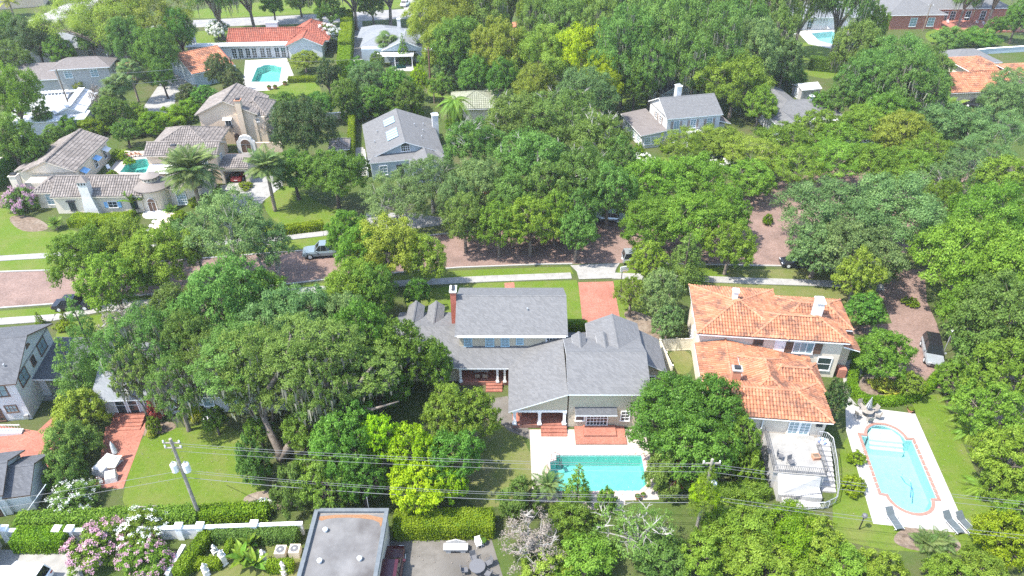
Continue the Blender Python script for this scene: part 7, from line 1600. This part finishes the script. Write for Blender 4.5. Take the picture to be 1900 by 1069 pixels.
m = MB(); [m.hexa([(0.02 * math.cos(a), .02 * math.sin(a), 2.35), (.02 * math.cos(a + .39), .02 * math.sin(a + .39), 2.35), (.24 * math.cos(a + .39), .24 * math.sin(a + .39), 1.2), (.3 * math.cos(a), .3 * math.sin(a), 1.15)], [(0, 0, 2.36), (0, 0, 2.36), (.05 * math.cos(a), .05 * math.sin(a), 1.2), (.05 * math.cos(a), .05 * math.sin(a), 1.15)], k % 2) for k, a in enumerate(np.arange(0, 6.28, .3927))]; m.build('folded_canopy', ['fabric_cover', 'fabric_grey'], t)
for i, a in enumerate((200, 265, 330, 20, 100)): chair(q + Vector((1.0 * math.cos(math.radians(a)), 1.0 * math.sin(math.radians(a)), 0)), a - 90, 'weathered_wood', ('left', 'front left', 'front right', 'right', 'back')[i] + ' chair at the patio table under the closed parasol', 'chairs at the parasol table')
def potplant(loc, r, h, label, plant=True):
    t = empty('plant_pot', loc, 0, label, 'plant pot', 'terracotta pots'); MB().lathe(0, 0, [(r * .6, 0), (r, h * .8), (r * 1.1, h * .85), (r * 1.1, h), (r * .9, h), (r * .85, h * .9)], 14).build('pot', 'terracotta', t)
    if plant: c = link('plant', tree_meshes('bush', 0, 0)[0], t, (0, 0, h * .8), 0, (r * 1.1, r * 1.1, r * 1.0)); setmat(c, 'leaf_fresh'); c['kind'] = 'stuff'
potplant(W3(1688, 764, .03), .32, .4, 'terracotta bowl planter at the top corner of the white pool deck'); potplant(W3(1183, 926, .03), .26, .4, 'terracotta pot at the corner of the tan pool deck, left of two'); potplant(W3(1193, 922, .03), .22, .36, 'terracotta pot at the corner of the tan pool deck, right of two')
for i, (x, y) in enumerate(((500, 166), (511, 165), (529, 158))): potplant(W3(x, y, .02), .45, .6, ('left', 'middle', 'right')[i] + ' pot at the edge of the white deck by the bright back lawn')
for i, (x, y) in enumerate(((1186, 940),)): pass
_o = Vector((19.0, 58.86)); rr6 = lambda x, y, z: Vector((_o.x + x * math.cos(math.radians(-6)) - y * math.sin(math.radians(-6)), _o.y + x * math.sin(math.radians(-6)) + y * math.cos(math.radians(-6)), z))
chair(rr6(6.3, -13.6, 2.12), 60, 'iron_rail', 'iron chair in the corner of the stucco terrace, left', 'chairs on the stucco terrace'); chair(rr6(7.1, -14.2, 2.12), 20, 'iron_rail', 'iron chair in the corner of the stucco terrace, right', 'chairs on the stucco terrace')
t = empty('planter_box', rr6(9.5, -13.2, 2.12), .1, 'small terracotta planter box on the stucco terrace', 'planter'); MB().box(-.3, .3, -.25, .25, 0, .35).box(-.34, .34, -.29, .29, .3, .36).build('box', 'terracotta', t); MB().box(-.26, .26, -.21, .21, .36, .38).build('soil', 'mulch', t)
t = empty('pool_float', rr6(10.6, -11.0, 2.02), 0, 'blue and white swim ring at the head of the curved stair', 'pool float'); m = MB(); [m.tube([(.3 * math.cos(a + b), .3 * math.sin(a + b), .12) for b in np.linspace(0, .79, 5)], .11, 8, k % 2) for k, a in enumerate(np.arange(0, 6.28, .785))]; m.build('ring', ['fabric_blue', 'white_paint'], t)
t = MB().tube([tuple(Vector(p) - G(1690, 890)) for p in [G(1668, 868) + Vector((0, 0, -.1)), G(1676, 880) + Vector((0, 0, -.1)), G(1690, 890) + Vector((0, 0, -.1)), G(1693, 900) + Vector((0, 0, -.3)), G(1692, 918) + Vector((0, 0, -.4))]], .05, 6).build('pool_hose', 'fabric_blue'); t.location = G(1690, 890); tag(t, 'dark cleaner hose lying in the brick-edged pool', 'hose')
t = empty('pool_ladder', (3.7, 46.1, .0), .3, 'metal handrail at the left end of the turquoise pool', 'pool ladder'); [MB().tube([(0, y, 0), (0, y, .8), (.35, y, .95), (.8, y, .6), (.9, y, -.8)], .03, 6).build('handrail', 'iron_rail', t) for y in (-.3, .3)]; [MB().box(.8, .98, -.3, .3, z, z + .05).build('tread', 'iron_rail', t) for z in (-.7, -.4)]
# left brick patio under covers
t = empty('covered_table', W3(199, 868), math.radians(-18), 'long patio table under a silvery cover on the brick patio', 'table'); MB().hexa([(-.75, -1.1, 0), (.75, -1.1, 0), (.75, 1.1, 0), (-.75, 1.1, 0)], [(-.6, -.95, .75), (.6, -.95, .75), (.6, .95, .78), (-.6, .95, .78)]).hexa([(-.6, -.95, .75), (.6, -.95, .75), (.6, .95, .78), (-.6, .95, .78)], [(-.35, -.6, .86), (.3, -.55, .84), (.35, .6, .88), (-.3, .6, .84)]).build('cover', 'fabric_cover', t); [MB().tube([(x, y, 0), (x, y, .1)], .04, 5).build('leg', 'metal_grey', t) for x in (-.7, .7) for y in (-1, 1)]
t = empty('covered_chair', W3(208, 890), .3, 'patio chair under a pale cover in front of the covered table', 'chair'); MB().hexa([(-.5, -.4, 0), (.5, -.4, 0), (.5, .4, 0), (-.5, .4, 0)], [(-.45, -.3, .5), (.45, -.3, .5), (.42, .35, .85), (-.42, .35, .85)]).build('cover', 'fabric_cover', t); [MB().tube([(x, .38, 0), (x, .38, .06)], .03, 5).build('leg', 'metal_grey', t) for x in (-.4, .4)]
table(W3(217, 866), .5, .7, 'cream_vinyl', 'small tan side table right of the covered table', (.35, .75))
t = empty('covered_parasol', W3(219, 852), .2, 'closed parasol in a pale cover beside the covered table', 'parasol'); MB().tube([(0, 0, 0), (0, 0, 2.2)], .03, 6).build('parasol_pole', 'metal_grey', t); MB().lathe(0, 0, [(.22, .9), (.24, 1.1), (.16, 1.9), (.03, 2.3)], 10).build('parasol_cover', 'fabric_cover', t)
t = empty('garden_bench', W3(396, 782), .2, 'white garden bench beside the low clipped hedge', 'bench'); MB().box(-.8, .8, -.25, .25, .4, .45).build('seat', 'white_paint', t); [MB().box(-.8, .8, .24, .28, .5 + k * .13, .59 + k * .13).build('back_slat', 'white_paint', t) for k in range(3)]; [MB().box(x - .04, x + .04, -.25, .28, 0, .62).build('leg', 'white_paint', t) for x in (-.76, .76)]
t = empty('arbor_swing', W3(281, 958), .1, 'weathered wooden swing frame on the back lawn', 'swing'); [MB().tube([(x, -.3, 0), (x * .9, 0, 1.3)], .07, 6).build('leg', 'weathered_wood', t) for x in (-.9, .9)]; [MB().tube([(x, .3, 0), (x * .9, 0, 1.3)], .07, 6).build('leg', 'weathered_wood', t) for x in (-.9, .9)]; MB().tube([(-.9, 0, 1.3), (.9, 0, 1.3)], .06, 6).build('crossbeam', 'weathered_wood', t); MB().box(-.55, .55, -.2, .2, .45, .5).build('seat', 'weathered_wood', t)
# statues and parterre
def statue(px, py, h, label, ped=.7):
    t = empty('statue', W3(px, py), px * .1, label, 'statue', 'white stone statues in the parterre'); MB().box(-.24, .24, -.24, .24, 0, .1).box(-.19, .19, -.19, .19, .1, ped).box(-.25, .25, -.25, .25, ped, ped + .08).build('pedestal', 'stone_white', t)
    z = ped + .08; f = h - ped; MB().lathe(0, 0, [(.17, z), (.19, z + .1 * f), (.13, z + .3 * f), (.16, z + .42 * f), (.11, z + .5 * f), (.17, z + .66 * f), (.15, z + .74 * f), (.05, z + .78 * f), (.06, z + .82 * f), (.09, z + .89 * f), (.07, z + .97 * f), (.01, z + f)], 10).tube([(-.16, 0, z + .7 * f), (-.24, -.05, z + .55 * f), (-.12, -.16, z + .48 * f)], [.05, .045, .035], 6).tube([(.16, 0, z + .7 * f), (.25, .03, z + .55 * f), (.2, -.08, z + .4 * f)], [.05, .045, .035], 6).build('figure', 'stone_white', t, True)
statue(384, 1066, 1.4, 'white statue nearest the crape myrtle', .5); statue(417, 1046, 1.7, 'white bust on a tall pedestal between the parterre hedges', 1.1); statue(400, 1026, 1.0, 'small white fountain figure in the parterre', .25); statue(492, 1044, 1.6, 'white cherub on a tall pedestal near the cooling units', 1.0); statue(528, 1064, 1.5, 'white standing statue beside the flat-roofed building', .4)
for i, (x, y) in enumerate(((523, 1030), (549, 1028))):
    t = empty('cooling_unit', W3(x, y), 0, ('left', 'right')[i] + ' of two white cooling units beside the flat-roofed building', 'air conditioner', 'cooling units'); MB().box(-.42, .42, -.42, .42, 0, .75).build('casing', 'wall_offwhite', t); m = MB().cyl(0, 0, .75, .77, .34, .34, 20).build('fan_grille', 'iron_rail', t); MB().cyl(0, 0, .77, .8, .09, .09, 8).build('fan_hub', 'metal_light', t)
# concrete patio
t = empty('stone_fountain', W3(846, 1022), 0, 'low stone trough on the concrete patio against the hedge', 'fountain'); MB().box(-.95, .95, -.28, .28, .3, .5).box(-1.0, 1.0, -.33, .33, .5, .58).build('trough', 'stone_grey', t); [MB().box(x - .2, x + .2, -.25, .25, 0, .3).build('support', 'stone_grey', t) for x in (-.6, .6)]; MB().hexa([(-.85, .3, .0), (.85, .3, .0), (.85, .4, .0), (-.85, .4, .0)], [(-.8, .3, .7), (.8, .3, .7), (.8, .4, .7), (-.8, .4, .7)]).hexa([(-.8, .3, .7), (.8, .3, .7), (.8, .4, .7), (-.8, .4, .7)], [(-.05, .3, 1.0), (.05, .3, 1.0), (.05, .4, 1.0), (-.05, .4, 1.0)]).build('back_panel', 'stone_grey', t)
chair(W3(888, 1014), 20, 'white_paint', 'white patio chair on the concrete patio', None, 'white_paint'); t = empty('patio_stool', W3(897, 1009), 0, 'round stool with green cushion beside the white patio chair', 'stool'); MB().cyl(0, 0, .42, .52, .3, .26, 14).build('cushion', 'leaf_deep', t); [MB().tube([(.2 * math.cos(a), .2 * math.sin(a), 0), (.2 * math.cos(a), .2 * math.sin(a), .42)], .025, 5).build('leg', 'white_paint', t) for a in (0, 1.57, 3.14, 4.71)]
q = G(886, 1060); table(q, .65, .72, 'iron_rail', 'round black iron table on the concrete patio')
for i, a in enumerate((30, 110, 190, 270, 330)): chair(q + Vector((1.0 * math.cos(math.radians(a)), 1.0 * math.sin(math.radians(a)), 0)), a - 90, 'iron_rail', ('right', 'back', 'left', 'front', 'front right')[i] + ' black iron chair at the round table on the concrete patio', 'iron chairs on the concrete patio')
# things in the back porches
table(Vector((-3.2, 57.8, .45)), .5, .72, 'stone_grey', 'grey table inside the left back porch', (.75, .4)); [chair(Vector((-3.2 + dx, 57.8 - .75, .45)), 180, 'weathered_wood', n + ' chair before the grey porch table', 'porch chairs') for dx, n in ((-.35, 'left'), (.4, 'right'))]
t = empty('porch_cabinet', (.75, 52.4, .45), math.radians(90), 'low wooden cabinet with white lanterns in the open back porch', 'cabinet'); MB().box(-.8, .8, -.2, .2, 0, .8).build('carcass', 'terracotta', t); [MB().box(x - .14, x + .14, -.14, .14, .8, 1.12).build('lantern', 'white_paint', t) for x in (-.5, .1, .55)]
# small things by the far houses
for i in range(4): t = empty('wheelie_bin', W3(336 + i * 8, 136), 0, ('leftmost', 'second', 'third', 'rightmost')[i] + ' dark red refuse bin beside the alley', 'bin', 'refuse bins'); MB().hexa([(-.25, -.28, .05), (.25, -.28, .05), (.25, .28, .05), (-.25, .28, .05)], [(-.33, -.36, 1.0), (.33, -.36, 1.0), (.33, .36, 1.0), (-.33, .36, 1.0)]).build('bin_body', 'car_maroon', t); MB().box(-.35, .35, -.4, .38, 1.0, 1.08).build('lid', 'car_maroon', t); [MB().tube([(x, .3, .12), (x + .05, .3, .12)], .12, 8).build('wheel', 'rubber', t) for x in (-.25, .2)]
t = empty('parasol', W3(1574, 72), 0, 'open lime-yellow parasol beside the blue pool', 'parasol'); MB().tube([(0, 0, 0), (0, 0, 2.4)], .04, 6).build('parasol_pole', 'metal_light', t); MB().cyl(0, 0, 2.0, 2.6, 1.5, .03, 8).build('canopy', 'yellow_vinyl', t)
for i, (x, y) in enumerate(((1474, 66), (1482, 62), (1525, 55), (1536, 56))): chair(W3(x, y, .02), 30 * i, 'white_paint', ('leftmost', 'second', 'third', 'rightmost')[i] + ' white chair on the deck of the blue pool', 'white chairs by the blue pool', 'white_paint')
for i, (x, y) in enumerate(((1758, 44), (1782, 40), (1812, 44), (1824, 46))): chair(W3(x, y, .36), 40 * i, 'metal_light', ('leftmost', 'second', 'third', 'rightmost')[i] + ' pale chair on the red terrace of the brick house', 'chairs on the red terrace', 'white_paint')
table(W3(1790, 37, .36), .8, .72, 'white_paint', 'white table on the red terrace of the brick house')
for i, (x, y) in enumerate(((241, 293), (248, 291), (256, 290), (263, 291))): chair(W3(x, y, .02), 160, 'terracotta', ('leftmost', 'second', 'third', 'rightmost')[i] + ' rust-coloured chair by the courtyard pool', 'chairs by the courtyard pool')
chair(W3(203, 316, .02), 40, 'white_paint', 'white chair left of the courtyard pool', None, 'white_paint')
t = empty('stone_steps', W3(302, 418), math.radians(4), 'peach stone garden steps leading from the villa entrance to the street', 'steps')
for k in range(9): y = -3.6 + k * .78; MB().box(-1.15, 1.15, y, y + .76, 0, .05 + .03 * k).build('tread', 'stone_path', t)
for k in range(10): x = (-1.45 if k % 2 else 1.45); y = -3.3 + k * .6; MB().lathe(x, y, [(.3, 0), (.34, .15), (.2, .32), (.02, .36)], 7).build('edge_stone', 'stone_white', t)
t = empty('rock_pile', W3(487, 938), 0, 'pale rocks in the bed left of the flat-roofed building', 'rocks'); [MB().lathe(.35 * math.cos(k * 1.9) * (1 + k % 2), .35 * math.sin(k * 1.9) * (1 + k % 3 * .5), [(.25, 0), (.3, .1), (.18, .24), (.02, .28)], 6).build('rock', 'stone_white', t) for k in range(9)]
t = empty('stair_rail', W3(2, 806), math.radians(8), 'white stair railing at the left edge above the brick drive', 'railing'); b = MB(); [b.tube([(x, 0, .2 + .3 * (1 - x / 2)), (x, 0, 1.0 + .3 * (1 - x / 2))], .025, 4) for x in np.arange(-2, 2.1, .25)]; b.tube([(-2, 0, 1.6), (2, 0, 1.0)], .05, 5); tag(b.build('baluster', 'white_paint', t), kind='stuff'); MB().hexa([(-2, -.3, 0), (2, -.3, 0), (2, .3, 0), (-2, .3, 0)], [(-2, -.3, .75), (2, -.3, .2), (2, .3, .2), (-2, .3, .75)]).build('stair_flank', 'wall_white', t)
t = House('tile_roof_shelter', 'small brown-roofed shelter cut by the bottom left edge', (-41.2, 35.2), 12, 'shelter'); t.wall('wall_offwhite', -3, -.4, .2, 2.2, 0, 2.0); t.roof([[(.1, -.6, 2.1), (.1, 2.6, 2.1), (-3.2, 2.6, 3.0), (-3.2, -.6, 3.0)]], 'brown_trim', tile='tile_grey', tw=.3, tl=.42); t.post(-.1, -.3, 0, 2.0, .2)
# the great forked live oak: bespoke trunk and limbs
b0 = G(522, 852); t = empty('live_oak_tree', b0, 0, 'massive mossy live oak with a low bare fork left of the flat roof', 'tree', g5)
limbs = [([(522, 852, 0), (518, 835, 1.2), (500, 800, 2.6), (488, 770, 4.2), (470, 720, 6.5), (440, 670, 8.5)], .46), ([(522, 852, .2), (545, 815, 2.2), (590, 775, 4.0), (625, 755, 5.0), (660, 720, 7.0), (690, 680, 8.5)], .44), ([(590, 775, 4.0), (610, 740, 6.0), (600, 690, 8.5), (580, 640, 10.5)], .36), ([(488, 770, 4.2), (500, 720, 7), (530, 670, 9), (540, 620, 11)], .36), ([(470, 720, 6.5), (420, 705, 7.5), (370, 690, 8)], .24), ([(625, 755, 5), (690, 760, 5.4), (740, 745, 5.6)], .24)]
m = MB()
for pts, r in limbs: pp = [G(x, y, z) - b0 for x, y, z in pts]; n = len(pp); m.tube(pp, [r * (1 - .75 * k / (n - 1)) for k in range(n)], 9)
m.build('trunk', 'bark', t, True)
for k, (x, y, z, kk) in enumerate(((440, 668, 8, 4), (690, 690, 7, 3), (575, 650, 9.5, 4), (500, 730, 5.5, 3), (600, 740, 5.5, 3))):
    cm, wm, mm, bm_, Rc, Hc = tree_meshes('airy', kk, k % 2); c = G(x, y, z) - b0
    for nm, me in (('crown', cm), ('moss', mm)): o = link(nm, me, t, (c.x, c.y, z - Hc * .42 if nm == 'crown' else z - Hc * .5), k, (1, 1, .8)); o['kind'] = 'stuff'
# leaves dropped on roads and lawns
_r = np.random.default_rng(77); _n = 9000
_c = np.array([(o.location.x, o.location.y) for o in bpy.data.objects if o.get('category') == 'tree' and o.location.y < 130]); _k = _r.integers(0, len(_c), _n)
_xy = _c[_k] + _r.normal(size=(_n, 2)) * 4.5; _pos = np.column_stack([_xy, np.full(_n, .1) + _r.uniform(0, .02, _n)])
fl_ = link('fallen_leaves', quads_mesh('fallen_leaves', leaf_arrays(_r, _pos, _r.normal(size=(_n, 3)) * .15 + np.array([0, 0, 1.0]), .1), _r.random(_n), ['leaf_dry'])); tag(fl_, 'dry brown leaves scattered over road, verge and lawns', 'leaves', kind='stuff')
# the air itself
hz = MB().box(-415, 415, -55, 635, -2.5, 54.5).build('haze', 'haze'); hz['kind'] = 'stuff'
